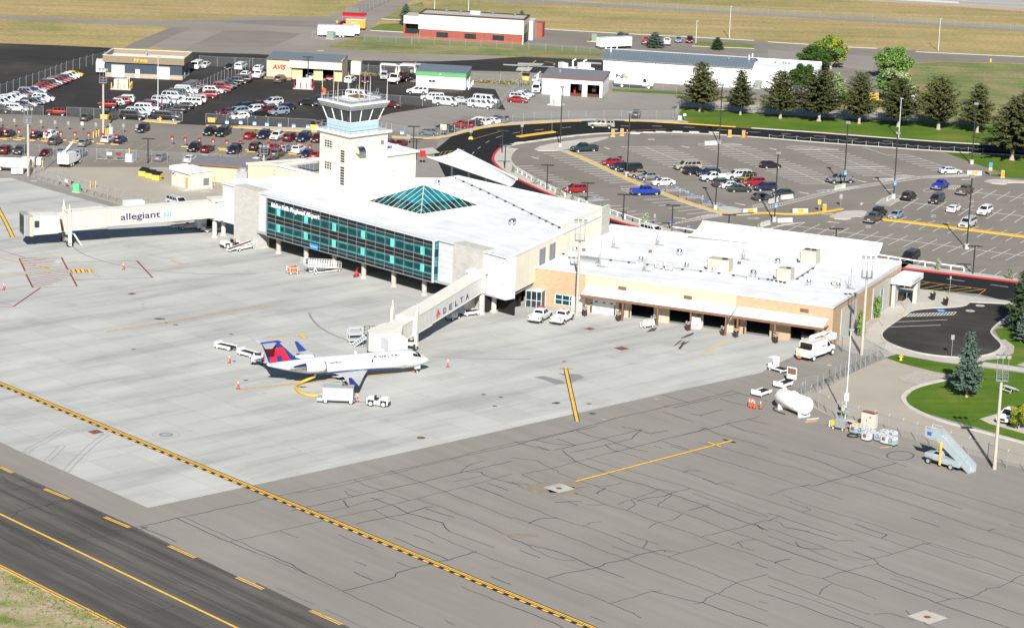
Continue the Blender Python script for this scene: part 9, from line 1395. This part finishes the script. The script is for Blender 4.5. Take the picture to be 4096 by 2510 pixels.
def ticket(q,l):t=at('ticket_box',q,(1,.05),l,'ticket box','orange ticket boxes');bx(t,'casing','ticket_orange',(-.35,.35,-.3,.3,.1,1.35));bx(t,'top_cap','grey',(-.37,.37,-.32,.32,1.35,1.5));bx(t,'plinth','kerb',(-.5,.5,-.4,.4,0,.1));return t
for q,l in((T(2,0,970,1312),'smaller orange ticket box left on the road edge'),(T(2,0,1057,1303),'taller orange ticket box by the red post'),(T(2,0,2093,1315),'orange ticket box left on the far island'),(T(2,0,2226,1320),'orange ticket box right on the far island'),(T(3,1,541,688),'orange ticket box on the yellow kerb island'),(T(3,1,2254,360),'orange ticket box at the lawn entrance')):ticket(q,l)
for q,l in((T(2,0,1107,1298),'red post beside the taller orange ticket box'),(T(2,0,2258,1320),'red post beside the far right ticket box')):t=at('red_bollard',q,(1,0),l,'bollard','red posts');part(t,'post',lambda mb:mb.cyl(0,0,0,1.2,.1,'red',8));part(t,'reflective_band',lambda mb:mb.cyl(0,0,.9,1.05,.11,'white',8))
wsm=MB();wsm.box(-.85,.85,-.09,.09,0,.14,'yellow');wme=wsm.mesh('wheel_stop')
WS=[(1,115+221*i,1165+9.5*i,i)for i in range(9)]+[(1,52+222*i,1188+10.5*i,i)for i in range(9)]+[(3,70+220*i,596+11.5*i,i)for i in range(9)]+[(3,-75+220*i,590+12*i,i)for i in range(1)]+[(3,530+(i-2)*222,645+12.5*(i-2),i)for i in range(1,8)]
for f,x,y,i in WS:o=bpy.data.objects.new('wheel_stop',wme);COL.objects.link(o);q=Z(f,x,y);o.location=G(q);o.rotation_euler=(0,0,heading(q,(1,.06)));tag(o,'yellow concrete wheel stop in the rental return lot','wheel stop','yellow wheel stops')
for q,d,l,m in((Z(1,1680,865),(1,.08),'yellow skip with an open black top outside the rental fence','yellow'),(Z(2,1075,1075),(1,.06),'yellow skip with its lid open at the fence end','yellow'),(Z(4,635,1270),(1,.06),'yellow skip half hidden by the tower','yellow'),(T(0,1,1385,350),(1,.12),'left yellow dumpster of the three by the pump house','yellow'),(T(0,1,1450,370),(1,.12),'middle yellow dumpster of the three by the pump house','yellow'),(T(0,1,1512,388),(1,.12),'right yellow dumpster of the three by the pump house','yellow'),(T(2,0,132,775),(1,.05),'yellow skip among the weeds by the slatted fence','yellow')):
 t=at('dumpster',q,d,l,'dumpster','yellow dumpsters');part(t,'bin',lambda mb:mb.hull([(-.75,-.7,.1),(.75,-.7,.1),(.75,.7,.1),(-.75,.7,.1)],[(-.85,-.75,1.15),(.85,-.75,1.15),(.85,.75,1.6),(-.85,.75,1.6)],'bin_yellow'));part(t,'lid',lambda mb:mb.hull([(-.87,-.77,1.155),(.87,-.77,1.155),(.87,.77,1.605),(-.87,.77,1.605)],[(-.87,-.77,1.2),(.87,-.77,1.2),(.87,.77,1.66),(-.87,.77,1.66)],'black'));bx(t,'lifting_pocket','bin_yellow',(-.95,-.86,-.4,.4,.7,.9),(.86,.95,-.4,.4,.7,.9))
for q,l,m in((T(3,2,1277,625),'yellow fire hydrant on the lawn corner','yellow'),(T(1,0,778,230),'yellow fire hydrant before the red carport','yellow'),(T(0,0,1540,1165),'yellow fire hydrant by the wire gate','yellow_line'),(T(3,0,2140,598),'yellow fire hydrant on the far road edge','yellow')):
 t=at('fire_hydrant',q,(1,0),l,'hydrant','yellow hydrants');part(t,'barrel',lambda mb:mb.tube([(0,0,0),(0,0,.1),(0,0,.12),(0,0,.75),(0,0,.8),(0,0,.95)],[.28,.28,.17,.17,.22,.06],m,10));part(t,'nozzle',lambda mb:mb.tube([(-.33,0,.55),(.33,0,.55)],.1,m,8))
for q,l in((T(3,2,1583,45),'rear black flower planter on the pavement'),(T(3,2,1706,98),'front black flower planter on the pavement')):t=at('flower_planter',q,(1,0),l,'planter','black flower planters');part(t,'pot',lambda mb:mb.cyl(0,0,0,1.15,.33,'black',12,.5));part(t,'flowers',lambda mb:[mb.cyl(.3*cos(k*2.4)*(k%3)/2,.3*sin(k*2.4)*(k%3)/2,1.1,1.3+.08*(k%3),.14,('red','yellow','leaf_dark')[k%3],6,.05)for k in range(14)])
t=at('litter_bin',T(3,2,1265,48),(1,.1),'brown slatted litter bin by the entrance porch','litter bin');bx(t,'casing','wood',(-.45,.45,-.45,.45,.1,1.0));bx(t,'lid','brown',(-.5,.5,-.5,.5,1.0,1.15));bx(t,'foot','black',(-.4,.4,-.4,.4,0,.1))
t=at('picnic_table',T(3,2,2315,930),(1,.35),'grey picnic table with benches on the lawn','picnic table');bx(t,'table_top','palegrey',(-1.1,1.1,-.38,.38,.74,.78));[bx(t,'bench','palegrey',(-1.1,1.1,y-.14,y+.14,.43,.47))for y in(-.85,.85)];[part(t,'leg_frame',lambda mb:mb.tube([(x,-.85,.42),(x,-.3,.4),(x,0,.73),(x,.3,.4),(x,.85,.42)],.04,'galv',5).tube([(x,-.5,0),(x,0,.73),(x,.5,0)],.04,'galv',5))for x in(-.75,.75)]
def utilbox(q,l,m,w_,h_,d=(1,.1)):t=at('utility_box',q,d,l,'utility box');bx(t,'casing',m,(-w_/2,w_/2,-w_*.35,w_*.35,.1,h_));bx(t,'plinth','kerb',(-w_*.6,w_*.6,-w_*.45,w_*.45,0,.1));bx(t,'door_panel',m,(-w_*.42,w_*.42,-w_*.37,-w_*.351,.2,h_-.1))
for a in((T(0,1,740,500),'bright green box at the sliding apron gate','green_box',1.3,1.7),(T(1,0,722,375),'green utility cabinet beside the lettered trailer','leaf_grey',2.0,1.9),(T(2,0,2365,852),'grey-green transformer box by the warehouse annex','leaf_grey',1.5,2.0),(T(2,0,797,398),'grey-green transformer box on the small grass island','leaf_grey',1.5,2.0),(T(2,0,2080,835),'grey air unit against the warehouse wall','palegrey',1.3,1.4),(T(0,1,1245,208),'grey control box at the sliding yard gate','palegrey',1.3,1.6),(T(2,0,1615,1155),'grey meter box at the lawn corner','palegrey',.8,1.0),(T(3,0,1402,960),'pale transformer box on the rough grass','palegrey',1.0,1.6),(T(0,1,2030,465),'pale box at the corner of the pump house','palegrey',.6,1.4),(T(0,0,1070,1290),'pale green electric box by the floodlight mast','palegrey',.7,1.5)):
 M('green_box',(.10,.42,.20),.5);M('leaf_grey',(.20,.25,.21),.6);utilbox(*a)
t=at('yellow_machine',T(3,0,1018,975),(1,.05),'yellow machine half hidden between the conifer trunks','machine');bx(t,'body','yellow_line',(-1.2,1.0,-.8,.8,.3,2.0));bx(t,'skid','black',(-1.1,.9,-.7,.7,0,.3))
for q,l in((T(1,0,1290,715),'left white open-sided container frame behind the flatbed'),(T(1,0,1440,720),'right white open-sided container frame behind the flatbed')):t=at('container_frame',q,(1,.05),l,'frame','white container frames');part(t,'frame',lambda mb:[mb.box(x-.12,x+.12,y-.12,y+.12,0,2.3,'white')for x in(-2.2,2.2)for y in(-1,1)]+[mb.box(-2.35,2.35,-1.12,1.12,2.3,2.5,'white')]);bx(t,'curtain','wood',(1.0,1.6,.6,.7,0,2.2))
t=at('cargo_container',T(1,0,965,715),(1,.06),'tall cream container beside the rental garage','container');bx(t,'box','offwhite',(-1.2,1.2,-.9,.9,0,3.2));bx(t,'door','cream',(-1.1,1.1,-.93,-.901,.1,3.0))
for x,y in((570,750),(600,770),(770,775)):t=at('tyre_stack',T(1,0,x,y),(1,0),f'stack of black tyres at the rental garage, {"by the middle pier" if x < 700 else "by the right pier"}','tyres','tyre stacks');[part(t,'tyre',lambda mb:mb.cyl(0,0,.24*k,.24*k+.21,.38,'rubber',10))for k in range(4 if x==570 else 2)]
TM={}
def clump(mb,c,r,n,m,s,rn,flat=1.0):
 for _ in range(n):
  d=Vector((rn.gauss(0,1),rn.gauss(0,1),rn.gauss(0,1))).normalized()*r*rn.random()**.4;p=c+Vector((d.x,d.y,d.z*flat));a=Vector((rn.gauss(0,1),rn.gauss(0,1),rn.gauss(0,.6))).normalized()*s*rn.uniform(.7,1.3);b=a.cross(Vector((rn.gauss(0,1),rn.gauss(0,1),rn.gauss(0,1)))).normalized()*s*.5
  mb.face([p-a*.5,p+b,p+a*.5,p-b],m)
def conifer(m,w_,h,trunk,sd,up=.0,dens=1.0,bulge=0.0):
 rn=random.Random(sd);mb=MB();z=trunk*.85;lv=int(h*2.1)
 for k in range(lv):
  f=k/lv;z=trunk+(h-trunk)*f;R_=w_*.62*((1-f)**(.72 if not bulge else.42))*(1 if f>.12 else.62+3*f)*rn.uniform(.8,1.15)+.12
  nb=max(4,int(11*(1-f)+4))
  for j in range(nb):
   a=2*pi*j/nb+rn.uniform(-.3,.3)+k*1.3;L_=R_*rn.uniform(.5,1.12);e=Vector((cos(a),sin(a),-.16+up+f*.3));n=max(3,int(L_*5.2*dens))
   for i in range(n):
    t=(i+.7)/n;p=Vector((0,0,z))+e*L_*t+Vector((0,0,.18*L_*t*t));s=.30+.34*(1-t*.5)
    for _ in range(3):
     d=Vector((e.x+rn.uniform(-.9,.9),e.y+rn.uniform(-.9,.9),-.35+rn.uniform(-.4,.35))).normalized()*s;q=d.cross(Vector((rn.uniform(-.5,.5),rn.uniform(-.5,.5),1))).normalized()*s*.30;c=p+Vector((rn.uniform(-.2,.2),rn.uniform(-.2,.2),rn.uniform(-.15,.12)));mb.face([c,c+d*.5+q,c+d,c+d*.5-q],m)
 tk=MB();tk.tube([(0,0,0),(0,0,.4),(0,0,trunk),(0,0,h*.8)],[.42*w_/7,.30*w_/7,.25*w_/7,.05],'bark',8);return mb.mesh('crown'),tk.mesh('trunk')
def broad(m,w_,h,trunk,sd,m2=None):
 rn=random.Random(sd);mb=MB();tk=MB();tk.tube([(0,0,0),(0,0,trunk),(.1,.1,h*.55)],[.3,.22,.08],'bark',7);zc=(h+trunk)/2
 for k in range(46):
  d=Vector((rn.gauss(0,1),rn.gauss(0,1),rn.gauss(0,1))).normalized()*rn.random()**.33;c=Vector((d.x*w_*.42,d.y*w_*.42,zc+d.z*(h-trunk)*.42));r=w_*.13*rn.uniform(.7,1.3);clump(mb,c,r,150,m2 if(m2 and rn.random()<.4)else m,.36,rn)
  if k<9:tk.tube([(0,0,trunk*.8),tuple(c*.5+Vector((0,0,trunk*.4))),tuple(c)],[.12,.07,.03],'bark',5)
 return mb.mesh('crown'),tk.mesh('trunk')
def plant(name,key,fn,q,label,cat,grp,sc=(1,1,1),rz=0.0):
 if key not in TM:TM[key]=fn()
 t=thing(name,G(q).xy,rz,label,cat,grp)
 for n,me in zip(('crown','trunk'),TM[key]):o=bpy.data.objects.new(n,me);COL.objects.link(o);o.parent=t;o.scale=sc
def wpx_(q,px):a=G(q);return(G((q[0]+px*S,q[1]))-a).length
for i,(q,tp,w_,key,l)in enumerate(((T(2,0,1810,1072),T(2,0,1775,585),385,'A','broad dark conifer at the left end of the lawn row'),(T(2,0,2195,1105),T(2,0,2150,665),255,'C','sparse slim conifer second along the lawn row'),(T(3,0,117,1140),T(3,0,130,672),330,'B','round-headed conifer in front of the warehouse annex'),(T(3,0,488,1165),T(3,0,490,668),430,'B','widest round conifer with pale branches behind it'),(T(3,0,875,1190),T(3,0,865,692),310,'B','egg-shaped conifer left of the yellow machine'),(T(3,0,1250,1220),T(3,0,1240,745),340,'B','conifer in front of the pale green tree'),(T(3,0,1637,1245),T(3,0,1610,745),400,'D','open conifer with upswept branches right of the street light'),(T(3,0,2010,1275),T(3,0,1990,790),325,'A','pointed conifer near the right end of the lawn'),(T(3,1,2345,192),T(3,0,2330,915),520,'A','largest conifer at the right edge over the black road'),(T(3,0,2480,1250),T(3,0,2430,825),300,'C','conifer top behind the largest one at right edge'))):
 h=hgt(q,tp);ww=wpx_(q,w_);base={'A':lambda:conifer('spruce',8,12,2.7,1,-.03),'B':lambda:conifer('spruce',8,12,2.7,2,.06,1.0,1),'C':lambda:conifer('spruce',6,12,2.9,3,-.08,.85),'D':lambda:conifer('spruce',8,12,2.3,4,.45,.9,1)}[key];w0={'A':8,'B':8,'C':6,'D':8}[key]
 plant('conifer_tree',key,base,q,l,'tree','conifers on the lawn',(ww/w0,ww/w0,h/12),i*1.3)
for i,(q,tp,w_,m,l)in enumerate(((T(3,2,1908,978),T(3,2,1942,330),265,'blue_spruce','blue-grey spruce alone on the front lawn'),(T(2,0,1040,452),T(2,0,1042,300),150,'blue_spruce','left blue spruce behind the warehouse roof'),(T(2,0,1372,458),T(2,0,1378,302),160,'blue_spruce','right blue spruce behind the warehouse roof'),(T(2,0,1973,478),T(2,0,1978,355),115,'dark_spruce','small dark green spruce on the far grass island'),(T(1,0,1440,240),T(1,0,1458,32),125,'blue_spruce','bluish tree at the fire station corner'),(T(2,0,92,190),T(2,0,95,95),60,'blue_spruce','small bluish tree behind the fire station'),(T(3,2,2440,330),T(3,1,2440,1230),300,'dark_spruce','dark conifer at the right edge by the bay'),(T(3,2,2500,450),T(3,2,2450,60),240,'blue_spruce','pale blue spruce at the right edge below the dark conifer'))):
 h=hgt(q,tp);ww=wpx_(q,w_);k=m+('n' if i==0 else '');plant('spruce_tree',k,lambda:conifer(m,5,10,1.7 if i==0 else.6,20+i,-.02,1.3),q,l,'tree','spruces',(ww/5,ww/5,h/10),i*.9)
for i,(q,tp,w_,m,m2,l)in enumerate(((T(3,0,600,665),T(3,0,560,335),330,'leaf_yellow','leaf_green','round yellow-green tree turning autumn gold'),(T(3,0,440,690),T(3,0,400,440),330,'leaf_dark',None,'dark green tree left of the golden one'),(T(3,0,330,880),T(3,0,330,600),260,'leaf_dark',None,'dark green tree over the white annex roof'),(T(3,0,1210,770),T(3,0,1220,430),370,'leaf_green',None,'round silvery green tree beside the far drive'),(T(3,0,1210,985),T(3,0,1215,655),390,'leaf_pale','leaf_green','pale whitish green tree behind a conifer'),(T(3,0,660,960),T(3,0,650,700),200,'leaf_pale',None,'pale tree peeping out behind the widest conifer'),(T(3,2,2410,1290),T(3,2,2420,1045),220,'leaf_yellow','leaf_dark','yellowish bushy tree at the right edge by the white pickup'))):
 h=hgt(q,tp);ww=wpx_(q,w_);plant('broadleaf_tree',(m,i),lambda:broad(m,7,8,1.0,40+i,m2),q,l,'tree','broadleaf trees',(ww/7,ww/7,h/8),i)
def bush(m,sd,tall=1.0,n=9):
 rn=random.Random(sd);mb=MB();[clump(mb,Vector((rn.gauss(0,.22),rn.gauss(0,.22),.2+tall*(k+.5)/n)),.32*(1.2-.7*k/n),34,m,.2,rn)for k in range(n)];tk=MB();tk.tube([(0,0,0),(0,0,tall*.8)],[.05,.02],'bark',5);return mb.mesh('crown'),tk.mesh('trunk')
for i,(q,l,m,w_,h)in enumerate(((T(2,1,8,318),'grey-green shrub at the left start of the rail','shrub_grey',.9,1.7),(T(2,1,217,428),'slim grey-green shrub second along the rail','shrub_grey',.9,1.9),(T(2,1,442,540),'grey-green shrub third along the rail','shrub_grey',1.1,1.9),(T(2,1,585,580),'grey-green shrub in the gap of the rail','shrub_grey',.9,1.5),(T(2,1,875,655),'shrub tip above the terminal parapet','shrub_grey',.9,1.6),(T(2,1,1290,826),'tall grey-green shrub by the white truck','shrub_grey',1.3,2.6),(T(3,1,1635,1252),'grey-green shrub by the red kerb middle','shrub_grey',1.1,2.2),(T(3,1,2315,1340),'grey-green shrub by the red kerb right end','shrub_grey',1.2,2.0),(T(1,0,130,738),'left dark purple shrub under the red lettering','leaf_purple',2.0,2.2),(T(1,0,205,740),'lime green round bush under the red lettering','leaf_lime',1.9,2.0),(T(1,0,285,742),'right dark purple shrub under the red lettering','leaf_purple',2.0,2.0),(T(3,2,880,400),'narrow young tree beside the floodlight mast','leaf_green',1.4,4.4),(T(3,2,1035,225),'young tree by the brick side wall','leaf_green',1.7,3.8),(T(2,1,1795,905),'dark shrub at the corner of the long canopy','shrub_grey',1.3,1.6))):
 plant('shrub',(m,h>3),lambda:bush(m,60+i,1.0,9 if h<3 else 14),q,l,'shrub','small shrubs',(w_/1.1,w_/1.1,h/1.35),i)
wd_=MB();rn=random.Random(5)
for a,b,n in((Z(5,1190,430),Z(5,1950,468),420),(T(1,0,1000,720),T(1,0,1540,745),160),(Z(5,1960,480),Z(5,2120,470),60),(T(2,0,0,800),T(2,0,90,770),40)):
 A_,B2=G(a).xy,G(b).xy;d=(B2-A_).normalized();nn=Vector((-d.y,d.x))
 for _ in range(n):
  p=A_.lerp(B2,rn.random())+nn*rn.gauss(0,.7);clump(wd_,Vector((p.x,p.y,.25)),.35,7,rn.choice(('weeds','weeds','weeds','shrub_grey')),.4,rn,1.2)
for _ in range(520):
 x=rn.uniform(0,1050);y=1000+x*.47+abs(rn.gauss(0,1))*110+12
 if y>1600 or rn.random()<.45:continue
 p=G(B(x-(y-1000-x*.47)*.4,y)).xy;clump(wd_,Vector((p.x,p.y,.06)),.28,9,rn.choice(('leaf_green','weeds','weeds')),.15,rn,.5)
wd_.build('weeds',kind='stuff',label='dry weeds and grass tufts along fences and verge',cat='weeds')
